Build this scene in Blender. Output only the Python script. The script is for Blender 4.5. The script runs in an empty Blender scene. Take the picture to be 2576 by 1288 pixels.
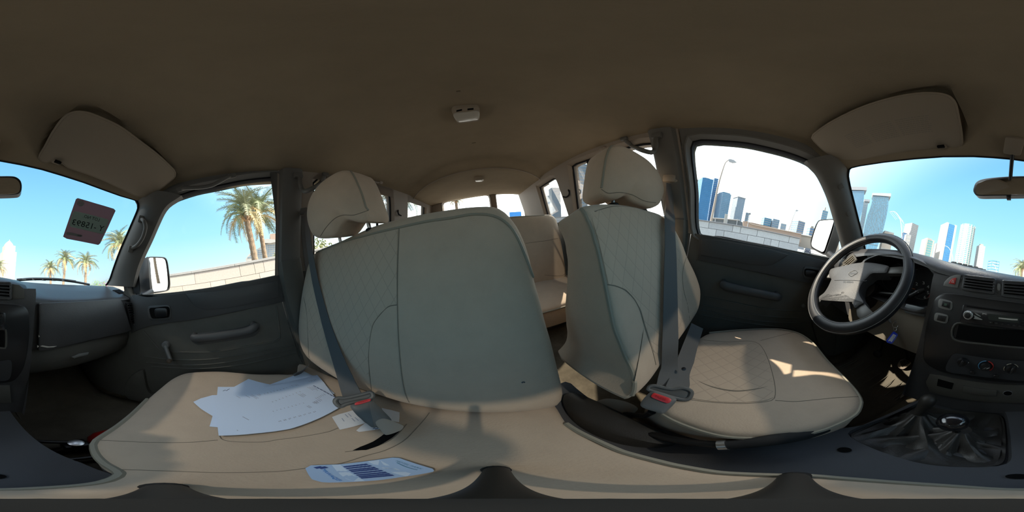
import bpy, bmesh, math, random
from mathutils import Vector, Matrix
from mathutils.bvhtree import BVHTree
random.seed(7)
S = bpy.context.scene
COL = S.collection
V = Vector
PI = math.pi

# ------------------------------------------------------------------ camera, sky, sun, exposure
# Car axes: +X passenger side (right), +Y bonnet, +Z up; the 360 camera stands at the origin, 1.6 m above the road.
CM = Matrix(((-0.97551554, -0.17313753, -0.13562018),
             (0.19522853, -0.96564686, -0.17149918),
             (-0.10126826, -0.19377704, 0.9758049)))
cam = bpy.data.cameras.new('camera')
cam.type = 'PANO'
try:
    cam.cycles.panorama_type = 'EQUIRECTANGULAR'
except Exception:
    pass
try:
    cam.panorama_type = 'EQUIRECTANGULAR'
except Exception:
    pass
cam.clip_start = 0.004
cam.clip_end = 3000
cam_ob = bpy.data.objects.new('camera', cam)
COL.objects.link(cam_ob)
m = Matrix.Identity(4)
for i in range(3):
    m[i][0] = CM[i][0]; m[i][1] = CM[i][2]; m[i][2] = -CM[i][1]
cam_ob.matrix_world = m
S.camera = cam_ob

SUN_AZ, SUN_EL = math.radians(-154), math.radians(38.4)     # azimuth from the bonnet, + to the passenger side
SUN_DIR = V((math.sin(SUN_AZ)*math.cos(SUN_EL), math.cos(SUN_AZ)*math.cos(SUN_EL), math.sin(SUN_EL)))
sun = bpy.data.lights.new('sun', 'SUN')
sun.energy = 15.0
sun.color = (1.0, 0.86, 0.70)
sun.angle = math.radians(0.6)
sun_ob = bpy.data.objects.new('sun', sun)
sun_ob.rotation_euler = (-SUN_DIR).to_track_quat('-Z', 'Y').to_euler()
COL.objects.link(sun_ob)
# added weaker, softer second sun from ahead, lights the bench; its source is unseen
G_AZ, G_EL = math.radians(-12), math.radians(51)
G_DIR = V((math.sin(G_AZ)*math.cos(G_EL), math.cos(G_AZ)*math.cos(G_EL), math.sin(G_EL)))
second_sun = bpy.data.lights.new('added_second_sun', 'SUN')
second_sun.energy = 0.9
second_sun.color = (1.0, 0.86, 0.70)
second_sun.angle = math.radians(1.5)
second_sun_ob = bpy.data.objects.new('added_second_sun', second_sun)
second_sun_ob.rotation_euler = (-G_DIR).to_track_quat('-Z', 'Y').to_euler()
COL.objects.link(second_sun_ob)

world = bpy.data.worlds.new('sky'); S.world = world
world.use_nodes = True
wn = world.node_tree.nodes; wl = world.node_tree.links
wn.clear()
def wnode(t, **k):
    n = wn.new(t)
    for a, b in k.items(): setattr(n, a, b)
    return n
tc = wnode('ShaderNodeTexCoord')
nrm = wnode('ShaderNodeVectorMath', operation='NORMALIZE'); wl.new(tc.outputs['Generated'], nrm.inputs[0])
sep = wnode('ShaderNodeSeparateXYZ'); wl.new(nrm.outputs[0], sep.inputs[0])
elev = wnode('ShaderNodeMapRange'); wl.new(sep.outputs[2], elev.inputs[0])
elev.inputs[1].default_value = 0.0; elev.inputs[2].default_value = 1.0
ramp = wnode('ShaderNodeValToRGB'); wl.new(elev.outputs[0], ramp.inputs[0])
cr = ramp.color_ramp
cr.elements[0].position = 0.0; cr.elements[0].color = (1.05, 1.12, 1.15, 1)
cr.elements[1].position = 1.0; cr.elements[1].color = (0.07, 0.30, 0.80, 1)
for p, c in ((0.10, (0.74, 1.05, 1.2, 1)), (0.28, (0.46, 0.92, 1.22, 1)), (0.5, (0.34, 0.78, 1.16, 1)), (0.75, (0.22, 0.58, 1.0, 1))):
    e = cr.elements.new(p); e.color = c
dot = wnode('ShaderNodeVectorMath', operation='DOT_PRODUCT'); wl.new(nrm.outputs[0], dot.inputs[0])
dot.inputs[1].default_value = SUN_DIR
half = wnode('ShaderNodeMapRange'); wl.new(dot.outputs['Value'], half.inputs[0])
half.inputs[1].default_value = -0.12; half.inputs[2].default_value = 1.0
pw = wnode('ShaderNodeMath', operation='POWER'); wl.new(half.outputs[0], pw.inputs[0]); pw.inputs[1].default_value = 1.6
glow = wnode('ShaderNodeMixRGB', blend_type='ADD'); wl.new(ramp.outputs[0], glow.inputs[1]); glow.inputs[0].default_value = 1.0
gs = wnode('ShaderNodeMixRGB', blend_type='MULTIPLY'); gs.inputs[0].default_value = 1.0
gs.inputs[1].default_value = (4.2, 4.1, 3.9, 1); wl.new(pw.outputs[0], gs.inputs[2]); wl.new(gs.outputs[0], glow.inputs[2])
bg = wnode('ShaderNodeBackground'); wl.new(glow.outputs[0], bg.inputs[0]); bg.inputs[1].default_value = 1.0
wo = wnode('ShaderNodeOutputWorld'); wl.new(bg.outputs[0], wo.inputs[0])
try:
    world.cycles.sampling_method = 'MANUAL'; world.cycles.sample_map_resolution = 1024
except Exception:
    pass

S.view_settings.view_transform = 'Standard'
S.view_settings.look = 'None'
S.view_settings.gamma = 1.0
S.view_settings.use_curve_mapping = False
S.view_settings.exposure = 0.1
try:
    S.cycles.use_denoising = True
    S.cycles.max_bounces = 14; S.cycles.diffuse_bounces = 8; S.cycles.glossy_bounces = 4
    S.cycles.transparent_max_bounces = 24
    S.cycles.sample_clamp_indirect = 8.0
    S.cycles.caustics_reflective = False; S.cycles.caustics_refractive = False
except Exception:
    pass

# ------------------------------------------------------------------ measuring: directions from the camera, surfaces they meet
def ray(u, v):
    lo = 2*PI*(u-1288)/2576; la = PI*(0.5-v/1288)
    return CM @ V((math.cos(la)*math.sin(lo), math.cos(la)*math.cos(lo), math.sin(la)))
def atX(x): return lambda u, v: (lambda a: a*(x/a.x))(ray(u, v))
def atY(y): return lambda u, v: (lambda a: a*(y/a.y))(ray(u, v))
def atZ(z): return lambda u, v: (lambda a: a*(z/a.z))(ray(u, v))
def atP(p, n):
    p = V(p); n = V(n)
    return lambda u, v: (lambda a: a*(p.dot(n)/a.dot(n)))(ray(u, v))
def atD(d): return lambda u, v: ray(u, v)*d
def side_x(z): return 0.72 if z < -0.03 else 0.72-0.238*(z+0.03)
def atS(s, inset=0.0):
    def f(u, v):
        a = ray(u, v)
        t = (0.7129-inset)/(s*a.x+0.238*a.z)
        if a.z*t < -0.03: t = (0.72-inset)/(s*a.x)
        return a*t
    return f
def solve(F, t0=0.05, t1=6.0):
    """first t where F changes sign along the ray"""
    def f(u, v):
        a = ray(u, v); n = 240; p = t0; fp = F(a*p)
        for i in range(1, n+1):
            q = t0+(t1-t0)*i/n; fq = F(a*q)
            if fp*fq <= 0:
                for _ in range(30):
                    mid = (p+q)/2
                    if F(a*mid)*fp <= 0: q = mid
                    else: p = mid
                return a*q
            p, fp = q, fq
        return a*t1
    return f
def wind_y(x, z): return 0.755-0.875*z-0.28*x*x
atW = solve(lambda p: p.y-wind_y(p.x, p.z), 0.1, 2.5)
def atM(bvh, off=0.0):
    def f(u, v):
        a = ray(u, v)
        h = bvh.ray_cast(V((0, 0, 0)), a)
        if h[0] is None: return None
        n = h[1] if h[1].dot(a) < 0 else -h[1]
        return h[0]+n*off
    return f
def lerp(a, b, t): return a+(b-a)*t
def ss(a, b, x):
    t = max(0.0, min(1.0, (x-a)/(b-a))); return t*t*(3-2*t)
def smooth(pts, n=60, closed=True):
    """Catmull-Rom through 2D/3D points, resampled to n points"""
    P = [V(p) for p in pts]; N = len(P); out = []
    segs = N if closed else N-1
    L = [(P[(i+1) % N]-P[i]).length for i in range(segs)]; tot = sum(L); acc = 0; cum = [0]
    for l in L: acc += l; cum.append(acc)
    m_ = n if closed else n-1
    for k in range(n):
        d = tot*k/m_
        i = 0
        while i < segs-1 and d > cum[i+1]: i += 1
        t = (d-cum[i])/max(L[i], 1e-9); t = min(max(t, 0), 1)
        if closed: a, b, c, e = P[i-1], P[i], P[(i+1) % N], P[(i+2) % N]
        else: a, b, c, e = P[max(i-1, 0)], P[i], P[i+1], P[min(i+2, N-1)]
        # centripetal-ish: limit tangents to avoid overshoot
        m1 = (c-a)*0.5; m2 = (e-b)*0.5; l = (c-b).length
        if m1.length > l: m1 = m1.normalized()*l
        if m2.length > l: m2 = m2.normalized()*l
        t2 = t*t; t3 = t2*t
        out.append(b*(2*t3-3*t2+1)+m1*(t3-2*t2+t)+c*(-2*t3+3*t2)+m2*(t3-t2))
    return out
def resample(pts, n, closed=True):
    P = [V(p) for p in pts]; N = len(P); segs = N if closed else N-1
    L = [(P[(i+1) % N]-P[i]).length for i in range(segs)]; tot = sum(L); cum = [0]
    for l in L: cum.append(cum[-1]+l)
    out = []
    for k in range(n):
        d = tot*k/(n if closed else n-1); i = 0
        while i < segs-1 and d > cum[i+1]: i += 1
        out.append(P[i].lerp(P[(i+1) % N], min(1, (d-cum[i])/max(L[i], 1e-9))))
    return out

# ------------------------------------------------------------------ materials
MATS = {}
def mat(name, col, rough=0.6, metal=0.0, bump=0.0, bscale=300.0, var=0.0, vscale=6.0, coat=0.0, spec=0.5, emit=0.0, sheen=0.0, stain=None):
    if name in MATS: return MATS[name]
    M = bpy.data.materials.new(name); M.use_nodes = True
    nt = M.node_tree; b = nt.nodes['Principled BSDF']; L = nt.links
    b.inputs['Base Color'].default_value = (*col, 1)
    b.inputs['Roughness'].default_value = rough
    b.inputs['Metallic'].default_value = metal
    b.inputs['Specular IOR Level'].default_value = spec
    if coat: b.inputs['Coat Weight'].default_value = coat; b.inputs['Coat Roughness'].default_value = 0.15
    if sheen: b.inputs['Sheen Weight'].default_value = sheen
    if emit:
        b.inputs['Emission Color'].default_value = (*col, 1); b.inputs['Emission Strength'].default_value = emit
    t = nt.nodes.new('ShaderNodeTexCoord')
    if bump:
        n = nt.nodes.new('ShaderNodeTexNoise'); n.inputs['Scale'].default_value = bscale; n.inputs['Detail'].default_value = 3
        L.new(t.outputs['Object'], n.inputs['Vector'])
        bp = nt.nodes.new('ShaderNodeBump'); bp.inputs['Strength'].default_value = bump; bp.inputs['Distance'].default_value = 0.0015
        L.new(n.outputs['Fac'], bp.inputs['Height']); L.new(bp.outputs['Normal'], b.inputs['Normal'])
    if var:
        n2 = nt.nodes.new('ShaderNodeTexNoise'); n2.inputs['Scale'].default_value = vscale; n2.inputs['Detail'].default_value = 5
        n2.inputs['Roughness'].default_value = 0.65
        L.new(t.outputs['Object'], n2.inputs['Vector'])
        rp = nt.nodes.new('ShaderNodeValToRGB')
        lo = stain if stain else tuple(c*(1-var) for c in col); hi = tuple(min(1, c*(1+var*0.6)) for c in col)
        rp.color_ramp.elements[0].position = 0.3; rp.color_ramp.elements[0].color = (*lo, 1)
        rp.color_ramp.elements[1].position = 0.7; rp.color_ramp.elements[1].color = (*hi, 1)
        L.new(n2.outputs['Fac'], rp.inputs['Fac']); L.new(rp.outputs['Color'], b.inputs['Base Color'])
    MATS[name] = M
    return M
def glass(name, tint=(0.93, 0.97, 0.96), refl=0.5):
    if name in MATS: return MATS[name]
    M = bpy.data.materials.new(name); M.use_nodes = True
    nt = M.node_tree; nt.nodes.clear(); L = nt.links
    tr = nt.nodes.new('ShaderNodeBsdfTransparent'); tr.inputs[0].default_value = (*tint, 1)
    gl = nt.nodes.new('ShaderNodeBsdfGlossy'); gl.inputs['Roughness'].default_value = 0.02
    fr = nt.nodes.new('ShaderNodeFresnel'); fr.inputs[0].default_value = 1.45
    mu = nt.nodes.new('ShaderNodeMath'); mu.operation = 'MULTIPLY'; mu.inputs[1].default_value = refl
    mx = nt.nodes.new('ShaderNodeMixShader'); o = nt.nodes.new('ShaderNodeOutputMaterial')
    L.new(fr.outputs[0], mu.inputs[0]); L.new(mu.outputs[0], mx.inputs[0]); L.new(tr.outputs[0], mx.inputs[1]); L.new(gl.outputs[0], mx.inputs[2]); L.new(mx.outputs[0], o.inputs[0])
    MATS[name] = M
    return M

# ------------------------------------------------------------------ objects
def new_ob(name, me, material, parent=None, smooth_=True, kind=None):
    if material and not me.materials: me.materials.append(material)
    if smooth_:
        me.polygons.foreach_set('use_smooth', [True]*len(me.polygons))
        try: me.set_sharp_from_angle(angle=math.radians(38))
        except Exception: pass
    o = bpy.data.objects.new(name, me); COL.objects.link(o)
    if parent is not None:
        o.parent = parent
        o.matrix_parent_inverse = parent.matrix_world.inverted() if parent.type == 'EMPTY' else Matrix.Identity(4)
    if kind: o['kind'] = kind
    return o
def thing(name, label, cat, loc=(0, 0, 0), group=None, kind=None):
    o = bpy.data.objects.new(name, None); o.empty_display_size = 0.05
    o.location = loc; o.matrix_world = Matrix.Translation(V(loc)); COL.objects.link(o)
    o['label'] = label; o['category'] = cat
    if group: o['group'] = group
    if kind: o['kind'] = kind
    return o
def tag(o, label, cat, group=None, kind=None):
    o['label'] = label; o['category'] = cat
    if group: o['group'] = group
    if kind: o['kind'] = kind
    return o
def bm_ob(name, bm, material, parent=None, smooth_=True, kind=None, recalc=True):
    if recalc: bmesh.ops.recalc_face_normals(bm, faces=bm.faces)
    me = bpy.data.meshes.new(name); bm.to_mesh(me); bm.free()
    return new_ob(name, me, material, parent, smooth_, kind)
def bvh_of(*obs):
    vs, fs = [], []
    for o in obs:
        k = len(vs); vs += [o.matrix_world @ v.co for v in o.data.vertices]; fs += [[i+k for i in p.vertices] for p in o.data.polygons]
    return BVHTree.FromPolygons(vs, fs)

# ------------------------------------------------------------------ shapes added to a bmesh
def ring_faces(bm, a, b, closed=True):
    n = len(a)
    for i in range(n if closed else n-1):
        j = (i+1) % n
        try: bm.faces.new((a[i], a[j], b[j], b[i]))
        except ValueError: pass
def add_loft(bm, rings, closed=True, cap0=False, cap1=False):
    R = [[bm.verts.new(p) for p in r] for r in rings]
    for a, b in zip(R, R[1:]): ring_faces(bm, a, b, closed)
    if cap0: bm.faces.new(R[0])
    if cap1: bm.faces.new(R[-1])
    return R
def add_tube(bm, path, r, seg=8, closed=False, caps=True, up=None):
    P = [V(p) for p in path]; n = len(P); rr = r if callable(r) else (lambda t: r)
    T = []
    for i in range(n):
        if closed: d = P[(i+1) % n]-P[i-1]
        else: d = P[min(i+1, n-1)]-P[max(i-1, 0)]
        T.append(d.normalized() if d.length > 1e-9 else V((0, 0, 1)))
    a = T[0].orthogonal().normalized() if up is None else (V(up)-T[0]*V(up).dot(T[0])).normalized()
    rings = []
    for i in range(n):
        a = (a-T[i]*a.dot(T[i]))
        a = a.normalized() if a.length > 1e-6 else T[i].orthogonal().normalized()
        b = T[i].cross(a); q = rr(i/max(1, n-1))
        rings.append([P[i]+(a*math.cos(2*PI*k/seg)+b*math.sin(2*PI*k/seg))*q for k in range(seg)])
    if closed:
        R = [[bm.verts.new(p) for p in r_] for r_ in rings]
        for i in range(n):
            A, B = R[i], R[(i+1) % n]
            if i == n-1:
                off = min(range(seg), key=lambda k: (B[k].co-A[0].co).length); B = B[off:]+B[:off]
            ring_faces(bm, A, B)
    else:
        add_loft(bm, rings, True, caps, caps)
def add_box(bm, mtx, size, bev=0.0, seg=2):
    g = bmesh.ops.create_cube(bm, size=1.0, matrix=mtx @ Matrix.Diagonal((*size, 1)))
    if bev > 0:
        es = list({e for v in g['verts'] for e in v.link_edges})
        bmesh.ops.bevel(bm, geom=es, offset=bev, segments=seg, affect='EDGES', profile=0.6)
def frame_mtx(o, ex, ey):
    ex = V(ex).normalized(); ey = V(ey); ey = (ey-ex*ey.dot(ex)).normalized(); ez = ex.cross(ey)
    M_ = Matrix.Identity(4)
    for i in range(3): M_[i][0] = ex[i]; M_[i][1] = ey[i]; M_[i][2] = ez[i]; M_[i][3] = o[i]
    return M_
def box_ob(name, c, ex, ey, size, bev, material, parent=None, seg=2):
    bm = bmesh.new(); add_box(bm, frame_mtx(V(c), ex, ey), size, bev, seg)
    return bm_ob(name, bm, material, parent)
def tube_ob(name, path, r, material, parent=None, seg=8, closed=False, caps=True):
    bm = bmesh.new(); add_tube(bm, path, r, seg, closed, caps)
    return bm_ob(name, bm, material, parent)
def add_lathe(bm, mtx, prof, seg=20, cap0=True, cap1=True):
    rings = [[mtx @ V((r_*math.cos(2*PI*k/seg), r_*math.sin(2*PI*k/seg), z)) for k in range(seg)] for r_, z in prof]
    add_loft(bm, rings, True, cap0, cap1)
def lathe_ob(name, c, axis, prof, material, parent=None, seg=20):
    bm = bmesh.new(); ax = V(axis).normalized()
    add_lathe(bm, frame_mtx(V(c), ax.orthogonal(), ax.cross(ax.orthogonal())), prof, seg)
    return bm_ob(name, bm, material, parent)
def normal_of(pts):
    n = V((0, 0, 0)); N = len(pts)
    for i in range(N): n += pts[i].cross(pts[(i+1) % N])
    return n.normalized()
def add_slab(bm, pts, n, t, inset=0.0, back=0.0):
    """prism on a traced outline: from -back to t along n, top ring drawn in by inset"""
    n = V(n).normalized(); c = sum(pts, V((0, 0, 0)))/len(pts); N = len(pts)
    def ins(d):
        if d <= 0: return list(pts)
        out = []
        nn = normal_of(pts)
        for i in range(N):
            e1 = (pts[i]-pts[i-1]); e2 = (pts[(i+1) % N]-pts[i])
            if e1.length < 1e-8 or e2.length < 1e-8: out.append(pts[i]); continue
            a = nn.cross(e1.normalized()); b = nn.cross(e2.normalized()); s_ = a+b
            if s_.length < 1e-4: out.append(pts[i]); continue
            s_.normalize(); k = d/max(0.35, s_.dot(a)); out.append(pts[i]+s_*k)
        return out
    inn = ins(inset)
    rings = [[p-n*back for p in pts], [p+n*(t-inset*0.6 if inset else t) for p in pts]]
    if inset: rings.append([p+n*t for p in inn])
    R = add_loft(bm, rings, True, True, False)
    f = bm.faces.new(R[-1])
    return R
def slab(name, px, F, t, material, parent=None, inset=0.0, back=0.002, n=None, sm=0, smooth_=True):
    q = smooth(px, sm) if sm else [V(p) for p in px]
    pts = [F(p.x, p.y) for p in q]; pts = [p for p in pts if p is not None]
    nn = V(n) if n is not None else normal_of(pts)
    c = sum(pts, V((0, 0, 0)))/len(pts)
    if n is None and nn.dot(c) > 0: nn = -nn
    bm = bmesh.new(); add_slab(bm, pts, nn, t, inset, back)
    bmesh.ops.triangulate(bm, faces=[f for f in bm.faces if len(f.verts) > 4])
    return bm_ob(name, bm, material, parent, smooth_)
def poly_grid(px, step):
    """triangulated fill of a pixel polygon: interior grid points + outline"""
    from mathutils.geometry import delaunay_2d_cdt
    P = [V(p) for p in px]; xs = [p.x for p in P]; ys = [p.y for p in P]
    def inside(x, y):
        c = False; j = len(P)-1
        for i in range(len(P)):
            if (P[i].y > y) != (P[j].y > y) and x < (P[j].x-P[i].x)*(y-P[i].y)/(P[j].y-P[i].y)+P[i].x: c = not c
            j = i
        return c
    def far(x, y):
        for i in range(len(P)):
            a = P[i]; b = P[(i+1) % len(P)]; ab = b-a; L = ab.length_squared
            t = 0 if L == 0 else max(0, min(1, ((V((x, y))-a).dot(ab))/L))
            if (a+ab*t-V((x, y))).length < step*0.35: return False
        return True
    pts = list(P); n0 = len(P)
    y = min(ys)+step/2
    while y < max(ys):
        x = min(xs)+step/2
        while x < max(xs):
            if inside(x, y) and far(x, y): pts.append(V((x, y)))
            x += step
        y += step
    r = delaunay_2d_cdt(pts, [(i, (i+1) % n0) for i in range(n0)], [], 1, 1e-4)
    return [V((v.x, v.y)) for v in r[0]], [list(f) for f in r[2]], n0
def skin(name, px, F, material, parent=None, step=12, thick=0.004, off=0.0, sm=0):
    """a sheet that follows surface F over a traced outline, thick away from the surface"""
    q = smooth(px, sm) if sm else [V(p) for p in px]
    pts, faces, n0 = poly_grid(q, step)
    bm = bmesh.new(); co = [F(p.x, p.y) for p in pts]
    last = next(c for c in co if c is not None)
    co = [c if c is not None else last for c in co]
    top = []; bot = []
    for c in co:
        d = -c.normalized(); top.append(bm.verts.new(c+d*(off+thick))); bot.append(c+d*(off-0.001))
    for f in faces:
        try: bm.faces.new([top[i] for i in f])
        except ValueError: pass
    be = [e for e in bm.edges if len(e.link_faces) == 1]
    low = {}
    for e in be:
        for v in e.verts:
            if v not in low: low[v] = bm.verts.new(bot[top.index(v)])
    for e in be:
        a, b = e.verts
        try: bm.faces.new((a, b, low[b], low[a]))
        except ValueError: pass
    return bm_ob(name, bm, material, parent)
def line_on(name, px, F, r, material, parent=None, n=40, closed=False, seg=6, lift=0.0, kind=None):
    q = smooth(px, n, closed)
    pts = []
    for p in q:
        h = F(p.x, p.y)
        if h is not None: pts.append(h-h.normalized()*lift)
    if len(pts) < 2: return None
    bm = bmesh.new(); add_tube(bm, pts, r, seg, closed)
    return bm_ob(name, bm, material, parent, kind=kind)
def pad_bm(out2, c2, lift, n, rnd=0.02, bulge=0.02, back=None, prof=((1, 1), (0.985, 0.55), (0.96, 0.22), (0.93, 0.06), (0.88, 0), (0.78, 0), (0.65, 0), (0.5, 0), (0.34, 0), (0.17, 0)), bpow=2.0, extra=None, bshrink=0.92):
    """padded cushion: rings of a star-shaped 2D outline drawn in to c2, lifted onto a surface, puffed along n; rolled edge; back = thickness vector"""
    c2 = V(c2); n = V(n).normalized(); bm = bmesh.new(); rings = []
    for s_, dr in prof:
        r_ = []
        for p in out2:
            q = c2+(V(p)-c2)*s_
            P = lift(q.x, q.y)
            h = bulge*(1-s_**bpow)-rnd*dr
            if extra: h += extra(P)
            r_.append(P+n*h)
        rings.append(r_)
    R = [[bm.verts.new(p) for p in r_] for r_ in rings]
    for a, b in zip(R, R[1:]): ring_faces(bm, a, b)
    cp = lift(c2.x, c2.y); cv = bm.verts.new(cp+n*(bulge+(extra(cp) if extra else 0)))
    for i in range(len(out2)): bm.faces.new((R[-1][i], R[-1][(i+1) % len(out2)], cv))
    if back is not None:
        bk = back if callable(back) else (lambda p, b_=V(back): b_)
        cen = sum(rings[0], V((0, 0, 0)))/len(rings[0]); prev = R[0]
        for f_, sh in ((0.5, 1.0), (0.85, (1+bshrink)/2+0.02), (1.0, bshrink)):
            nr = [bm.verts.new(cen+(p+bk(p)*f_-cen)*sh) for p in rings[0]]
            ring_faces(bm, nr, prev); prev = nr
        bm.faces.new(prev)
    return bm
def ribbon(name, centers, widths, side, material, parent=None, thick=0.002, n=24):
    """webbing: centre line, half-width vectors"""
    C = smooth(centers, n, False)
    k = len(C); bm = bmesh.new(); rings = []
    for i, c in enumerate(C):
        t = i/(k-1); w = lerp(widths[0], widths[1], t)*0.5
        d = (C[min(i+1, k-1)]-C[max(i-1, 0)]).normalized()
        sd = V(side(t)) if callable(side) else V(side)
        sd = (sd-d*sd.dot(d)).normalized(); nn = sd.cross(d)*thick*0.5
        rings.append([c+sd*w+nn, c-sd*w+nn, c-sd*w-nn, c+sd*w-nn])
    add_loft(bm, rings, True, True, True)
    return bm_ob(name, bm, material, parent)
def text_bm(txt, size=1.0):
    cu = bpy.data.curves.new('lettering', 'FONT'); cu.body = txt; cu.size = size; cu.resolution_u = 2
    o = bpy.data.objects.new('lettering', cu); COL.objects.link(o)
    dg = bpy.context.evaluated_depsgraph_get(); me = bpy.data.meshes.new_from_object(o.evaluated_get(dg))
    bpy.data.objects.remove(o); bpy.data.curves.remove(cu)
    return me
def text_on(name, lines, corners, material, parent=None, lift=0.0008, mirror=False, kind=None, subdiv=False):
    """lettering laid over a quad given by 3D corners (top-left, top-right, bottom-right, bottom-left); lines = list of (text, x0, y0, x1, y1) in 0..1, y down"""
    tl, tr, br, bl = [V(c) for c in corners]
    n = (tr-tl).cross(bl-tl).normalized()
    c = (tl+br)/2
    if n.dot(c) > 0: n = -n
    bm = bmesh.new()
    for txt, x0, y0, x1, y1 in lines:
        me = text_bm(txt)
        if not me.vertices: continue
        xs = [v.co.x for v in me.vertices]; ys = [v.co.y for v in me.vertices]
        ax, bx, ay, by = min(xs), max(xs), min(ys), max(ys)
        k = len(bm.verts); bm.from_mesh(me); bm.verts.ensure_lookup_table()
        for v in bm.verts[k:]:
            a = (v.co.x-ax)/max(1e-6, bx-ax); b = 1-(v.co.y-ay)/max(1e-6, by-ay)
            X = lerp(x0, x1, a); Y = lerp(y0, y1, b)
            v.co = (tl*(1-X)+tr*X)*(1-Y)+(bl*(1-X)+br*X)*Y+n*lift
        bpy.data.meshes.remove(me)
    return bm_ob(name, bm, material, parent, smooth_=False, recalc=False, kind=kind)
def dup(o, parent=None, name=None):
    c = o.copy(); COL.objects.link(c)
    if name: c.name = name
    if parent is not None: c.parent = parent
    for ch in list(o.children):
        d = dup(ch, c); d.matrix_parent_inverse = ch.matrix_parent_inverse.copy()
    return c
# ------------------------------------------------------------------ material set
m_head = mat('headliner cloth', (0.27, 0.215, 0.148), 0.95, bump=0.25, bscale=500, var=0.10, vscale=5, spec=0.1)
m_visor = mat('visor vinyl', (0.27, 0.22, 0.165), 0.8, bump=0.15, bscale=700, spec=0.2)
m_pill = mat('pillar plastic', (0.125, 0.118, 0.106), 0.6, bump=0.15, bscale=900, spec=0.35)
m_pillr = mat('rear trim plastic', (0.27, 0.225, 0.185), 0.6, bump=0.12, bscale=800, spec=0.3)
m_door = mat('door vinyl', (0.10, 0.096, 0.084), 0.6, bump=0.3, bscale=700, spec=0.35, var=0.12, vscale=9)
m_doorup = mat('door upper vinyl', (0.062, 0.062, 0.062), 0.5, bump=0.25, bscale=700, spec=0.45)
m_dash = mat('dash vinyl', (0.055, 0.055, 0.058), 0.42, bump=0.35, bscale=520, spec=0.5, var=0.1, vscale=12)
m_dashlow = mat('lower dash plastic', (0.075, 0.072, 0.064), 0.6, bump=0.2, bscale=600, spec=0.35)
m_black = mat('black plastic', (0.012, 0.012, 0.013), 0.35, spec=0.45)
m_matte = mat('black rubber', (0.02, 0.02, 0.02), 0.8, bump=0.2, bscale=400, spec=0.25)
m_hole = mat('dark recess', (0.004, 0.004, 0.004), 0.9, spec=0.1)
m_gask = mat('rubber gasket', (0.016, 0.016, 0.018), 0.8, spec=0.12)
m_carpet = mat('carpet', (0.10, 0.085, 0.062), 1.0, bump=0.8, bscale=600, var=0.35, vscale=14, spec=0.05)
m_mat = mat('floor mat rubber', (0.075, 0.068, 0.055), 0.85, bump=0.4, bscale=300, var=0.35, vscale=10, spec=0.2, stain=(0.13, 0.115, 0.09))
m_matl = mat('floor mat rib', (0.15, 0.14, 0.115), 0.8, spec=0.2)
m_paint = mat('white car paint', (0.72, 0.73, 0.72), 0.3, coat=0.6)
g_win = glass('window glass', (0.93, 0.965, 0.955), 0.45)
g_wind = glass('windscreen glass', (0.93, 0.97, 0.965), 0.35)

def yz_sheet(bm, s, outer, holes, xf):
    from mathutils.geometry import tessellate_polygon
    loops = [[V((p[0], p[1], 0)) for p in L] for L in [outer]+holes]
    flat = [p for L in loops for p in L]
    tris = tessellate_polygon(loops)
    vs = [bm.verts.new((s*xf(p.y), p.x, p.y)) for p in flat]
    for t in tris:
        try: bm.faces.new([vs[i] for i in t])
        except ValueError: pass
def offset2(pts, d):
    P = [V(p) for p in pts]; N = len(P)
    area = sum(P[i].x*P[(i+1) % N].y-P[(i+1) % N].x*P[i].y for i in range(N))
    sg = 1 if area > 0 else -1; out = []
    for i in range(N):
        a = (P[i]-P[i-1]); b = (P[(i+1) % N]-P[i])
        na = V((a.y, -a.x)).normalized()*sg; nb = V((b.y, -b.x)).normalized()*sg
        s_ = (na+nb)
        if s_.length < 1e-4: s_ = na
        s_.normalize(); out.append(P[i]+s_*(d/max(0.5, s_.dot(na))))
    return out
def yz(F, px): return [V((p.y, p.z)) for p in (F(u, v) for u, v in px)]

# side window outlines (glass), traced then measured on the glass plane: lists of (y, z)
FR = yz(atS(1), [(703.7, 688), (702, 560), (701.5, 470), (700, 459), (695, 454), (683, 452.5), (651, 455), (604, 461.5), (551, 472.5), (498, 483), (459, 495), (440, 502.5), (422, 515), (409, 532), (393, 566), (377, 603), (361, 637), (348, 668), (341, 690), (337, 712), (345, 738), (360, 744), (374, 743.5), (498, 729), (604, 709)])
FL = yz(atS(-1), [(1759.5, 587), (1753, 480), (1745, 406), (1743.5, 375), (1748, 362), (1760, 358), (1812, 360), (1878, 366), (1931, 377), (1984, 391), (2024, 406), (2045, 419), (2060, 437), (2076, 468), (2090, 503), (2103, 548), (2116, 592), (2126, 630), (2128, 652), (2118, 664), (2100, 660), (2076, 653), (2024, 638.5), (1958, 622.5), (1878, 607), (1812, 593.5)])
RL = yz(atS(-1), [(1444, 420), (1452, 414), (1493, 401), (1609, 368), (1641, 362), (1650, 372), (1658, 428), (1665, 500)])
b_ = RL[-1]; a_ = RL[0]
RL += [V((b_.x+0.03, -0.015)), V((-0.70, -0.02)), V((a_.x-0.07, -0.02)), V((a_.x-0.05, 0.12))]
RR = yz(atS(1), [(787, 486), (786, 462), (792, 452), (850, 455), (931, 467), (968, 475), (976, 482), (979, 515)])
a_ = RR[0]; b_ = RR[-1]
RR += [V((b_.x+0.0, 0.1)), V((b_.x+0.01, -0.02)), V((-0.75, -0.02)), V((a_.x+0.04, -0.02))]
QL = yz(atS(-1), [(1361, 472), (1400, 448), (1404, 452)]); QL += [V((QL[2].x+0.05, -0.02)), V((QL[0].x-0.02, -0.02))]
QR = yz(atS(1), [(1021, 495), (1025, 494), (1065, 509)]); QR += [V((QR[2].x-0.02, -0.02)), V((QR[0].x+0.0, -0.02))]
def dens(L, n): return [V((p.x, p.y)) for p in resample([V((q.x, q.y)) for q in L], n)]
FRs, FLs = dens(smooth(FR, 80), 80), dens(smooth(FL, 80), 80)
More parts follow.
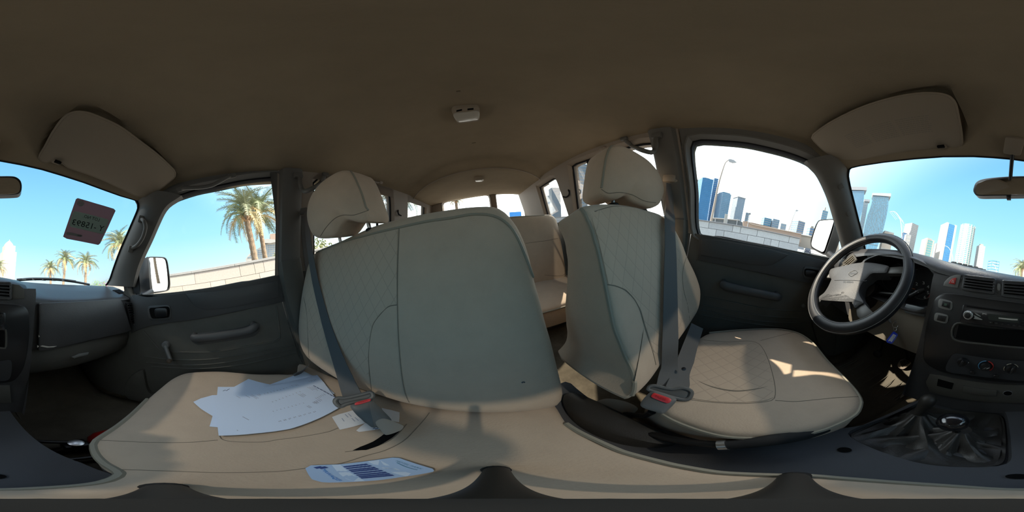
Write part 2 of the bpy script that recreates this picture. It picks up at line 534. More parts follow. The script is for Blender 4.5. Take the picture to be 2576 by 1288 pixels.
RLs, RRs, QLs, QRs = dens(RL, 48), dens(RR, 48), dens(QL, 30), dens(QR, 30)
INS = 0.036
def xin(z): return side_x(z)-INS
def seam_y(z): return -0.275+0.16*(0.40-z) if z > -0.03 else -0.206-0.045*(-0.03-z)     # rear edge of the front doors

for s, tag_, fr, rr, qq in ((1, 'right', FRs, RRs, QRs), (-1, 'left', FLs, RLs, QLs)):
    side_word = 'passenger' if s > 0 else 'driver'
    hole_f, hole_r, hole_q = offset2(fr, 0.026), offset2(rr, 0.022), offset2(qq, 0.03)
    # body side behind the door
    W_ = thing('wall_'+tag_, 'car body side behind the %s door with rear side windows' % side_word, 'car side', (s*0.69, -1.2, -0.8), kind='structure')
    bm = bmesh.new()
    yz_sheet(bm, s, [(-2.25, -0.03), (seam_y(-0.03), -0.03), (seam_y(0.2), 0.2), (seam_y(0.43), 0.43), (-2.25, 0.43)], [hole_r, hole_q], xin)
    bm_ob('upper_trim', bm, m_pillr, W_, smooth_=False)
    bm = bmesh.new()
    yz_sheet(bm, s, [(-2.25, -0.03), (-2.25, -0.82), (seam_y(-0.82), -0.82), (seam_y(-0.03), -0.03)], [], xin)
    bm_ob('lower_trim', bm, m_door, W_, smooth_=False)
    bm = bmesh.new()
    for hole, gl, d in ((hole_r, rr, 0.0), (hole_q, qq, 0.0)):
        add_loft(bm, [[V((s*xin(p.y), p.x, p.y)) for p in hole], [V((s*(side_x(p.y)-0.012), p.x, p.y)) for p in offset2(gl, 0.006)], [V((s*(side_x(p.y)+0.03), p.x, p.y)) for p in gl]])
    bm_ob('window_reveal', bm, m_pillr, W_)
    bm = bmesh.new()
    for gl in (rr, qq):
        add_tube(bm, [V((s*(side_x(p.y)-0.006), p.x, p.y)) for p in offset2(gl, 0.003)], 0.007, 6, closed=True)
    bm_ob('window_gasket', bm, m_gask, W_)
    bm = bmesh.new()
    yz_sheet(bm, s, [(-2.3, -0.03), (max(p.y for p in [V((q.y, q.x)) for q in fr])+0.03, -0.03), (max(q.x for q in fr)+0.03, 0.03), (0.35, 0.43), (-2.3, 0.45)], [rr, qq, fr], lambda z: side_x(z)+0.03)
    yz_sheet(bm, s, [(-2.3, -0.03), (-2.3, -1.1), (1.4, -1.1), (1.4, 0.02), (0.85, 0.02), (0.85, -0.03)], [], lambda z: side_x(z)+0.05)
    bm_ob('outer_skin', bm, m_paint, W_, smooth_=False)
    # pillar between the doors
    def pil(z, f): return seam_y(z)-0.006 if f else seam_y(z)-0.115
    bm = bmesh.new()
    rings = []
    for z in (0.425, 0.36, 0.25, 0.1, 0.02):
        x = side_x(z)-INS
        rings.append([V((s*(x+0.004), pil(z, 1), z)), V((s*(x-0.018), pil(z, 1)-0.012, z)), V((s*(x-0.024), pil(z, 1)-0.03, z)), V((s*(x-0.024), pil(z, 0)+0.02, z)), V((s*(x-0.012), pil(z, 0)+0.004, z)), V((s*(x+0.004), pil(z, 0), z))])
    add_loft(bm, rings, False)
    bm_ob('upper_pillar_cover', bm, m_pill, W_)
    bm = bmesh.new(); rings = []
    for z in (0.025, -0.1, -0.3, -0.5, -0.8):
        x = side_x(z)-INS; w = 0.03*(0.02-z)
        rings.append([V((s*(x+0.004), pil(z, 1), z)), V((s*(x-0.024), pil(z, 1)-0.012, z)), V((s*(x-0.03), pil(z, 1)-0.03, z)), V((s*(x-0.03), pil(z, 0)+0.02-w, z)), V((s*(x-0.016), pil(z, 0)+0.002-w, z)), V((s*(x+0.004), pil(z, 0)-0.004-w, z))])
    add_loft(bm, rings, False)
    bm_ob('lower_pillar_cover', bm, m_door, W_)
    # front door
    D_ = thing('door_1' if s < 0 else 'door_2', 'dark %s door with %s' % (side_word, 'armrest, seen behind the steering wheel' if s < 0 else 'window winder, beside the papers on the bench'), 'car door', (s*0.69, 0.2, -0.75), kind='structure')
    (globals().__setitem__('DOOR_L' if s < 0 else 'DOOR_R', D_))
    bm = bmesh.new()
    def fy(z): return max([p.x for p in hole_f if abs(p.y-z) < 0.035] or [hole_f[0].x])+0.018
    yz_sheet(bm, s, [(seam_y(-0.03)+0.004, -0.03), (fy(-0.02)+0.03, -0.03)]+[(fy(z), z) for z in (0.0, 0.06, 0.12, 0.18, 0.24, 0.30, 0.34, 0.37, 0.39)]+[(fy(0.39)-0.1, 0.43), (seam_y(0.43)+0.004, 0.43), (seam_y(0.2)+0.004, 0.2)], [hole_f], lambda z: xin(z)+0.002)
    bm_ob('window_surround', bm, m_pill, D_, smooth_=False)
    bm = bmesh.new()
    add_loft(bm, [[V((s*(xin(p.y)+0.002), p.x, p.y)) for p in hole_f], [V((s*(xin(p.y)-0.006), p.x, p.y)) for p in offset2(fr, 0.021)], [V((s*(xin(p.y)-0.004), p.x, p.y)) for p in offset2(fr, 0.016)], [V((s*(side_x(p.y)-0.012), p.x, p.y)) for p in offset2(fr, 0.006)]])
    bm_ob('window_frame', bm, m_pill, D_)
    bm = bmesh.new()
    add_loft(bm, [[V((s*(side_x(p.y)-0.014), p.x, p.y)) for p in offset2(fr, 0.008)], [V((s*(side_x(p.y)-0.012), p.x, p.y)) for p in offset2(fr, 0.001)], [V((s*(side_x(p.y)+0.012), p.x, p.y)) for p in fr]])
    bm_ob('window_gasket', bm, m_gask, D_)
    bm = bmesh.new(); rings = []
    for z in (-0.028, -0.05, -0.09, -0.13, -0.2, -0.3, -0.45, -0.6, -0.8):
        rings.append([V((s*(0.72-INS+0.003), lerp(seam_y(z)+0.002, 1.36, k/6), z)) for k in range(7)])
    add_loft(bm, rings, False)
    bm_ob('inner_panel', bm, m_door, D_)
    for nm, gl, i in (('front', fr, 0), ('rear', rr, 1), ('quarter', qq, 2)):
        bm = bmesh.new()
        f = bm.faces.new([bm.verts.new((s*(side_x(p.y)), p.x, p.y)) for p in offset2(gl, 0.008)])
        bmesh.ops.triangulate(bm, faces=[f])
        o = bm_ob('window_%d' % (i*2+(1 if s < 0 else 2)), bm, g_win, None, smooth_=False)
        tag(o, 'clear %s side window glass on the %s side' % (nm, side_word), 'window', kind='structure')
    bar = ((0.0, -0.015, 0.012) if s > 0 else (0, 0, 0))
    u_, va, vb = (944, 462, 540) if s > 0 else (1478, 395, 470)
    yb = atS(s)(u_, va).y
    tube_ob('window_bar', [V((s*(side_x(z)-0.004), yb-0.02*(0.4-z), z)) for z in (0.42, 0.2, -0.02)], 0.009, m_gask, W_, 6)

# ------------------------------------------------------------------ windscreen and its edges
top_px = [(2133.5, 427), (2140, 421.5), (2162, 416), (2224, 406.5), (2299, 398.2), (2373, 392.6), (2448, 392), (2497.5, 394.6), (2547, 399), (2576, 403), (2628.8, 412.6), (2681.6, 424.6), (2734, 440.3), (2787, 457.6), (2840, 477.3), (2879.6, 491.6), (2912, 501), (2921, 505)]
HP = [atW(u, v) for u, v in resample(top_px, 97, False)]
apL = [atW(u, v) for u, v in [(2133.5, 427), (2131, 439.6), (2137, 472), (2147, 511.7), (2157, 551), (2164.6, 579), (2170, 602), (2176, 635), (2180, 655)]]
apR = [atW(u, v) for u, v in [(345, 505), (349.5, 514), (349, 525), (340.6, 546), (322, 588.6), (303.6, 631), (288, 673), (277, 705), (268, 718)]]
bm = bmesh.new(); rings = []
for i in range(13):
    z = lerp(0.0, 0.44, i/12); hw = lerp(0.72, 0.60, i/12)
    rings.append([V((x, wind_y(x, z)+0.004, z)) for x in (lerp(-hw, hw, k/24) for k in range(25))])
add_loft(bm, rings, False)
tag(bm_ob('window_7', bm, g_wind), 'wide clear windscreen above the dashboard', 'windscreen', kind='structure')

# headliner
def ceil_z(x, y):
    if y > -1.0: z = 0.487-0.008*ss(-0.2, 0.25, y)
    else: z = 0.487+0.012*ss(-0.75, -1.0, y)
    st = -1.20-0.85*(x+0.06)**2
    if y < -0.6: z = 0.487+0.012*ss(-0.6, -1.0, y)
    z2 = 0.452-0.022*ss(-1.4, -2.2, y)
    z = lerp(z2, z, ss(st-0.005, st+0.085, y))
    return z
def ceil_p(sx, y, hx):
    e = abs(sx)**4
    x = hx
    zc = ceil_z(x, y)
    return zc-(zc-0.392)*e
bm = bmesh.new(); NX = 96; ys = []
prof_t = [0, 0.006, 0.02, 0.032, 0.045, 0.06]+[0.075+0.0145*i for i in range(22)]+[0.40, 0.45, 0.5, 0.62, 0.75, 0.88, 1.0, 1.1, 1.18, 1.25, 1.3, 1.34, 1.37, 1.4, 1.43, 1.46, 1.49, 1.52, 1.55, 1.58, 1.62, 1.68, 1.75, 1.85, 1.95, 2.1, 2.25, 2.4, 2.52, 2.6]
rows = []
for tt in prof_t:
    row = []
    for k in range(NX+1):
        sx = -1+2*k/NX; H = HP[k]; y = H.y-tt*((H.y+2.22)/2.6)
        g = ss(0, 0.22, tt); x = lerp(H.x, 0.645*sx, g)
        e = math.sin(min(1, tt/0.24)*PI/2)
        z = lerp(H.z-0.002, ceil_p(sx, y, 0.645*sx), e)
        row.append(V((x, y, z)))
    rows.append(row)
add_loft(bm, rows, False)
# visor pockets: hollows in the headliner, wider behind the inner rear corner of each visor
def pix(p):
    q = CM.transposed() @ p.normalized()
    return 1288+math.atan2(q.x, q.y)*2576/(2*PI), 644-math.asin(max(-1, min(1, q.z)))*1288/PI
PK = [[(99, 388), (112, 356), (134, 320), (161, 291), (186, 273), (213, 264), (240, 272), (274, 284), (296, 298), (303, 312), (310, 323), (356, 354), (402, 388), (438, 422), (446, 440), (420, 466), (380, 485), (300, 440), (200, 405), (120, 392)],
      [(2427, 360), (2430, 321), (2419, 286), (2400, 243), (2387, 224), (2365, 215), (2322, 218), (2268, 227), (2244, 237), (2230, 250), (2190, 258), (2136, 280), (2082, 308), (2044, 336), (2038, 348), (2074, 376), (2120, 400), (2200, 380), (2300, 365)]]
def inpoly(P, x, y):
    c = False; j = len(P)-1
    for i in range(len(P)):
        if (P[i][1] > y) != (P[j][1] > y) and x < (P[j][0]-P[i][0])*(y-P[i][1])/(P[j][1]-P[i][1])+P[i][0]: c = not c
        j = i
    return c
for v in bm.verts:
    if v.co.y < -0.05: continue
    u_, v_ = pix(v.co)
    for P in PK:
        if inpoly(P, u_, v_):
            dmin = 99
            for i in range(len(P)):
                a_, b_ = V(P[i]), V(P[(i+1) % len(P)]); ab = b_-a_; t_ = max(0, min(1, (V((u_, v_))-a_).dot(ab)/ab.length_squared))
                dmin = min(dmin, (a_+ab*t_-V((u_, v_))).length)
            v.co.z += 0.024*ss(-2, 13, dmin)
CEIL = bm_ob('ceiling', bm, m_head)
md = CEIL.modifiers.new('thickness', 'SOLIDIFY'); md.thickness = 0.03; md.offset = -1
# solidify must grow upward
nz = sum(p.normal.z for p in CEIL.data.polygons)
md.offset = -1 if nz < 0 else 1
tag(CEIL, 'tan cloth headliner over the whole cabin, stepped at the rear', 'headliner', kind='structure')
BV_CEIL = bvh_of(CEIL)
arch = []
for k in range(41):
    x = -0.60+1.2*k/40; st = -1.20-0.85*(x+0.06)**2
    arch.append(V((x, st+0.004, ceil_p(x/0.645, st, x)-0.004)))
tube_ob('headliner_seam', arch, 0.0035, m_pillr, CEIL, 6)
onC = atM(BV_CEIL)
# black ceramic edge and trim lip along the top of the windscreen
tube_ob('trim_1', [p+V((0, 0.002, 0.001)) for p in HP], 0.005, m_gask, None, 6)
tag(bpy.data.objects['trim_1'], 'thin dark rubber strip along the top of the windscreen', 'trim', kind='structure')

# front pillars
for s, nm, ap, wpx, F in ((-1, 'trim_2', apL, [(2043, 418), (2060, 436), (2077, 467), (2091, 502), (2104, 547), (2117, 591), (2127, 630), (2129, 652), (2130, 668)], atS(-1, INS)),
                          (1, 'trim_3', apR, [(441, 502), (422, 515), (409, 532), (393, 566), (377, 603), (361, 637), (348, 668), (340, 695), (334, 722)], atS(1, INS))):
    T_ = thing(nm, 'grey pillar cover between windscreen and %s window' % ('driver' if s < 0 else 'passenger'), 'pillar trim', (s*0.62, 0.5, 0.0), kind='structure')
    pa = [ap[0]+(ap[0]-ap[2])*0.6+V((0, 0, 0.02))]+list(ap); pb = [F(u, v) for u, v in wpx]; pb = [pb[0]+(pb[0]-pb[1])*0.8]+pb
    A = smooth(pa, 28, False); B = smooth(pb, 28, False)
    rings = []
    for i in range(28):
        a, b = A[i], B[i]
        t = i/27
        inn = V((-s*1.0, -0.35, 0.0)).normalized()
        w = min(1, (b-a).length/0.05)
        row = [a+V((s*0.002, 0.012, 0)), a]
        for f, d in ((0.12, 0.010), (0.3, 0.019), (0.5, 0.022), (0.7, 0.018), (0.88, 0.010)):
            row.append(a.lerp(b, f)+inn*d*w)
        row += [b, b+V((s*0.03, 0.0, 0))]
        rings.append(row)
    bm = bmesh.new(); add_loft(bm, rings, False)
    o = bm_ob('pillar_cover', bm, m_pill, T_)
    globals()['BV_A'+('L' if s < 0 else 'R')] = bvh_of(o)
    tube_ob('gasket', [p+V((-s*0.003, 0.003, 0)) for p in A], 0.004, m_gask, T_, 6)

# ------------------------------------------------------------------ back wall, floor, firewall
m_back = m_pillr
def xz(px): return [V((p.x, p.z)) for p in (atY(-2.2)(u, v) for u, v in px)]
BW1 = xz([(1114, 514), (1117, 510), (1125, 507), (1222, 490.5), (1228, 492), (1230.5, 498)]); BW1 += [V((BW1[-1].x, -0.05)), V((BW1[0].x+0.02, -0.05))]
BW2 = xz([(1248.5, 492), (1250, 488), (1254, 486), (1305, 485.5), (1311, 488), (1315, 494.5)]); BW2 += [V((BW2[-1].x-0.03, -0.05)), V((BW2[0].x, -0.05))]
BK = thing('wall_back', 'rear doors of the car with two windows behind the rear bench', 'rear doors', (0, -2.2, -0.8), kind='structure')
bm = bmesh.new()
from mathutils.geometry import tessellate_polygon
h1, h2 = offset2(BW1, 0.022), offset2(BW2, 0.022)
loops = [[V((x, z, 0)) for x, z in ((-0.74, -0.82), (0.74, -0.82), (0.74, 0.0), (0.64, 0.47), (-0.64, 0.47), (-0.74, 0.0))], [V((p.x, p.y, 0)) for p in h1], [V((p.x, p.y, 0)) for p in h2]]
flat = [p for L in loops for p in L]; vs = [bm.verts.new((p.x, -2.2, p.y)) for p in flat]
for t in tessellate_polygon(loops): bm.faces.new([vs[i] for i in t])
bm_ob('door_panel', bm, m_back, BK, smooth_=False)
for gl, h, i in ((BW1, h1, 8), (BW2, h2, 9)):
    bm = bmesh.new()
    add_loft(bm, [[V((p.x, -2.2, p.y)) for p in h], [V((p.x, -2.185, p.y)) for p in offset2(gl, 0.012)], [V((p.x, -2.22, p.y)) for p in gl], [V((p.x, -2.25, p.y)) for p in gl]])
    bm_ob('window_frame', bm, m_pillr, BK)
    bm = bmesh.new(); bm.faces.new([bm.verts.new((p.x, -2.235, p.y)) for p in offset2(gl, 0.01)])
    tag(bm_ob('window_%d' % i, bm, g_win, None, False), '%s rear door glass seen over the seats' % ('wide' if i == 8 else 'narrow'), 'window', kind='structure')
bm = bmesh.new()
add_loft(bm, [[V((x, y, z)) for x in (-0.74, -0.3, 0.3, 0.74)] for y, z in ((-2.25, -0.66), (-1.3, -0.66), (-0.4, -0.66), (0.62, -0.66), (0.76, -0.63), (0.99, -0.43), (1.08, -0.15), (1.08, 0.02), (0.78, 0.03))], False)
FLOOR = bm_ob('floor', bm, m_carpet)
tag(FLOOR, 'dark carpeted car floor running up to the firewall', 'floor', kind='structure')
bm = bmesh.new()   # transmission tunnel
rings = []
for y, h, w in ((-1.6, -0.65, 0.10), (-1.2, -0.64, 0.12), (-0.5, -0.61, 0.14), (-0.2, -0.56, 0.15), (0.2, -0.53, 0.16), (0.7, -0.50, 0.17), (1.05, -0.36, 0.20)):
    rings.append([V((-w-0.05, y, -0.665)), V((-w-0.01, y, h-0.05)), V((-w+0.03, y, h-0.01)), V((0, y, h)), V((w-0.03, y, h-0.01)), V((w+0.01, y, h-0.05)), V((w+0.05, y, -0.665))])
add_loft(bm, rings, False)
tag(bm_ob('trim_4', bm, m_carpet), 'carpeted tunnel hump along the middle of the floor', 'floor tunnel', kind='structure')
# ------------------------------------------------------------------ seats
FAB = (0.50, 0.392, 0.292)
m_fab = mat('seat cover fabric', FAB, 0.9, bump=0.35, bscale=260, var=0.06, vscale=18, spec=0.15, sheen=0.15)
m_fabg = mat('seat side fabric', (0.44, 0.37, 0.29), 0.9, bump=0.3, bscale=260, var=0.06, vscale=18, spec=0.15)
m_pipe = mat('seat piping', (0.27, 0.245, 0.19), 0.6, spec=0.3)
m_seam = mat('seat stitching', (0.22, 0.185, 0.145), 0.9, spec=0.1)
def quilt(name, ax, w, h, base=FAB):
    M = mat(name, base, 0.9, spec=0.15, sheen=0.15)
    nt = M.node_tree; L = nt.links; b = nt.nodes['Principled BSDF']
    t = nt.nodes.new('ShaderNodeTexCoord'); sp = nt.nodes.new('ShaderNodeSeparateXYZ'); L.new(t.outputs['Object'], sp.inputs[0])
    def mth(op, a, c):
        n = nt.nodes.new('ShaderNodeMath'); n.operation = op
        for i, q in enumerate((a, c)):
            if q is None: continue
            if isinstance(q, (int, float)): n.inputs[i].default_value = q
            else: L.new(q, n.inputs[i])
        return n.outputs[0]
    u = mth('DIVIDE', sp.outputs[0], w); v = mth('DIVIDE', sp.outputs[ax], h)
    d = mth('MINIMUM', mth('PINGPONG', mth('ADD', u, v), 0.5), mth('PINGPONG', mth('SUBTRACT', u, v), 0.5))
    rp = nt.nodes.new('ShaderNodeValToRGB'); L.new(d, rp.inputs[0])
    rp.color_ramp.elements[0].position = 0.012; rp.color_ramp.elements[0].color = (*[c*0.84 for c in base], 1)
    rp.color_ramp.elements[1].position = 0.045; rp.color_ramp.elements[1].color = (*base, 1)
    L.new(rp.outputs[0], b.inputs['Base Color'])
    hgt = mth('POWER', mth('MULTIPLY', d, 2.0), 0.4)
    no = nt.nodes.new('ShaderNodeTexNoise'); no.inputs['Scale'].default_value = 300; L.new(t.outputs['Object'], no.inputs['Vector'])
    bp = nt.nodes.new('ShaderNodeBump'); bp.inputs['Strength'].default_value = 0.22; bp.inputs['Distance'].default_value = 0.003
    L.new(mth('ADD', hgt, mth('MULTIPLY', no.outputs['Fac'], 0.12)), bp.inputs['Height']); L.new(bp.outputs[0], b.inputs['Normal'])
    return M
m_qback = quilt('quilted fabric backrest', 2, 0.038, 0.052)
m_qcush = quilt('quilted fabric cushion', 1, 0.045, 0.045)

# --- front bench (passenger side), surface measured as a leaning plane that wraps forward at the outer edge
def fb_y(p): return -0.378-0.448*p.z+0.055*ss(0.42, 0.66, p.x)
atBB = solve(lambda p: p.y-fb_y(p), 0.1, 2.0)
NB = V((0, 0.912, 0.409))
BENCH = thing('front_bench_seat', 'wide beige front bench with plain folded middle backrest, papers lying on it', 'car seat', (0.28, 0, -0.55))
bb_px = [(792.5, 628), (854, 602), (933.5, 565), (1002, 545), (1071, 530), (1134, 519.5), (1187, 513), (1240, 512), (1262, 520), (1283, 538), (1303, 565), (1319, 597), (1335, 644), (1345, 692), (1361, 750), (1377, 813), (1393, 866), (1406, 919), (1417, 961), (1424, 993), (1421, 1015), (1409, 1028), (1366, 1038), (1287, 1045), (1208, 1046), (1129, 1040), (1060, 1030), (997, 1016), (933, 995), (891, 980), (859, 967), (828, 949), (786, 920), (759, 895), (746, 866), (742, 829), (746, 776), (754, 723), (767, 665), (779, 641)]
o2 = resample(smooth(bb_px, 160), 120)
bm = pad_bm(o2, (1085, 785), atBB, NB, rnd=0.016, bulge=0.014, back=(0, -0.10, -0.045))
BB = bm_ob('backrest', bm, m_fab, BENCH)
bvBB = bvh_of(BB); onBB = atM(bvBB, 0.0)
line_on('piping', [(796, 636), (854, 612), (933, 589), (1002, 573), (1071, 558), (1134, 549), (1187, 540), (1229, 541), (1261, 552), (1287, 575), (1308, 612), (1335, 681), (1361, 760), (1388, 855), (1412, 955), (1420, 985)], onBB, 0.0042, m_pipe, BENCH, 90)
skin('quilted_panel', [(800, 640), (850, 619), (933, 595), (1000, 579), (998, 680), (998, 764), (976, 770), (954, 791), (937, 815), (929, 855), (926, 898), (928, 945), (900, 935), (860, 905), (825, 880), (795, 865), (775, 850), (772, 790), (766, 748), (775, 690)], onBB, m_qback, BENCH, step=11, thick=0.0016)
line_on('seam', [(1004, 575), (1000.5, 676), (1000, 765), (1003, 855), (1010, 934), (1020, 990), (1034, 1020)], onBB, 0.0014, m_seam, BENCH, 40)
line_on('seam', [(1000, 767), (976, 772), (954, 794), (938, 818), (930, 855), (927, 898), (930, 940), (935, 985)], onBB, 0.0012, m_seam, BENCH, 40)
line_on('seam', [(764, 748), (772, 790), (775, 855), (778, 900), (790, 925)], onBB, 0.0013, m_seam, BENCH, 24)
line_on('stain', [(1313, 963), (1316, 961), (1320, 962)], onBB, 0.0018, mat('ink stain', (0.06, 0.07, 0.08), 0.9), BENCH, 8)

# cushion
def fc_z(x, y): return -0.417+0.16*y+0.012*math.exp(-((x-0.62)/0.07)**2)
atBC = solve(lambda p: p.z-(-0.417+0.16*p.y), 0.1, 2.0)
bc_px = [(745, 938), (700, 941), (640, 942), (560, 936), (500, 937), (462, 941), (430, 953), (400, 975), (370, 1001), (330, 1040), (290, 1072), (250, 1098), (238, 1108), (234, 1120), (243, 1143), (264, 1164), (288, 1178), (302, 1189), (290, 1200), (255, 1212), (200, 1220), (100, 1227), (0, 1231), (-76, 1229), (-176, 1222), (-326, 1212), (-446, 1203), (-536, 1196), (-616, 1195), (-706, 1192), (-776, 1187), (-876, 1170), (-926, 1158), (-976, 1145), (-1016, 1133), (-1056, 1118), (-1096, 1098), (-1136, 1075), (-1152, 1062)]
o3 = [atBC(u, v) for u, v in bc_px]
o2 = [V((p.x, p.y)) for p in o3]+[V((-0.06, -0.24)), V((0.2, -0.24)), V((0.45, -0.24)), V((0.62, -0.20))]
o2 = resample(smooth(o2, 220), 150)
bm = pad_bm(o2, (0.25, 0.0), lambda x, y: V((x, y, fc_z(x, y))), (0, -0.1, 1), rnd=0.012, bulge=0.010, back=(0, -0.01, -0.15), bpow=4, bshrink=0.95)
BC = bm_ob('cushion', bm, m_fab, BENCH)
bvBC = bvh_of(BC); onBC = atM(bvBC)
line_on('piping', [(u, v) for u, v in bc_px[8:35]]+[(1470-2576, 1092), (1440-2576, 1075), (1424-2576, 1064)], lambda u, v: atBC(u, v)-V((0, 0, 0.006)), 0.0055, m_pipe, BENCH, 150)
for px in ([(245, 1107), (378, 1113), (472, 1113), (548, 1107)], [(550, 1085), (557, 1104), (586, 1111), (661, 1112), (700, 1106), (763, 1098), (827, 1086), (852, 1076)],
           [(309, 1181), (425, 1185), (557, 1189), (700, 1186), (768, 1178), (852, 1167), (922, 1146), (969, 1133), (1017, 1108), (1048, 1077), (1070, 1052), (1080, 1038)],
           [(868, 1137), (930, 1128), (975, 1111), (1003, 1090), (1023, 1067)]):
    line_on('seam', px, onBC, 0.0009, m_seam, BENCH, 50)
skin('belt_slot', [(887, 1133), (906, 1124), (938, 1111), (966, 1092), (990, 1078), (1013, 1070), (1004, 1086), (985, 1102), (953, 1121), (921, 1132)], onBC, m_hole, BENCH, step=8, thick=0.0012)
box_ob('seat_base', (0.30, -0.02, -0.605), (1, 0, 0), (0, 1, 0), (0.50, 0.36, 0.10), 0.02, m_black, BENCH)

def headrest(root, px, cen, P0, N0, back, ridge, under, posts, bvz):
    F = atP(P0, N0)
    o2 = resample(smooth(px, 110), 80)
    bm = pad_bm(o2, cen, F, N0, rnd=0.012, bulge=0.020, back=back, bshrink=0.93)
    h = bm_ob('headrest', bm, m_fab, root)
    on = atM(bvh_of(h))
    q = smooth(ridge, 30, False); pts = [on(p.x, p.y) for p in q]; pts = [p for p in pts if p]
    if len(pts) > 3: tube_ob('headrest_piping', pts, 0.0034, m_pipe, h, 6)
    q = smooth(under, 24, False); pts = [on(p.x, p.y) for p in q]; pts = [p for p in pts if p]
    if len(pts) > 3: tube_ob('headrest_seam', pts, 0.0012, m_seam, h, 5)
    for a, b in posts:
        tube_ob('headrest_post', [a, b], 0.0065, mat('post steel', (0.45, 0.45, 0.45), 0.3, metal=1), root, 10)
        lathe_ob('post_guide', b+V((0, 0, 0.004)), (0, -0.2, 1), [(0.016, 0), (0.017, 0.006), (0.014, 0.013), (0.009, 0.015)], m_black, root, 14)
hb_px = [(864, 426), (880, 430), (893, 447), (902, 467), (911, 489), (922, 523), (928, 540), (926, 556), (912, 560), (890, 556.5), (876, 553), (864, 561), (853, 579), (840, 596), (814, 600), (793, 598), (781, 588), (773, 569), (769, 549), (769, 530), (773, 508), (784, 484), (803, 460), (825, 443), (847, 430)]
headrest(BENCH, hb_px, (845, 515), (0.40, -0.347, 0.17), V((-0.13, 0.99, 0.10)).normalized(), V((-0.005, -0.105, -0.005)), [(866, 427), (882, 431), (893, 448), (902, 468), (911, 490), (921, 522), (927, 529)], [(927, 529), (890, 541), (864, 541), (843, 549), (822, 570), (806, 594)],
         [(V((0.32, -0.415, 0.13)), V((0.322, -0.42, 0.045))), (V((0.46, -0.405, 0.12)), V((0.462, -0.41, 0.025)))], bvBB)

# --- driver's seat
def fd_y(p): return -0.275-0.45*p.z+0.05*ss(0.50, 0.66, -p.x)+0.012*ss(0.27, 0.2, -p.x)
atDB = solve(lambda p: p.y-fd_y(p), 0.1, 2.0)
DRV = thing('driver_seat', "single beige driver's seat with quilted centre behind the steering wheel", 'car seat', (-0.42, 0.05, -0.6))
db_px = [(1434, 528), (1446, 524), (1460, 522), (1478, 511), (1510, 507), (1532, 507), (1564, 509), (1595, 514), (1630, 524), (1667, 536), (1690, 556), (1705, 577), (1722, 610), (1735, 645), (1752, 680), (1762, 705), (1769, 734), (1764, 775), (1744, 811), (1717, 852), (1690, 890), (1662, 930), (1640, 962), (1620, 985), (1600, 1003), (1584, 1010), (1592, 990), (1597, 962), (1587, 927), (1572, 898), (1558, 862), (1544, 825), (1532, 770), (1523, 725), (1510, 662), (1503, 630), (1496, 608), (1488, 578), (1476, 550), (1462, 534)]
o2 = resample(smooth(db_px[2:39], 150), 110)
def db_back(p): return V((0.006, -0.352-0.03*ss(-0.1, 0.08, p.z)-p.y, -0.03+0.0*p.z))
bm = pad_bm(o2, (1622, 740), atDB, V((0, 0.912, 0.41)), rnd=0.016, bulge=0.012, back=db_back, bshrink=0.97)
DB = bm_ob('backrest', bm, m_fab, DRV)
onDB = atM(bvh_of(DB))
line_on('piping', [(1440, 523), (1460, 525), (1470, 537), (1479, 556), (1489, 580), (1497, 609), (1504, 631), (1511, 662), (1524, 725), (1533, 770), (1545, 825), (1559, 862), (1573, 898), (1588, 927), (1596, 955), (1596, 978), (1588, 1000)], onDB, 0.0045, m_pipe, DRV, 70)
skin('quilted_panel', [(1490, 552), (1503, 530), (1545, 520), (1600, 525), (1655, 541), (1696, 585), (1719, 640), (1713, 690), (1715, 740), (1720, 800), (1698, 848), (1664, 895), (1646, 885), (1627, 830), (1612, 779), (1597, 752), (1575, 728), (1550, 718), (1531, 714), (1519, 660), (1506, 605)], onDB, m_qback, DRV, step=10, thick=0.0016)
for px in ([(1527, 716), (1550, 720), (1573, 730), (1595, 752), (1609, 779), (1624, 830), (1642, 884), (1650, 918)], [(1731, 633), (1718, 680), (1719, 725), (1730, 770), (1735, 806)], [(1496, 532), (1545, 519), (1600, 523), (1657, 540)]):
    line_on('seam', px, onDB, 0.0011, m_seam, DRV, 30)
def dc_z(x, y): return -0.412+0.14*y
atDC = solve(lambda p: p.z-dc_z(p.x, p.y), 0.1, 2.0)
dc_px = [(1690, 900), (1730, 868), (1765, 842), (1785, 833), (1850, 827), (1910, 824), (1960, 824), (2000, 831), (2025, 842), (2050, 862), (2080, 899), (2105, 925), (2130, 950), (2155, 978), (2168, 1000), (2169, 1012), (2160, 1034), (2140, 1049), (2118, 1060), (2080, 1076), (2040, 1087), (2000, 1094), (1940, 1099), (1880, 1099), (1831, 1096), (1790, 1088), (1749, 1076), (1700, 1057), (1667, 1039), (1640, 1010), (1650, 960)]
o2 = resample(smooth(dc_px, 150), 110)
def dip(P): return -0.018*math.exp(-((P.x+0.43)/0.13)**2-((P.y-0.06)/0.12)**2)
bm = pad_bm(o2, (1880, 965), atDC, (0, -0.1, 1), rnd=0.014, bulge=0.012, back=(0.0, -0.01, -0.13), bpow=4, extra=dip, bshrink=0.96)
DC = bm_ob('cushion', bm, m_fab, DRV)
onDC = atM(bvh_of(DC))
line_on('piping', dc_px[3:29], lambda u, v: atDC(u, v)-V((0, 0, 0.010)), 0.0045, m_pipe, DRV, 90)
skin('quilted_panel', [(1745, 870), (1768, 858), (1831, 862), (1884, 861), (1907, 867), (1922, 889), (1936, 924), (1946, 973), (1944, 1000), (1928, 1007), (1872, 1012), (1790, 1009), (1745, 1003), (1720, 990), (1725, 920)], onDC, m_qcush, DRV, step=11, thick=0.0014)
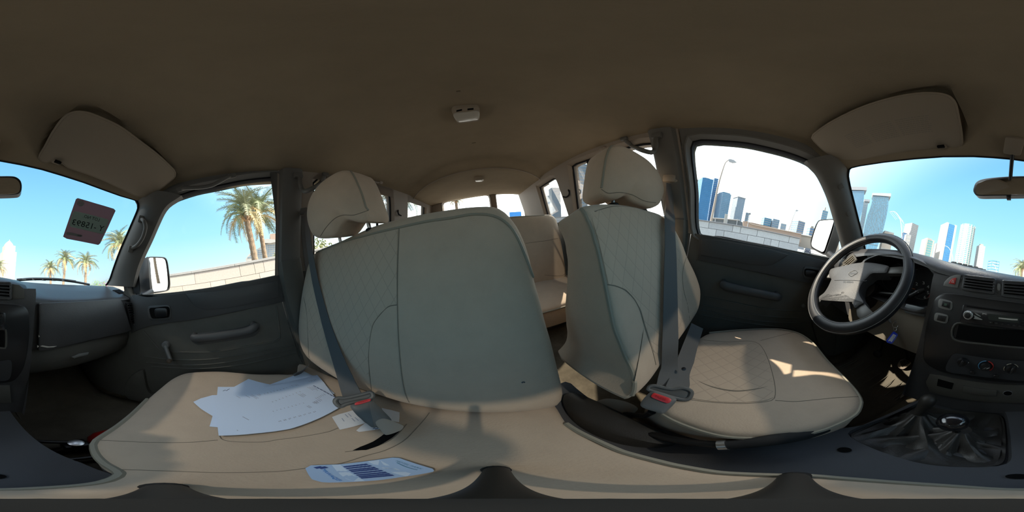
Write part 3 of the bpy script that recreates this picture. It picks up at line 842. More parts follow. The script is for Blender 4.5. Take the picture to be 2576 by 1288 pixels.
for px in ([(1765, 855), (1831, 860), (1884, 858), (1909, 865), (1925, 887), (1939, 924), (1950, 973), (1948, 1002), (1930, 1010), (1872, 1015), (1790, 1012), (1733, 1005)], [(1913, 857), (1955, 846), (1995, 836)], [(1950, 1007), (2000, 1010), (2056, 1005), (2110, 1000), (2159, 998)]):
    line_on('seam', px, onDC, 0.0009, m_seam, DRV, 50)
line_on('crease', [(1741, 951), (1790, 973), (1851, 984), (1913, 977), (1946, 967)], onDC, lambda t: 0.0005+0.0025*math.sin(PI*t), m_seam, DRV, 30)
box_ob('seat_base', (-0.42, 0.08, -0.60), (1, 0, 0), (0, 1, 0), (0.36, 0.34, 0.115), 0.03, m_black, DRV)
hd_px = [(1549, 362.5), (1538, 366), (1530, 377), (1524, 395), (1519, 422), (1512, 474), (1516, 490), (1530, 500), (1546, 503), (1558, 500), (1568, 494), (1578, 497), (1588, 507), (1603, 514), (1620, 519.5), (1638, 524.5), (1660, 516), (1668, 503), (1673.5, 484), (1672, 465), (1665, 443), (1655, 426), (1633, 402), (1605, 383), (1579, 369), (1564, 364)]
headrest(DRV, hd_px, (1593, 450), (-0.44, -0.318, 0.17), V((0.12, 0.99, 0.10)).normalized(), V((-0.012, -0.105, -0.012)), [(1551, 363), (1539, 367), (1531, 378), (1525, 396), (1520, 423), (1513, 473)], [(1513, 476), (1530, 486), (1560, 484), (1590, 490), (1620, 505), (1650, 510)],
         [(V((-0.36, -0.36, 0.12)), V((-0.36, -0.345, 0.035))), (V((-0.50, -0.35, 0.12)), V((-0.50, -0.335, 0.03)))], None)
slab('side_cover', [(1482, 1022), (1500, 1010), (1530, 1003), (1575, 1011), (1604, 1028), (1580, 1046), (1540, 1053), (1510, 1048), (1490, 1036)], atD(0.60), 0.012, mat('seat base plastic', (0.34, 0.28, 0.21), 0.6), DRV, inset=0.004, back=0.03, sm=40)
# --- rear bench
REAR = thing('rear_bench_seat', 'beige rear bench behind the gap between the front seats', 'car seat', (0, -1.05, -0.62))
atRB = atP((0, -1.235, 0.0), (0, 1, 0.28))
o2 = resample(smooth([V((x, z)) for x, z in ((-0.635, -0.02), (-0.62, 0.035), (-0.57, 0.058), (0, 0.066), (0.57, 0.058), (0.62, 0.035), (0.635, -0.02), (0.635, -0.45), (0.59, -0.49), (0, -0.5), (-0.59, -0.49), (-0.635, -0.45))], 140), 100)
bm = pad_bm(o2, (0, -0.2), lambda x, z: V((x, -1.235-0.28*z, z)), (0, 1, 0.28), rnd=0.02, bulge=0.012, back=(0, -0.13, -0.03), bpow=5)
RB = bm_ob('backrest', bm, m_fab, REAR); onRB = atM(bvh_of(RB))
o2 = resample(smooth([V((x, y)) for x, y in ((-0.655, -0.80), (-0.62, -0.735), (-0.5, -0.72), (0, -0.715), (0.5, -0.72), (0.62, -0.735), (0.655, -0.80), (0.655, -1.18), (0, -1.2), (-0.655, -1.18))], 140), 100)
bm = pad_bm(o2, (0, -0.95), lambda x, y: V((x, y, -0.46)), (0, 0, 1), rnd=0.012, bulge=0.012, back=(0, 0, -0.14), bpow=5)
bm_ob('cushion', bm, m_fab, REAR)
tube_ob('piping', smooth([V((x, y, -0.474)) for x, y in ((-0.657, -1.0), (-0.657, -0.80), (-0.62, -0.733), (-0.5, -0.717), (0, -0.712), (0.5, -0.717), (0.62, -0.733), (0.657, -0.8), (0.657, -1.0))], 60, False), 0.005, m_pipe, REAR)
line_on('seam', [(1322, 612), (1370, 606), (1420, 601), (1421, 640), (1420, 690), (1370, 692)], onRB, 0.0016, m_seam, REAR, 50)
line_on('piping', [(1284, 548), (1330, 544), (1400, 541), (1418, 545), (1428, 556)], onRB, 0.004, m_pipe, REAR, 40)
box_ob('seat_base', (0, -0.98, -0.625), (1, 0, 0), (0, 1, 0), (1.2, 0.40, 0.07), 0.02, m_dashlow, REAR)
# ------------------------------------------------------------------ dashboard
m_lcd = mat('radio display', (0.03, 0.034, 0.03), 0.25, spec=0.5)
m_silver = mat('silver trim', (0.62, 0.63, 0.64), 0.25, metal=0.9)
m_white = mat('white print', (0.62, 0.62, 0.60), 0.6)
m_redp = mat('red plastic', (0.42, 0.035, 0.03), 0.45)
m_bluep = mat('blue print', (0.05, 0.16, 0.28), 0.6)
m_grey = mat('grey plastic', (0.16, 0.16, 0.155), 0.5)
DASH = thing('dashboard', 'dark grey dashboard under the windscreen from door to door', 'dashboard', (0, 0.6, -0.35))
xt = [(-0.715, .60, .022, .475, -.03), (-0.66, .58, .030, .468, -.02), (-0.58, .55, .040, .462, -.004), (-0.52, .50, .047, .455, .010), (-0.46, .495, .053, .452, .024), (-0.40, .49, .058, .45, .034), (-0.33, .49, .061, .45, .038), (-0.26, .49, .060, .45, .036), (-0.20, .495, .055, .448, .027), (-0.15, .50, .049, .445, .015), (-0.09, .51, .044, .442, .010), (0.0, .52, .040, .440, .009), (0.08, .53, .037, .440, .007), (0.13, .54, .035, .442, .003), (0.17, .56, .033, .45, -.008), (0.20, .62, .033, .468, -.022), (0.27, .65, .034, .470, -.027), (0.40, .645, .034, .470, -.028), (0.55, .62, .033, .468, -.029), (0.66, .60, .029, .465, -.032), (0.715, .59, .025, .466, -.036)]
rows = []
for x, yc, zc, yf, zf in xt:
    yb = max(wind_y(x, 0.03)+0.05, yc+0.03)
    if x > 0.18: row = [(yb, 0.018), (yc+0.03, zc-0.003), (yc, zc), (lerp(yc, yf, .3), lerp(zc, zf, .22)), (lerp(yc, yf, .6), lerp(zc, zf, .5)), (yf+0.02, zf+0.007), (yf+0.006, zf+0.001), (yf-0.002, zf-0.006), (yf-0.005, zf-0.014)]
    else: row = [(yb, 0.016), (lerp(yb, yc, .5), lerp(.016, zc, .6)), (yc+0.02, zc-0.001), (yc, zc), (lerp(yc, yf, .4), lerp(zc, zf, .12)), (yf+0.016, lerp(zc, zf, .45)), (yf+0.004, lerp(zc, zf, .75)), (yf-0.001, zf), (yf-0.002, zf-0.008)]
    rows.append([V((x, y, z)) for y, z in row])
bm = bmesh.new(); add_loft(bm, rows, False)
bm_ob('top_pad', bm, m_dash, DASH)
# face on the passenger side
bm = bmesh.new()
add_loft(bm, [[V((x, y+0.02*ss(0.6, 0.72, x), z)) for x in (0.185, 0.22, 0.3, 0.42, 0.54, 0.64, 0.715)] for y, z in ((.463, -.038), (.461, -.06), (.462, -.12), (.466, -.185), (.472, -.197))], False)
bm_ob('passenger_face', bm, m_dash, DASH)
bm = bmesh.new()
add_loft(bm, [[V((x, y+0.02*ss(0.6, 0.72, x), z)) for x in (0.165, 0.22, 0.3, 0.42, 0.54, 0.64, 0.715)] for y, z in ((.476, -.195), (.472, -.202), (.476, -.25), (.492, -.295), (.515, -.315), (.56, -.325), (1.06, -.30))], False)
bm_ob('lower_panel', bm, m_dashlow, DASH)
GY = atY(0.458)
gb = slab('glovebox_lid', [(96, 768), (97, 764.5), (103, 762.5), (160, 760), (220, 757), (270, 754), (292, 753), (300, 754.5), (304, 760), (310, 775), (318, 800), (325, 822), (327, 830), (316, 835), (270, 845), (220, 855), (170, 867), (120, 878), (98, 881), (95, 878), (95, 840), (96, 800)], GY, 0.009, m_dash, DASH, inset=0.003)
slab('scratch', [(102, 871), (107, 869), (125, 872), (143, 870.5), (135, 873.5), (118, 874.5)], atY(0.4475), 0.0006, mat('scratch', (0.5, 0.47, 0.42), 0.8), gb)
slab('scratch', [(97, 842), (100, 846), (97, 849)], atY(0.4475), 0.0006, MATS['scratch'], gb)
slab('scratch', [(94, 868), (98, 871), (94, 875)], atY(0.4475), 0.0006, MATS['scratch'], gb)
slab('glovebox_latch', [(180, 898), (200, 889), (222, 886), (219, 892), (200, 896), (186, 901)], atY(0.47), 0.004, m_grey, DASH, inset=0.001)
def vent(name, px, F, material, nh=5, nv=0, root=None, fr=0.005, tilt=0.0, slat=None, fmat=None):
    """bezel ring, dark hollow and separate slats between the traced corners (tl, tr, br, bl)"""
    c = [F(u, v) for u, v in px]; n = normal_of(c)
    if n.dot(c[0]) > 0: n = -n
    root = root or DASH
    bm = bmesh.new(); add_slab(bm, c, n, 0.0012, 0); v_ = bm_ob(name, bm, m_hole, root, False)
    loop = resample(smooth(resample(c, 40), 60), 60)
    tube_ob('vent_bezel', [p+n*0.003 for p in loop], fr, fmat or material, v_, 8, closed=True)
    for i in range(nh):
        t = (i+0.5)/nh
        a, b = c[0].lerp(c[3], t), c[1].lerp(c[2], t)
        box_ob('vent_slat', (a+b)/2+n*0.004, b-a, (c[3]-c[0]).normalized()*0.35+n, ((b-a).length, 0.010, 0.0022), 0.0006, slat or material, v_, 1)
    for i in range(nv):
        t = (i+1)/(nv+1)
        a, b = c[0].lerp(c[1], t), c[3].lerp(c[2], t)
        box_ob('vent_bar', (a+b)/2+n*0.003, b-a, n, ((b-a).length, 0.006, 0.002), 0.0005, slat or material, v_, 1)
    return v_
vent('passenger_vent', [(316, 763), (329, 763), (341, 812), (329, 815)], atY(0.452), m_black, 9, 1, fr=0.004)
slab('vent_thumbwheel', [(333, 813), (343, 806), (345, 812), (336, 818)], atY(0.45), 0.004, m_grey, DASH, inset=0.001)
tp = bvh_of(bpy.data.objects['top_pad']); onT = atM(tp, 0.001)
df = slab('defroster_vent', [(283, 731), (300, 729), (313, 737), (300, 739)], onT, 0.002, m_hole, DASH)
# driver's end, knee panel
bm = bmesh.new()
add_loft(bm, [[V((x, y+0.012*ss(-.6, -.72, x), z)) for x in (-.715, -.66, -.58, -.505, -.49)] for y, z in ((.462, -.02), (.458, -.05), (.465, -.1), (.48, -.2), (.49, -.26), (.53, -.28), (1.06, -.26))], False)
bm_ob('driver_face', bm, m_dash, DASH)
bm = bmesh.new()
add_loft(bm, [[V((x, y, z)) for x in (-.51, -.42, -.33, -.24, -.165)] for y, z in ((.62, -.118), (.50, -.122), (.478, -.135), (.478, -.17), (.487, -.25), (.495, -.285), (.53, -.30), (1.06, -.28))], False)
bm_ob('knee_panel', bm, mat('knee panel plastic', (0.17, 0.15, 0.12), 0.6, bump=0.15, bscale=700, spec=0.3), DASH)
# instrument binnacle
CY = atY(0.449)
op = [CY(u, v) for u, v in [(2170, 668), (2176, 660), (2183, 654), (2196, 648), (2216, 642.5), (2245, 642), (2271, 646), (2300, 654), (2325, 667), (2346, 687), (2355, 704), (2357, 718), (2350, 742), (2340, 765)]]
op += [V((-0.20, 0.449, -0.118)), V((-0.30, 0.449, -0.122)), V((-0.42, 0.449, -0.118)), V((-0.468, 0.449, -0.09)), V((-0.478, 0.449, -0.05))]
op = resample(smooth(op, 120), 80); oc = V((-0.325, 0.449, -0.04))
bm = bmesh.new()
add_loft(bm, [[V((oc.x+(p.x-oc.x)*f, y, oc.z+(p.z-oc.z)*g)) for p in op] for f, g, y in ((1.16, 1.10, .455), (1.06, 1.05, .446), (1.015, 1.015, .4455), (1.0, 1.0, .452), (0.98, 0.97, .50), (0.95, 0.93, .60))])
bm_ob('instrument_hood', bm, m_dash, DASH)
bm = bmesh.new(); bm.faces.new([bm.verts.new((oc.x+(p.x-oc.x)*.96, .598, oc.z+(p.z-oc.z)*.94)) for p in op])
GF = bm_ob('gauge_face', bm, mat('gauge face', (0.02, 0.021, 0.022), 0.7), DASH, False)
GP = atY(0.594)
for t_, u, v in (('2', 2306.5, 714), ('3', 2323.5, 711.5), ('4', 2335, 721), ('5', 2335, 736), ('6', 2327, 747.5)):
    text_on('gauge_digit', [(t_, 0, 0, 1, 1)], [GP(u-3, v-4), GP(u+2.6, v-3), GP(u+2.6, v+4.5), GP(u-3, v+3.5)], m_white, GF, 0.0005)
line_on('gauge_redline', [(2340.6, 735.5), (2338.5, 743), (2335, 748.5), (2330, 752.5)], GP, 0.0016, m_redp, GF, 14)
line_on('gauge_needle', [(2302, 727.5), (2292, 725)], GP, 0.0014, mat('needle red', (0.6, 0.16, 0.08), 0.5), GF, 4)
tube_ob('gauge_ring', [V((-0.262+0.062*math.cos(a), .592, -0.045+0.062*math.sin(a))) for a in [2*PI*k/40 for k in range(40)]], 0.0012, m_grey, GF, 5, closed=True)
tube_ob('gauge_ring', [V((-0.40+0.062*math.cos(a), .592, -0.045+0.062*math.sin(a))) for a in [2*PI*k/40 for k in range(40)]], 0.0012, m_grey, GF, 5, closed=True)
vent('driver_vent', [(2122, 662), (2147, 641), (2156, 655), (2136, 672)], atY(0.452), m_dashlow, 4, 0, slat=mat('pale vent slat', (0.35, 0.32, 0.27), 0.5), fmat=m_dashlow)
vent('driver_vent', [(2106, 684), (2124, 665), (2140, 672), (2128, 690)], atY(0.452), m_dashlow, 4, 0, slat=MATS['pale vent slat'], fmat=m_dashlow)
# centre: vent panel, black fascia, heater, ashtray
bm = bmesh.new()
add_loft(bm, [[V((x, y, z)) for x in (-.165, -.15, -.1, 0.0, .1, .16, .19, .195)] for y, z in ((.445, .004), (.441, -.01), (.441, -.045), (.444, -.06), (.444, -.2), (.447, -.30), (.452, -.315), (.46, -.46))], False)
bm_ob('centre_stack', bm, m_dash, DASH)
for sx in (-1, 1):
    x0 = -.165 if sx < 0 else .195
    bm = bmesh.new()
    add_loft(bm, [[V((x0, y, z)) for y in (.445, .5, .7, 1.05)] for z in (.006, -.15, -.3, -.47)], False)
    bm_ob('centre_stack_side', bm, m_dash, DASH)
fas = [(2348.7, 761.5), (2353, 752), (2359.7, 745.6), (2372.4, 740.5), (2390, 740), (2412, 741.7), (2465, 749.6), (2520, 757), (2576, 764), (2613, 767), (2628, 769), (2640, 774), (2647, 785), (2649, 809), (2649, 841), (2645, 880), (2639, 910), (2631, 932), (2619, 949), (2605, 959), (2576, 963), (2530, 960.5), (2491, 957), (2450, 950.5), (2412, 943.7), (2372, 935), (2346, 924), (2329, 911), (2323, 897), (2325, 864.5), (2330, 825), (2338, 793)]
FY = atY(0.425)
FAS = slab('centre_fascia', fas, FY, 0.004, m_black, DASH, inset=0.004, back=0.02, sm=110)
tube_ob('fascia_edge', [p+V((0, 0.008, 0)) for p in [FY(q.x, q.y) for q in smooth(fas, 90)]], 0.0025, m_dash, DASH, 6, closed=True)
FZ = atY(0.4205)
# hazard switch, vents
hz = slab('hazard_switch', [(2373.7, 719), (2376, 710), (2383, 702), (2391, 696), (2399, 693), (2409, 691), (2418.6, 691.5), (2414, 708), (2409, 724.5), (2390, 722)], atY(0.441), 0.004, m_grey, DASH, inset=0.002)
slab('hazard_button', [(2387, 713), (2391, 705), (2397, 700.5), (2406.5, 698.5), (2405, 707), (2402.5, 715.5)], atY(0.4375), 0.005, m_redp, hz, inset=0.002)
text_on('hazard_triangle', [('\u25b3', 0.0, 0, 1, 1)], [atY(0.432)(2394, 703), atY(0.432)(2401, 704), atY(0.432)(2400, 711), atY(0.432)(2393, 710)], m_white, hz, 0.0004)
vent('centre_vent', [(2428, 694), (2503, 703), (2499, 737.5), (2422.6, 727)], atY(0.437), m_dash, 5, 0, fr=0.004)
vent('centre_vent', [(2524, 708), (2602, 712), (2602, 752), (2521.6, 743)], atY(0.437), m_dash, 5, 0, fr=0.004)
slab('vent_wheel', [(2508, 716), (2511, 713), (2516, 715), (2518, 722), (2516, 730), (2511, 731), (2508, 726)], atY(0.439), 0.005, m_grey, DASH, inset=0.001, sm=20)
slab('blank_cover', [(2606, 714), (2624, 717), (2636, 727), (2637, 751), (2606, 753)], atY(0.439), 0.003, m_dashlow, DASH, inset=0.002)
# switches
for px, cap in (([(2364.5, 752), (2391, 757), (2396, 762), (2392, 780), (2363, 774), (2360, 768)], [(2372, 757), (2391, 761), (2388, 775), (2369, 770)]), ([(2355, 787), (2382, 792), (2385.6, 797), (2380, 813), (2352, 807), (2350, 802)], [(2361, 792), (2381, 796), (2377, 809), (2357, 805)])):
    s_ = slab('switch', px, FZ, 0.002, m_grey, FAS, inset=0.0015, sm=36)
    slab('switch_button', cap, atY(0.4187), 0.003, m_black, s_, inset=0.001)
text_on('switch_symbol', [('\u229e', 0, 0, 1, 1)], [atY(0.4155)(2376, 763), atY(0.4155)(2382, 764), atY(0.4155)(2381, 769.5), atY(0.4155)(2375, 768.5)], mat('green print', (0.12, 0.22, 0.16), 0.6), FAS, 0.0004)
# storage pocket under the radio
pk = [(2412, 815.6), (2576, 831), (2586, 833), (2586, 871), (2576, 871.5), (2480, 862), (2404, 851)]
bm = bmesh.new(); f0 = [FZ(u, v) for u, v in pk]; ce = sum(f0, V((0, 0, 0)))/len(f0)
add_slab(bm, f0, V((0, -1, 0)), 0.001); PO = bm_ob('storage_pocket', bm, m_hole, FAS, False)
tube_ob('pocket_rim', [FZ(q.x, q.y)+V((0, -0.001, 0)) for q in smooth([(2408, 813), (2576, 828), (2590, 830), (2590, 874), (2576, 875), (2480, 866), (2400, 853)], 60)], 0.0028, m_dashlow, FAS, 6, closed=True)
# heater controls
hp = slab('heater_panel', [(2396, 892), (2410, 890), (2500, 903), (2576, 908), (2604, 908), (2600, 952), (2573, 958), (2500, 951), (2430, 942), (2380, 931)], FZ, 0.001, mat('heater panel', (0.022, 0.024, 0.028), 0.5), FAS, sm=60)
HZ = atY(0.4175)
for (u, v, kind) in ((2421.5, 909.5, 0), (2480, 921, 1), (2543.5, 927.5, 2)):
    c = HZ(u, v); kn = lathe_ob('heater_knob', c, (0, -1, 0), [(0.0135, 0), (0.013, 0.004), (0.0115, 0.009), (0.011, 0.010)], m_black, FAS, 22)
    box_ob('knob_grip', c+V((0, -0.012, 0)), (0.25, 0, 1) if kind != 1 else (1, 0, 0.8), (0, 1, 0), (0.021, 0.009, 0.006), 0.001, m_black, kn, 1)
    if kind == 1:
        for mm, a0, a1 in ((m_bluep, 95, 225), (m_redp, -50, 85)):
            tube_ob('heater_scale', [c+V((0.0165*math.cos(math.radians(a)), 0, 0.0165*math.sin(math.radians(a)))) for a in range(a0, a1+1, 8)], 0.0016, mm, FAS, 6)
        tube_ob('knob_mark', [c+V((0.002, -0.0178, 0.001)), c+V((0.008, -0.0178, 0.006))], 0.0006, m_white, kn, 4)
    if kind == 2:
        for a0, a1 in ((20, 75), (95, 140), (160, 215)):
            tube_ob('heater_scale', [c+V((0.0165*math.cos(math.radians(a)), 0, 0.0165*math.sin(math.radians(a)))) for a in range(a0, a1+1, 8)], 0.001, mat('cream print', (0.36, 0.33, 0.26), 0.6), FAS, 6)
    if kind == 0:
        lathe_ob('heater_mark', c+V((0.014, 0, 0)), (0, -1, 0), [(0.0015, 0), (0.001, 0.001)], m_white, FAS, 8)
for u, v in ((2446, 937), (2505, 946)):
    lathe_ob('heater_button', HZ(u, v), (0, -1, 0), [(0.006, 0), (0.0065, 0.003), (0.005, 0.005)], m_black, FAS, 16)
# ashtray panel under the fascia
AY = atY(0.452)
ap = slab('ashtray_panel', [(2340, 940), (2372, 944), (2440, 957), (2520, 966), (2600, 968), (2604, 1012), (2520, 1012), (2440, 1006), (2380, 996), (2340, 985), (2330, 960)], AY, 0.004, m_dashlow, DASH, inset=0.002)
AZ = atY(0.4475)
slab('coin_slot', [(2360, 953), (2399, 964), (2394, 979), (2357, 970)], AZ, 0.0012, m_hole, ap)
slab('ashtray_drawer', [(2424, 969), (2508, 981), (2505, 996), (2420, 985)], AZ, 0.005, m_dashlow, ap, inset=0.0015)
tube_ob('lighter_ring', [AZ(2535+11.5*math.cos(a), 989.5+6*math.sin(a)) for a in [2*PI*k/24 for k in range(24)]], 0.0012, m_silver, ap, 6, closed=True)
slab('lighter_socket', [(2535+10*math.cos(2*PI*k/16), 989.5+5*math.sin(2*PI*k/16)) for k in range(16)], AZ, 0.0012, m_hole, ap)

# ------------------------------------------------------------------ car radio (a unit of its own, pushed into the fascia)
RD = thing('car_radio', 'black car radio with silver volume ring above the open pocket', 'radio', FZ(2505, 805))
RY = atY(0.418)
slab('faceplate', [(2424, 767), (2428, 766), (2576, 784), (2588, 787), (2588, 829), (2576, 829.5), (2500, 820), (2418, 810), (2416, 806)], RY, 0.006, mat('radio faceplate', (0.014, 0.014, 0.016), 0.25, spec=0.5), RD, inset=0.0015)
RZ = atY(0.4115)
c = RZ(2435.8, 792)
lathe_ob('volume_knob', c, (0, -1, 0), [(0.0122, -0.001), (0.0125, 0.004), (0.0108, 0.0065), (0.0095, 0.0068), (0.008, 0.0055), (0.0068, 0.0065), (0.006, 0.0085), (0.004, 0.009)], mat('knob chrome', (0.78, 0.79, 0.8), 0.22, metal=0.85), RD, 30)
lathe_ob('knob_cap', c+V((0, -0.006, 0)), (0, -1, 0), [(0.0072, 0), (0.0072, 0.003), (0.005, 0.0036)], m_black, RD, 24)
slab('chrome_fin', [(2451, 786), (2455, 787), (2468, 795.5), (2466, 796.5), (2456, 792)], RZ, 0.0012, m_silver, RD)
slab('chrome_fin', [(2450, 792), (2472, 803.5), (2470, 805), (2449, 801.5), (2452, 798)], RZ, 0.0012, m_silver, RD)
dsp = slab('display', [(2486, 790.5), (2489, 789.5), (2564, 799), (2563, 812), (2489, 804.5), (2486, 802)], RZ, 0.0008, m_lcd, RD)
slab('display_label', [(2512, 798.5), (2548, 802), (2560, 802.5), (2560, 806), (2545, 805.5), (2512, 801.5)], atY(0.4105), 0.0005, mat('pale label strip', (0.5, 0.49, 0.45), 0.7), dsp)
text_on('maker_lettering', [('JVC', 0, 0, 1, 1)], [RZ(2471, 786.7), RZ(2482.3, 788.5), RZ(2482, 793), RZ(2470.7, 790.8)], m_white, RD, 0.0006)
for k in range(6):
    u = lerp(2492, 2566, k/5); v = lerp(809, 818.5, k/5)
    b = slab('preset_button', [(u-5, v), (u+5, v+1), (u+5, v+4.5), (u-5, v+3.5)], RZ, 0.0016, m_black, RD, inset=0.0005)
    text_on('button_print', [(str(k+1), 0, 0, 1, 1)], [atY(.4097)(u-1.2, v+0.6), atY(.4097)(u+0.6, v+0.7), atY(.4097)(u+0.6, v+3.2), atY(.4097)(u-1.2, v+3.0)], m_grey, b, 0.0003)
for k in range(5):
    u = 2575; v = 792.5+k*7
    slab('side_button', [(u-6, v), (u+7, v+1), (u+7, v+4.5), (u-6, v+3.5)], RZ, 0.0012, m_black, RD)
tube_ob('disc_slot', [RZ(2432, 770.5), RZ(2500, 779.5), RZ(2584, 789)], 0.0012, m_hole, RD, 5)

# ------------------------------------------------------------------ steering wheel, column, key
WC = V((-0.4287, 0.4028, -0.0661)); WT = 0.5405
WNn = V((0, -math.cos(WT), math.sin(WT))); WX = V((1, 0, 0)); WY = WNn.cross(WX)
SW = thing('steering_wheel', 'four-spoke steering wheel in a stitched black leather cover', 'steering wheel', WC)
m_leath = mat('black leather', (0.018, 0.019, 0.022), 0.42, bump=0.2, bscale=420, spec=0.4)
m_hub = mat('hub vinyl', (0.068, 0.068, 0.07), 0.5, bump=0.5, bscale=330, spec=0.4)
bm = bmesh.new()
add_loft(bm, [[WC+(WX*math.cos(a)+WY*math.sin(a))*(0.198+0.0205*math.cos(b))+WNn*0.0185*math.sin(b) for b in [2*PI*k/14 for k in range(14)]] for a in [2*PI*i/72 for i in range(73)]], True)
bmesh.ops.remove_doubles(bm, verts=bm.verts, dist=1e-5)
bm_ob('rim', bm, m_leath, SW)
tube_ob('rim_stitching', [WC+(WX*math.cos(a)+WY*math.sin(a))*(0.198-0.0135)+WNn*0.0142 for a in [2*PI*i/90 for i in range(90)]], 0.0012, m_grey, SW, 5, closed=True)
tube_ob('rim_stitching', [WC+(WX*math.cos(a)+WY*math.sin(a))*(0.198+0.0185)+WNn*0.0095 for a in [2*PI*i/90 for i in range(90)]], 0.0009, m_grey, SW, 5, closed=True)
HF = atP(WC-WNn*0.022, WNn)
hub_px = [(2094, 682.6), (2128, 673.6), (2155, 668), (2182, 666), (2211, 669), (2239.6, 676), (2237, 685), (2233, 692), (2216, 692.7), (2198, 693.5), (2186.7, 703), (2173, 718.6), (2166, 736.7), (2168.6, 750), (2177.7, 766), (2168, 772), (2157, 779.5), (2152, 771), (2141.6, 757), (2126, 751), (2099, 748.5), (2081, 751), (2068, 763.7), (2066, 757), (2066, 751), (2078.6, 741), (2087.6, 727.7), (2094, 714), (2096.5, 706), (2091, 701)]
hubo = slab('hub_pad', hub_px, HF, 0.018, m_hub, SW, inset=0.006, back=0.03, n=WNn, sm=110)
HT = atP(WC-WNn*0.0034, WNn)
m_spoke = mat('spoke plastic', (0.08, 0.078, 0.073), 0.45, spec=0.4)
for px in ([(2052, 692), (2066, 691), (2094, 683), (2092, 702.5), (2070, 702), (2048, 704)], [(2239.6, 676.5), (2267.7, 675), (2286, 676), (2280, 692), (2258.7, 692), (2233.5, 692)], [(2036, 762), (2048, 760), (2066, 751.5), (2068, 763), (2051.5, 776), (2044, 782)], [(2157.5, 779), (2178, 766.5), (2190, 780), (2202, 792), (2170, 808), (2160, 797)]):
    slab('spoke', px, atP(WC-WNn*0.024, WNn), 0.012, m_spoke, SW, inset=0.004, back=0.008, n=WNn)
line_on('hub_seam', [(2099, 705), (2125, 704.8), (2150, 705.3), (2178, 707), (2181, 705)], HT, 0.0007, m_black, SW, 20)
def hubq(u0, v0, u1, v1, u2, v2, u3, v3): return [HT(u0, v0), HT(u1, v1), HT(u2, v2), HT(u3, v3)]
text_on('hub_lettering', [('SRS AIRBAG', 0, 0, 1, 1)], hubq(2121.5, 707, 2146.5, 707.5, 2146, 711.5, 2120.5, 711), m_black, SW, 0.0006)
# oval maker badge with a name bar
ecx, ecy = 2145.7, 687.5
line_on('badge', [(2134.5, 690.5), (2136.5, 686), (2141, 684), (2147, 680.8), (2152.5, 680.5), (2155, 683.5), (2157.3, 685), (2155.5, 688.5), (2150, 691), (2145, 694.5), (2139.5, 695), (2137.5, 692.5)], HT, 0.0007, m_black, SW, 60, closed=True)
text_on('badge_lettering', [('NISSAN', 0, 0, 1, 1)], hubq(2138.2, 686.6, 2153.8, 685.8, 2153.4, 689, 2137.8, 690), m_black, SW, 0.0006)
line_on('horn_mark', [(2116, 737.5), (2118.5, 735), (2123, 735.3), (2122, 737.5), (2118.5, 737.8)], HT, 0.0006, m_black, SW, 16, closed=True)
SC = thing('steering_column', 'black column shroud behind the wheel with indicator stalk', 'steering column', WC-WNn*0.1)
bm = bmesh.new()
add_loft(bm, [[WC-WNn*d+(WX*math.cos(a)*w+WY*math.sin(a)*h)-WY*0.01 for a in [2*PI*k/24 for k in range(24)]] for d, w, h in ((0.045, .035, .035), (0.055, .058, .05), (0.10, .064, .056), (0.17, .07, .062), (0.25, .07, .062), (0.36, .06, .05))], True, True, True)
bm_ob('shroud', bm, m_black, SC)
st0 = WC-WNn*0.085
tube_ob('indicator_stalk', [st0+V((0.05, 0, 0.0)), atD(0.56)(2290, 744), atD(0.553)(2305, 737), atD(0.552)(2319, 729), atD(0.552)(2325, 727)], lambda t: 0.0085+0.003*ss(0.3, 0.8, t), m_black, SC, 12)
for k, (u, v) in enumerate(((2302, 729), (2309, 732))):
    lathe_ob('stalk_mark', atD(0.54)(u+1, v+3), -ray(u, v), [(0.0012, 0), (0.0008, 0.0012)], m_white, SC, 6)
slab('column_cover', [(2283, 764), (2338, 776), (2334, 783), (2328, 796), (2280, 785), (2276, 778)], atY(0.47), 0.01, mat('cover plastic', (0.11, 0.125, 0.135), 0.45), SC, inset=0.003)
lathe_ob('ignition_lock', atD(0.60)(2246, 803), -ray(2246, 803)+V((0.2, 0, 0)), [(0.018, -0.02), (0.0175, 0.0), (0.015, 0.004), (0.008, 0.0045), (0.007, 0.001)], m_grey, SC, 20)
KEY = thing('key', 'ignition key with a blue plastic tag hanging under the wheel', 'key', atD(0.58)(2252, 822))
kf = lambda u, v: atD(0.585)(u, v)
tube_ob('key_blade', [kf(2250, 809), kf(2262, 811)], 0.0028, mat('key steel', (0.5, 0.5, 0.48), 0.3, metal=1), KEY, 8)
tube_ob('key_ring', [kf(2252+7*math.cos(a), 817.5+7*math.sin(a)) for a in [2*PI*k/24 for k in range(24)]], 0.0009, MATS['key steel'], KEY, 6, closed=True)
tube_ob('key_ring', [kf(2248+3.5*math.cos(a)+3.5, 827.5+5*math.sin(a)) for a in [2*PI*k/20 for k in range(20)]], 0.0008, MATS['key steel'], KEY, 6, closed=True)
tg = slab('tag', [(2229.5, 856.5), (2245.5, 835.5), (2249, 834), (2258, 840), (2258.5, 844), (2246.5, 862), (2242, 865), (2231, 861.5)], kf, 0.004, mat('blue tag plastic', (0.02, 0.06, 0.62), 0.35), KEY, inset=0.001)
tl = slab('tag_label', [(2234, 857.5), (2247, 840), (2254.5, 843.5), (2243, 861), (2240.5, 859), (2238, 857.5), (2236, 859)], atD(0.5805), 0.0005, mat('tag paper', (0.62, 0.66, 0.78), 0.7), tg)
line_on('tag_writing', [(2250.5, 845), (2248, 849), (2247.5, 854)], atD(0.5796), 0.0004, m_black, tl, 10)

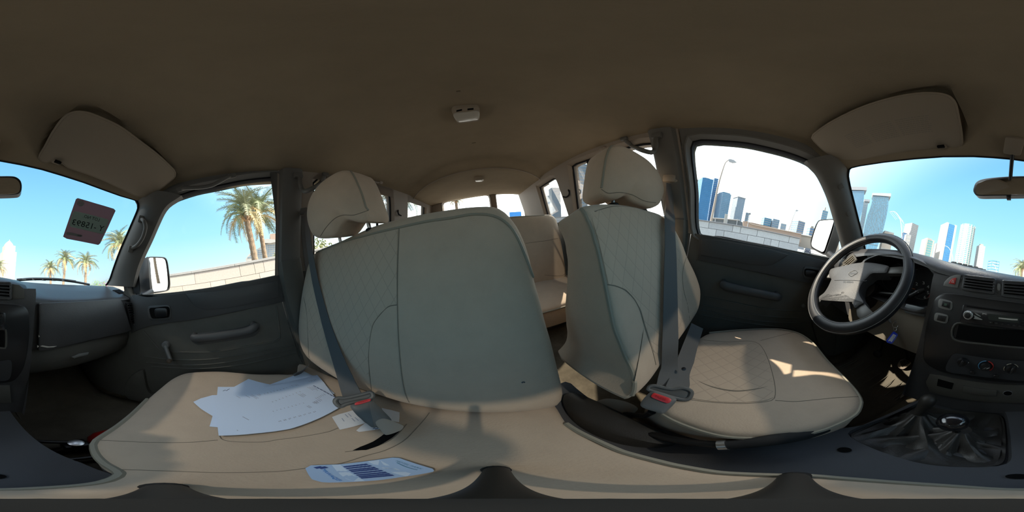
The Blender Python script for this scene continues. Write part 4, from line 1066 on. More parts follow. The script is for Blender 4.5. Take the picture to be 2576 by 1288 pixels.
# ------------------------------------------------------------------ console, levers, handbrake
CONS = thing('centre_console', 'dark grey console between the footwells with a leather gaiter tray', 'console', (0, 0.3, -0.6))
cx = [(-.105, .475), (-.125, .36), (-.135, .27), (-.15, .215), (-.165, .15), (-.165, .0), (-.16, -.30), (.02, -.30), (.06, -.05), (.14, .10), (.163, .2), (.163, .36), (.163, .475)]
def cz(x, y): return -0.450-0.06*ss(0.13, -0.05, y)
tray_px = [(2319, 1006), (2296, 1012), (2260, 1030), (2200, 1056), (2134, 1086), (2138, 1098), (2160, 1112), (2189, 1125), (2254, 1149), (2319, 1166), (2406, 1175), (2493, 1174), (2530, 1168), (2545, 1152), (2541, 1092), (2534, 1049), (2521, 1032), (2471, 1026), (2384, 1019), (2345, 1010)]
tray = [atZ(-0.45)(u, v) for u, v in tray_px]
tray = [V((p.x, p.y)) for p in resample(smooth([(p.x, p.y) for p in tray], 120), 72)]
from mathutils.geometry import tessellate_polygon as _tp
o2 = [V((p.x, p.y, 0)) for p in resample(cx, 90)]; t2 = [V((p.x, p.y, 0)) for p in tray]
bm = bmesh.new(); flat = o2+t2; vs = [bm.verts.new((p.x, p.y, cz(p.x, p.y))) for p in flat]
for t in _tp([o2, t2]):
    try: bm.faces.new([vs[i] for i in t])
    except ValueError: pass
n0 = len(o2); lo = [bm.verts.new((p.x*1.08+0.004, p.y, -0.60)) for p in o2]; ring_faces(bm, vs[:n0], lo)
r1 = [bm.verts.new((p.x*0.985, 0.34+(p.y-0.34)*0.985, -0.475)) for p in tray]; ring_faces(bm, vs[n0:], r1)
bm.faces.new(r1)
bm_ob('console_body', bm, mat('console plastic', (0.062, 0.064, 0.07), 0.65, bump=0.2, bscale=800, spec=0.35), CONS)
for u, v in ((2124, 1132), (2560, 1199)):
    c = atZ(-0.449)(u, v); lathe_ob('screw_hole', c, (0, 0, 1), [(0.008, 0), (0.0085, 0.0015), (0.006, 0.0018)], m_hole, CONS, 16)
m_gait = mat('gaiter leather', (0.035, 0.033, 0.030), 0.42, bump=0.3, bscale=350, spec=0.5)
def gaiter(name, base, outer, fold, k, ph):
    bm = bmesh.new(); rings = []; n = 72
    for i, f in enumerate((0.0, 0.12, 0.28, 0.46, 0.64, 0.82, 0.96)):
        r_ = []
        for j in range(n):
            a = 2*PI*j/n
            top = V((base.x+0.018*math.cos(a), base.y+0.018*math.sin(a), base.z))
            p = outer(a); low = V((p.x, p.y, -0.468))
            q = top.lerp(low, f)
            q.z -= 0.05*math.sin(PI*f)*(base.z+0.47)/0.1
            w = math.sin(PI*min(1, f*1.1))*fold
            q.z += w*(math.sin(k*a+ph+3*f)*0.6+0.5*math.sin((k+4)*a+1.7*ph-5*f))
            r_.append(q)
        rings.append(r_)
    add_loft(bm, rings, True, True, False)
    return bm_ob(name, bm, m_gait, CONS)
def border(cx_, cy_, f=0.97):
    def g(a):
        d = V((math.cos(a), math.sin(a))); best = 0.05
        for i in range(len(tray)):
            p, q = tray[i]-V((cx_, cy_)), tray[(i+1) % len(tray)]-V((cx_, cy_)); e = q-p
            den = d.x*e.y-d.y*e.x
            if abs(den) < 1e-9: continue
            t = (p.x*e.y-p.y*e.x)/den; u = (p.x*d.y-p.y*d.x)/den
            if t > 0 and 0 <= u <= 1: best = t
        return V((cx_, cy_))+d*best*f
    return g
L1 = atD(0.545)(2316, 1032); L2 = atD(0.50)(2400, 1085)
ga = gaiter('gaiter', V((L1.x, L1.y, L1.z-0.012)), border(L1.x, L1.y-0.02), 0.020, 7, 0.4)
gb2 = gaiter('gaiter', V((0.01, 0.335, -0.425)), border(0.01, 0.325), 0.014, 8, 1.9)
TL_ = thing('transfer_lever', 'small pear-shaped black lever knob nearest the footwell', 'gear lever', L1)
K1 = atD(0.515)(2341, 998)
dl = (K1-L1).normalized()
bm = bmesh.new(); add_lathe(bm, frame_mtx(L1, dl.orthogonal(), dl.cross(dl.orthogonal())), [(0.013, -0.02), (0.0125, 0.0), (0.0135, 0.012), (0.016, 0.024), (0.0185, 0.036), (0.0185, 0.046), (0.016, 0.054), (0.010, 0.060), (0.004, 0.062)], 24)
bm_ob('knob', bm, mat('knob plastic', (0.028, 0.026, 0.023), 0.5), TL_)
tube_ob('lever_rod', [L1-dl*0.05, L1-dl*0.01], 0.006, m_black, TL_)
GL = thing('gear_lever', 'round glossy black gear knob in the leather gaiter', 'gear lever', V((0.0, 0.33, -0.43)))
K2 = atD(0.455)(2397, 1062)
bm = bmesh.new(); ax = (K2-V((0.008, 0.335, -0.45))).normalized()
add_lathe(bm, frame_mtx(K2, ax.orthogonal(), ax.cross(ax.orthogonal())), [(0.010, -0.034), (0.0135, -0.027), (0.020, -0.019), (0.0245, -0.008), (0.0258, 0.0), (0.0245, 0.009), (0.019, 0.0165), (0.014, 0.0195), (0.006, 0.0212), (0.001, 0.0214)], 30)
bm_ob('knob', bm, mat('gloss knob', (0.010, 0.010, 0.012), 0.12, coat=0.8), GL)
tube_ob('lever_rod', [V((0.008, 0.335, -0.45)), K2-ax*0.025], 0.007, m_black, GL)
HB = thing('handbrake', "black handbrake lever lying beside the driver's cushion", 'handbrake', V((-0.12, 0.0, -0.5)))
h1, h2, h3 = atD(0.475)(2074, 1077), atD(0.44)(1940, 1107), atD(0.45)(1822, 1120)
tube_ob('grip', smooth([h1, h1.lerp(h2, .5), h2, h3], 24, False), lambda t: 0.0125+0.003*math.sin(PI*min(1, t*1.2)), m_matte, HB, 14)
lathe_ob('button', h1, h1-h2, [(0.0085, -0.004), (0.0085, 0.004), (0.0075, 0.0055)], m_black, HB, 16)
tube_ob('collar', [h3+(h2-h3).normalized()*0.004, h3-(h2-h3).normalized()*0.006], 0.0145, m_silver, HB, 16)
h4 = V((-0.145, -0.10, -0.52))
tube_ob('lever_arm', [h3, h3.lerp(h4, .5), h4], 0.010, m_black, HB, 10)
bm = bmesh.new()
add_loft(bm, [[V((-0.128+w*math.cos(a), y0+l*math.sin(a), z)) for a in [2*PI*k/24 for k in range(24)]] for w, l, y0, z in ((0.045, .14, -.12, -.525), (0.042, .13, -.12, -.50), (0.030, .10, -.10, -.485), (.018, .05, -.04, -.475))], True, False, True)
bm_ob('boot', bm, m_gait, HB)

# ------------------------------------------------------------------ pedals, mats, extinguisher
def pedal(name, label, pad_px, Y_, arm, material):
    t = thing(name, label, 'pedal', atY(Y_)(*pad_px[0]))
    p = slab('pad', pad_px, atY(Y_), 0.012, material, t, inset=0.003, sm=30)
    tube_ob('arm', [atY(Y_+0.015)(u, v) for u, v in arm]+[atY(Y_+0.05)(arm[-1][0]+4, arm[-1][1]-25)], 0.007, m_matte, t, 8)
    return t, p
m_padr = mat('pedal rubber', (0.06, 0.062, 0.06), 0.7)
pedal('clutch_pedal', 'dark clutch pedal, leftmost pedal in the shaded driver footwell', [(2199, 889), (2206, 881), (2218, 887), (2217, 896), (2208, 900)], 0.76, [(2213, 886), (2218, 876), (2223, 857)], m_padr)
t_, p_ = pedal('brake_pedal', 'worn brake pedal with cross-hatched metal pad caught by the sun', [(2262, 912), (2268, 904), (2276, 903), (2291, 911), (2290, 916), (2275, 927), (2262, 922)], 0.74, [(2281, 906), (2284, 898), (2278, 882)], mat('worn metal', (0.42, 0.36, 0.30), 0.5, metal=0.3))
for k in range(5):
    f = (k+0.5)/5
    line_on('pad_groove', [(lerp(2263, 2279, f), lerp(911, 904.5, f)), (lerp(2269, 2289, f), lerp(924, 913, f))], atY(0.7265), 0.0016, m_matte, p_, 5)
    line_on('pad_groove', [(lerp(2264, 2268, f), lerp(908, 923, f)), (lerp(2280, 2288, f), lerp(903.5, 914, f))], atY(0.7265), 0.0016, m_matte, p_, 5)
pedal('accelerator_pedal', 'black accelerator pedal against the console side', [(2300, 938), (2304, 929), (2312, 926), (2316, 930), (2316, 946), (2310, 950), (2301, 945)], 0.71, [(2313, 928), (2317, 918), (2320, 905)], m_matte)
def floor_mat(name, label, x0, x1, y0, y1):
    t = thing(name, label, 'floor mat', ((x0+x1)/2, (y0+y1)/2, -0.65))
    def fz(y): return -0.658+0.75*max(0, y-0.64)**1.25*1.6
    bm = bmesh.new(); add_loft(bm, [[V((lerp(x0, x1, k/12), y, fz(y)+0.008)) for k in range(13)] for y in [lerp(y0, y1, i/16) for i in range(17)]], False)
    r_ = bm_ob('mat_sheet', bm, m_mat, t)
    mo = r_.modifiers.new('thickness', 'SOLIDIFY'); mo.thickness = 0.008; mo.offset = -1
    def ln(nm, pts, r=0.0028): tube_ob(nm, [V((x, y, fz(y)+0.008)) for x, y in pts], r, m_matl, t, 6)
    a, b, c, d = x0+0.05, x1-0.05, y0+0.05, y1-0.26
    for o in (0, 0.012):
        ln('mat_rim', [(a-o, c-o), (b+o, c-o), (b+o, lerp(c, d, .5)), (b+o, d+o), (lerp(a, b, .5), d+o), (a-o, d+o), (a-o, lerp(c, d, .5)), (a-o, c-o)])
    for k in range(1, 8):
        x = lerp(a, b, k/8); ln('mat_rib', [(x, c), (x, lerp(c, d, .5)), (x, d)], 0.002)
    ln('mat_rib', [(a, lerp(c, d, .52)), (b, lerp(c, d, .52))], 0.002)
    return t
floor_mat('floor_mat', 'dusty ribbed rubber mat under the pedals, part sunlit', -0.60, -0.19, 0.36, 0.98)
floor_mat('floor_mat', 'dark ribbed rubber mat in the passenger footwell', 0.21, 0.64, 0.36, 0.92)
FE = thing('fire_extinguisher', 'red fire extinguisher lying on the floor in front of the bench', 'extinguisher', (0.33, 0.33, -0.63))
e0, e1 = V((0.30, 0.345, -0.612)), V((0.55, 0.27, -0.612))
bm = bmesh.new(); d_ = (e1-e0).normalized()
add_lathe(bm, frame_mtx(e0, d_.orthogonal(), d_.cross(d_.orthogonal())), [(0.012, 0), (0.03, 0.008), (0.043, 0.028), (0.045, 0.05), (0.045, 0.26), (0.03, 0.28)], 24)
bm_ob('cylinder', bm, mat('red enamel', (0.30, 0.012, 0.01), 0.35), FE)
box_ob('valve_head', e0-d_*0.03, d_, (0, 0, 1), (0.05, 0.035, 0.04), 0.006, m_black, FE)
tube_ob('lever_handle', [e0-d_*0.02+V((0, 0, .02)), e0-d_*0.09+V((0, .02, .025)), e0-d_*0.15+V((0, .05, .01))], 0.007, m_black, FE)
tube_ob('hose', [e0-d_*0.04, e0-d_*0.09+V((0, -.02, -.02)), e0-d_*0.10+V((0, -.06, -.02)), e0+d_*0.05+V((0, -.07, -.01))], 0.008, m_black, FE)
lathe_ob('gauge', e0-d_*0.032+V((0, -0.005, 0.022)), (0, -0.2, 1), [(0.016, 0), (0.0165, 0.006), (0.013, 0.007)], m_silver, FE, 18)
# ------------------------------------------------------------------ door trim
def door_trim(D, s, d):
    X1, X2, X3 = atX(s*0.684), atX(s*0.678), atX(s*0.668)
    up = slab('upper_panel', d['upper'], X1, 0.006, m_doorup, D, inset=0.003, back=0.004)
    slab('upper_pad', d['pad'], X2, 0.007, m_doorup, D, inset=0.005)
    bz = slab('handle_bezel', d['bezel'], X2, 0.005, m_doorup, D, inset=0.003, sm=50)
    slab('handle_recess', d['recess'], atX(s*0.6728), 0.0006, m_hole, bz, sm=40)
    slab('door_handle', d['lever'], atX(s*0.672), 0.006, m_black, bz, inset=0.002, sm=40)
    pts = [F for F in d['pull']]
    P = [atX(s*0.655)(u, v) for u, v in pts]
    bm = bmesh.new(); Q = smooth([P[0]+V((s*0.03, 0, 0)), P[0]+V((s*0.01, 0, 0))]+P+[P[-1]+V((s*0.01, 0, 0)), P[-1]+V((s*0.03, 0, 0))], 34, False)
    rings = []
    for i, p in enumerate(Q):
        dd = (Q[min(i+1, 33)]-Q[max(i-1, 0)]).normalized(); a = V((0, 0, 1)); a = (a-dd*a.dot(dd)).normalized(); b = dd.cross(a)
        rings.append([p+a*0.019*math.cos(t)+b*0.014*math.sin(t) for t in [2*PI*k/14 for k in range(14)]])
    add_loft(bm, rings, True, True, True)
    bm_ob('pull_handle', bm, m_doorup, D)
    slab('pull_backplate', d['pullback'], X1, 0.002, m_doorup, D, inset=0.001, sm=50)
    for L in d['ribs']:
        line_on('panel_ridge', L, X1, 0.0032, m_door, D, 40, lift=-0.001)
    slab('door_pocket', d['pocket'], X1, 0.02, m_door, D, inset=0.008, sm=50)
door_trim(DOOR_R, 1, dict(
    upper=[(330, 744), (345, 741), (372, 745.5), (430, 740), (498, 731), (604, 711.5), (704, 692), (712, 735), (714.5, 758), (670, 767.5), (623, 777), (548, 793), (474, 805.6), (420, 812), (382, 818), (352, 828), (332, 838), (326, 800), (326, 765)],
    pad=[(467, 739), (475, 753), (485, 765), (496, 773), (519, 780), (573, 774.5), (640, 761.5), (702, 747.5), (700, 706), (650, 715), (604, 723), (540, 733)],
    bezel=[(371, 774), (377, 769.5), (420, 767), (428, 771), (430.5, 797), (424, 803.5), (385, 806), (377, 802), (372, 790)],
    recess=[(376, 777), (390, 774), (424, 772.5), (426, 796), (420, 799), (386, 801.5), (380, 797)],
    lever=[(391, 777), (417, 775), (421, 779), (421.5, 793), (417, 796.5), (395, 797.5), (391, 792)],
    pull=[(488, 851), (530, 848), (580, 840.5), (625, 831.5), (641, 823)],
    pullback=[(477, 843), (500, 838), (560, 832), (620, 822), (640, 812), (652, 814), (654, 828), (640, 845), (600, 853), (550, 861), (500, 867), (484, 860)],
    ribs=[[(361, 832), (375, 848), (392, 868), (409, 883), (474, 886), (548, 884), (623, 871), (692, 859), (704, 849), (698, 792), (695, 770)], [(362, 896), (424, 904), (524, 904), (623, 889), (735, 869)], [(368, 912), (474, 918.6), (573, 911), (673, 891), (740, 878)], [(380, 922), (499, 927.5), (598, 919), (673, 904), (745, 889)]],
    pocket=[(345, 935), (355, 930), (364, 929), (368, 950), (373, 972), (381, 985), (396, 993), (375, 1004), (340, 1008), (318, 985), (325, 955)]))
door_trim(DOOR_L, -1, dict(
    upper=[(1759, 590), (1812, 597), (1878, 610), (1958, 625.5), (2024, 641.5), (2076, 656.5), (2118, 668), (2136, 680), (2140, 720), (2110, 728), (2060, 720), (2035, 712.5), (1992, 702), (1937, 692), (1872, 678), (1807, 664), (1757, 654)],
    pad=[(1764, 600), (1763.5, 643), (1807, 650), (1872, 662.6), (1926, 669), (1948, 663), (1970, 650), (1984, 640), (1940, 627), (1870, 614), (1812, 604)],
    bezel=[(2020, 680), (2023, 672), (2030, 670), (2062, 675), (2068, 680), (2064, 700), (2056, 704), (2028, 701), (2021, 696)],
    recess=[(2024, 679), (2030, 675.5), (2058, 680), (2061, 685), (2058, 698), (2030, 695.5), (2024, 691)],
    lever=[(2027, 680), (2048, 682), (2052, 686), (2050, 697), (2030, 695), (2026, 690)],
    pull=[(1819, 717), (1835, 722), (1880, 732), (1930, 742), (1956, 748)],
    pullback=[(1811, 712), (1818, 706), (1845, 712), (1900, 726), (1960, 740), (1968, 746), (1963, 757), (1940, 755), (1890, 746), (1840, 737), (1818, 729)],
    ribs=[[(1772, 747), (1829, 758), (1916, 775), (1981, 781), (2040, 783)], [(1767, 766), (1850, 784), (1937, 796), (2010, 800)], [(1763, 780), (1829, 793), (1916, 808), (1992, 812), (2040, 812)], [(1760, 791), (1850, 808), (1937, 820), (2000, 826)]],
    pocket=[(2040, 800), (2060, 792), (2090, 800), (2100, 850), (2090, 890), (2060, 870)]))
wk = atX(0.668)
lathe_ob('winder_hub', wk(415.5, 869), (-1, 0, 0), [(0.017, -0.016), (0.0165, 0.0), (0.013, 0.005), (0.004, 0.006)], m_grey, DOOR_R, 20)
tube_ob('window_winder', [wk(416, 870), atX(0.655)(422, 888), atX(0.650)(429, 905)], lambda t: 0.010-0.002*t, m_grey, DOOR_R, 10)
lathe_ob('winder_knob', atX(0.645)(427, 907), (-1, 0, 0), [(0.010, -0.006), (0.0105, 0.008), (0.009, 0.014), (0.003, 0.016)], mat('knob brown', (0.10, 0.075, 0.055), 0.4), DOOR_R, 16)
lathe_ob('winder_hub', atX(-0.68)(2021, 769), (1, 0, 0), [(0.009, -0.006), (0.009, 0.004), (0.006, 0.006)], m_grey, DOOR_L, 16)
slab('mirror_sail', [(353, 740), (347, 705), (348, 670), (341, 676), (335, 708), (337, 738)], atX(0.70), 0.004, m_black, DOOR_R)

# ------------------------------------------------------------------ visors, mirror, lamps, grab handles
def visor_plane(s):
    return solve(lambda p: p.z-(0.422+(0.375-p.y)*0.12-0.075*abs(p.x)), 0.15, 1.5)
def visor(name, label, px, clip, s):
    t = thing(name, label, 'sun visor', (s*0.35, 0.27, 0.42))
    F = visor_plane(s); q = smooth(px, 110); pts = [F(p.x, p.y) for p in q]
    bm = bmesh.new(); add_slab(bm, pts, V((0, -0.1, -1)), 0.002, 0.004, back=0.013)
    bmesh.ops.triangulate(bm, faces=[f for f in bm.faces if len(f.verts) > 4])
    bm_ob('visor_board', bm, m_visor, t)
    tube_ob('visor_edge', [p+V((0, 0, 0.003)) for p in pts], 0.0042, m_visor, t, 7, closed=True)
    c = F(*clip)
    box_ob('visor_clip', c+V((0, 0.004, 0.004)), (1, 0, 0), (0, 1, 0.2), (0.030, 0.020, 0.016), 0.005, m_visor, t)
    box_ob('clip_slot', c+V((0, -0.001, -0.004)), (1, 0, 0), (0, 1, 0.2), (0.022, 0.010, 0.010), 0.003, m_hole, t)
    return t, F
VR_PX = [(99, 398), (105, 405.7), (116, 409), (130, 406), (145, 404), (161, 413.5), (173, 422), (218, 437), (263, 455), (308, 475.5), (341, 492), (355, 494.6), (380, 493.5), (398, 480), (420, 462), (438, 447), (440.6, 437), (434, 426), (398, 392), (353, 358), (303, 322), (263, 302), (222, 286), (195, 283), (173, 288.6), (157, 302), (134, 333.6), (114, 369.6), (103, 387)]
visor('sun_visor', 'plain passenger sun visor above the parking sticker', VR_PX, (145, 406), 1)
VL_PX = [(2419, 360), (2415, 371), (2402, 373.8), (2388, 369), (2370, 366), (2350, 371.6), (2333, 376), (2279, 380), (2225, 389), (2182, 398.6), (2139, 410.5), (2128, 410.5), (2115, 406.5), (2104, 404.5), (2074, 381), (2049, 356), (2043, 347), (2048, 338), (2085, 312), (2139, 284), (2193, 262.6), (2257, 245), (2311, 236.7), (2355, 236.7), (2383, 243), (2400, 260), (2408.5, 291), (2417, 334)]
vt, VF = visor('sun_visor', 'driver sun visor with a printed notice above the steering wheel', VL_PX, (2368, 367), -1)
c4 = [V(VF(u, v))+V((0, 0, -0.0022)) for u, v in ((2119, 340), (2341, 285), (2356, 334), (2155, 376))]
bm = bmesh.new()
for col, (a0, a1) in enumerate(((0.02, 0.28), (0.32, 0.62), (0.66, 0.98))):
    for k in range(9):
        y = 0.06+0.1*k; x = a0
        while x < a1-0.01:
            w = random.uniform(0.012, 0.04); x2 = min(a1, x+w)
            q = [(x, y), (x2, y), (x2, y+0.035), (x, y+0.035)]
            bm.faces.new([bm.verts.new(c4[0].lerp(c4[1], a).lerp(c4[3].lerp(c4[2], a), b)) for a, b in q]); x = x2+0.008
bm_ob('notice_print', bm, mat('faint visor print', (0.21, 0.175, 0.135), 0.8), vt, False, kind='stuff')
m_mirror = mat('mirror glass', (0.92, 0.93, 0.93), 0.015, metal=1.0)
RM = thing('rear_view_mirror', 'black framed inside mirror hanging at the windscreen top', 'mirror', atD(0.54)(2540, 470))
mc = atD(0.55)(2538, 469); mn = V((-0.27, -0.95, -0.10)).normalized(); MF = atP(mc, mn)
mo_ = [(2449.5, 482), (2451, 472), (2455, 462), (2465, 454.5), (2487, 449.6), (2537, 445.5), (2576, 444.5), (2612, 445.5), (2626, 454), (2630.6, 467), (2629, 482), (2621, 489.5), (2576, 492), (2500, 493.5), (2458, 493)]
hs = slab('mirror_housing', mo_, MF, 0.006, m_black, RM, inset=0.004, back=0.022, n=mn, sm=80)
mi_ = [(2453.5, 480), (2455, 472), (2459, 463.5), (2467, 457.5), (2487, 452.6), (2537, 448.5), (2576, 447.5), (2610, 448.5), (2622, 456), (2626.5, 467), (2625, 480), (2618, 486.5), (2576, 489), (2500, 490), (2459, 489.5)]
slab('mirror_glass', mi_, atP(mc+mn*0.0062, mn), 0.0006, m_mirror, RM, n=mn, sm=80)
slab('dip_tab', [(2532, 491), (2543, 491), (2543, 503), (2533, 503)], MF, 0.004, m_black, RM, back=0.004, n=mn, inset=0.001)
sb = onC(2551, 362)
box_ob('mirror_base', sb+V((0, 0.0, -0.010)), (1, 0, 0), (0, 1, -0.35), (0.050, 0.062, 0.024), 0.009, m_visor, RM)
tube_ob('mirror_stem', [sb+V((0, 0.012, -0.012)), sb.lerp(mc-mn*0.012, .5)+V((0, 0.008, 0)), mc-mn*0.014], 0.0062, m_black, RM, 10)
def lamp(name, label, pxs, lens, up):
    c = sum([onC(u, v) for u, v in pxs], V((0, 0, 0)))/len(pxs); t = thing(name, label, 'lamp', c)
    F = atZ(c.z-0.006); 
    slab('lamp_base', pxs, F, 0.012, m_visor, t, inset=0.004, back=0.02, n=(0, 0, -1), sm=40)
    slab('lens', lens, atZ(c.z-0.0165), 0.006, mat('frosted lens', (0.42, 0.39, 0.33), 0.35, spec=0.6, coat=0.5), t, inset=0.003, n=(0, 0, -1), sm=30)
    for q in up: slab('switch_slot', q, atZ(c.z-0.0175), 0.0012, m_hole, t, n=(0, 0, -1))
    return t
lamp('dome_lamp', 'front ceiling lamp with frosted lens in the headliner', [(1137, 282), (1138, 273), (1146, 268.5), (1175, 266), (1198, 265.5), (1205, 269), (1206, 282), (1205, 298), (1201, 301), (1154, 307), (1147, 303)], [(1140.5, 285.5), (1172, 281), (1203, 278), (1204.5, 296), (1201, 300), (1154, 306), (1148, 302)], [[(1148, 277), (1162, 274), (1162, 278), (1148, 281)], [(1176, 273), (1191, 271.5), (1191, 275.5), (1176, 277)]])
lamp('dome_lamp', 'small rear ceiling lamp far back in the stepped headliner', [(1194, 452), (1195, 448), (1203, 446.5), (1214, 446.5), (1217, 449), (1216, 454), (1206, 456), (1196, 456)], [(1196, 452.5), (1215, 450.5), (1214.5, 454), (1206, 455.5), (1197, 455.5)], [])
for u, v in ((1148, 230), (1187, 360)):
    o = line_on('headliner_stain', [(u, v), (u+6, v-1), (u+10, v-1.5)], atM(BV_CEIL, 0.0005), 0.0022, mat('old stain', (0.12, 0.085, 0.05), 0.9), CEIL, 8)
BV_SHELL = bvh_of(CEIL, *[o for o in S.objects if o.type == 'MESH' and o.name.split('.')[0] in ('window_surround', 'upper_trim', 'pillar_cover', 'upper_pillar_cover', 'window_frame')])
def onS(u, v, lift=0.0):
    a = ray(u, v); h = BV_SHELL.ray_cast(V((0, 0, 0)), a)
    if h[0] is None: h = (a*(0.70 if abs(a.x) > 0.5 else 0.9),)
    return h[0]-a*lift
def grab(name, label, a, path, b, r=0.009, lift=0.035, material=None, end=0.012):
    A, B = onS(*a), onS(*b)
    t = thing(name, label, 'grab handle', A)
    P = [A]+[onS(u, v, lift) for u, v in path]+[B]
    tube_ob('grip', smooth(P, 30, False), r, material or m_pill, t, 10)
    for c, nb in ((A, P[1]), (B, P[-2])):
        d = (P[-2]-P[1]).normalized(); box_ob('end_cap', c-c.normalized()*0.008, d, c, (0.034, 0.020, 0.022), end*0.55, material or m_pill, t)
    return t
grab('grab_handle', 'folding roof handle above the passenger window', (455, 475), [(468, 473), (500, 472), (533, 466), (560, 452), (568, 447)], (582, 442), 0.0085, 0.034)
grab('grab_handle', 'short upright handle on the passenger windscreen pillar', (354, 551), [(362, 556), (366, 572), (359, 597), (346, 616)], (329, 626), 0.0085, 0.03)
GB = thing('grab_handle', "dark looped handle behind the driver's headrest", 'grab handle', (-0.58, -0.42, 0.41))
lp = [V(p) for p in (onS(1654, 342), onS(1649, 352, 0.02), onS(1650, 366, .04), onS(1647, 378, .05), onS(1637, 383.5, .055), onS(1614, 377.5, .055), onS(1590, 367.5, .05), onS(1577, 356, .03), onS(1572, 350))]
tube_ob('grip', smooth(lp, 40, False), 0.0095, m_pill, GB, 10)
box_ob('end_cap', lp[0], (0, 1, 0), (1, 0, 0), (0.04, 0.03, 0.03), 0.008, m_pill, GB); box_ob('end_cap', lp[-1], (0, 1, 0), (1, 0, 0), (0.035, 0.025, 0.02), 0.006, m_pill, GB)
GB2 = thing('grab_handle', "dark looped handle behind the passenger headrest", 'grab handle', (0.58, -0.42, 0.41))
lp2 = [V((-p.x, p.y-0.01, p.z)) for p in lp]
tube_ob('grip', smooth(lp2, 40, False), 0.0095, m_pill, GB2, 10)
box_ob('end_cap', lp2[0], (0, 1, 0), (1, 0, 0), (0.04, 0.03, 0.03), 0.008, m_pill, GB2); box_ob('end_cap', lp2[-1], (0, 1, 0), (1, 0, 0), (0.035, 0.025, 0.02), 0.006, m_pill, GB2)
grab('grab_handle', 'slim roof handle over the left rear window', (1458, 397), [(1468, 394), (1490, 388), (1508, 379)], (1516, 374), 0.008, 0.02, m_pillr)
grab('grab_handle', 'slim roof handle over the right rear window', (912, 448), [(920, 451), (936, 456), (948, 459)], (957, 459), 0.008, 0.02, m_pillr)
for nm, px, lab in (('coat_hook', [(1430, 478), (1432.5, 484), (1431, 491), (1424, 496), (1417, 495)], 'small curved hook on the left rear pillar'), ('coat_hook', [(1001.5, 529), (1001.5, 535), (1004, 540), (1009, 542.5)], 'small curved hook on the right rear pillar')):
    P = [onS(u, v, 0.018+0.004*i) for i, (u, v) in enumerate(px)]; P[0] = onS(*px[0])
    o = tube_ob(nm, smooth(P, 14, False), 0.006, m_gask, None, 8); tag(o, lab, 'hook', 'coat hooks on the rear pillars')
for i, (u, v) in enumerate(((2115, 468), (2135, 535))):
    c = onS(u, v); n = -ray(u, v)+V((0.5, 0, 0))
    k = thing('screw_cover', ('upper' if i == 0 else 'lower')+' square plug on the driver windscreen pillar', 'cover', c)
    bm = bmesh.new(); ex = V((0.13, 0.26, -0.35)).normalized()
    add_box(bm, frame_mtx(c, ex, ex.cross(n)), (0.030, 0.022, 0.008), 0.004); bm_ob('plug_rim', bm, m_pill, k)
    lathe_ob('plug', c+n.normalized()*0.003, n, [(0.008, 0), (0.0075, 0.003), (0.003, 0.0035)], m_pill, k, 16)

# ------------------------------------------------------------------ seat belts
m_web = mat('belt webbing', (0.15, 0.155, 0.155), 0.75, bump=0.4, bscale=900, spec=0.3)
m_bplast = mat('buckle plastic', (0.10, 0.10, 0.095), 0.5, bump=0.1, bscale=500)
def bpath(pts, d0, d1): return [ray(u, v)*lerp(d0, d1, i/(len(pts)-1)) for i, (u, v) in enumerate(pts)]
nt_ = m_web.node_tree; b_ = nt_.nodes['Principled BSDF']; tl_ = nt_.nodes.new('ShaderNodeBsdfTranslucent'); tl_.inputs[0].default_value = (0.42, 0.30, 0.20, 1)
mx_ = nt_.nodes.new('ShaderNodeMixShader'); mx_.inputs[0].default_value = 0.3
nt_.links.new(b_.outputs[0], mx_.inputs[1]); nt_.links.new(tl_.outputs[0], mx_.inputs[2]); nt_.links.new(mx_.outputs[0], nt_.nodes['Material Output'].inputs[0])
SBR = thing('seat_belt', 'grey passenger belt buckled across the quilted part of the bench back', 'seat belt', (0.62, -0.38, 0.2))
cr_ = [(768, 530), (771, 560), (778, 620), (791, 697), (811, 780), (835, 860), (862, 935), (888, 1000)]
pr = bpath(cr_, 0.735, 0.475)
ribbon('webbing', pr, (0.030, 0.047), V((1, 0.2, -0.28)), m_web, SBR)
ribbon('pillar_webbing', [V((0.625, -0.37, 0.21)), V((0.655, -0.36, 0.0)), V((0.66, -0.34, -0.3)), V((0.65, -0.30, -0.60))], (0.03, 0.045), V((0.1, 1, 0)), m_web, SBR)
gd = atD(0.745)(760, 532)
box_ob('guide_loop', gd, (0.2, 1, -0.1), (0, 0, 1), (0.055, 0.030, 0.016), 0.007, m_bplast, SBR)
lathe_ob('anchor_cover', gd+V((0.012, 0.02, 0.006)), (-1, 0.2, 0), [(0.020, -0.01), (0.020, 0.008), (0.014, 0.014), (0.004, 0.016)], m_bplast, SBR, 18)
def buckle(root, tong_px, buck_px, red_px, dist, txt, red_q, stalk=None):
    F = atD(dist)
    c = [F(u, v) for u, v in tong_px]
    tube_ob('tongue', resample(smooth(c, 60), 50), 0.0052, m_bplast, root, 8, closed=True)
    n = normal_of(c)
    if n.dot(c[0]) > 0: n = -n
    slab('tongue_plate', tong_px, atD(dist+0.004), 0.004, m_bplast, root, inset=0.001, sm=40)
    b = slab('buckle', buck_px, atD(dist-0.004), 0.012, m_bplast, root, inset=0.005, back=0.012, sm=60)
    rr = slab('release_button', red_px, atD(dist-0.0175), 0.003, mat('release red', (0.55, 0.025, 0.03), 0.4), b, inset=0.0012, sm=40)
    Q = atD(dist-0.0212); text_on('button_lettering', [(txt, 0, 0, 1, 1)], [Q(u, v) for u, v in red_q], mat('dark red print', (0.30, 0.012, 0.015), 0.5), rr, 0.0005)
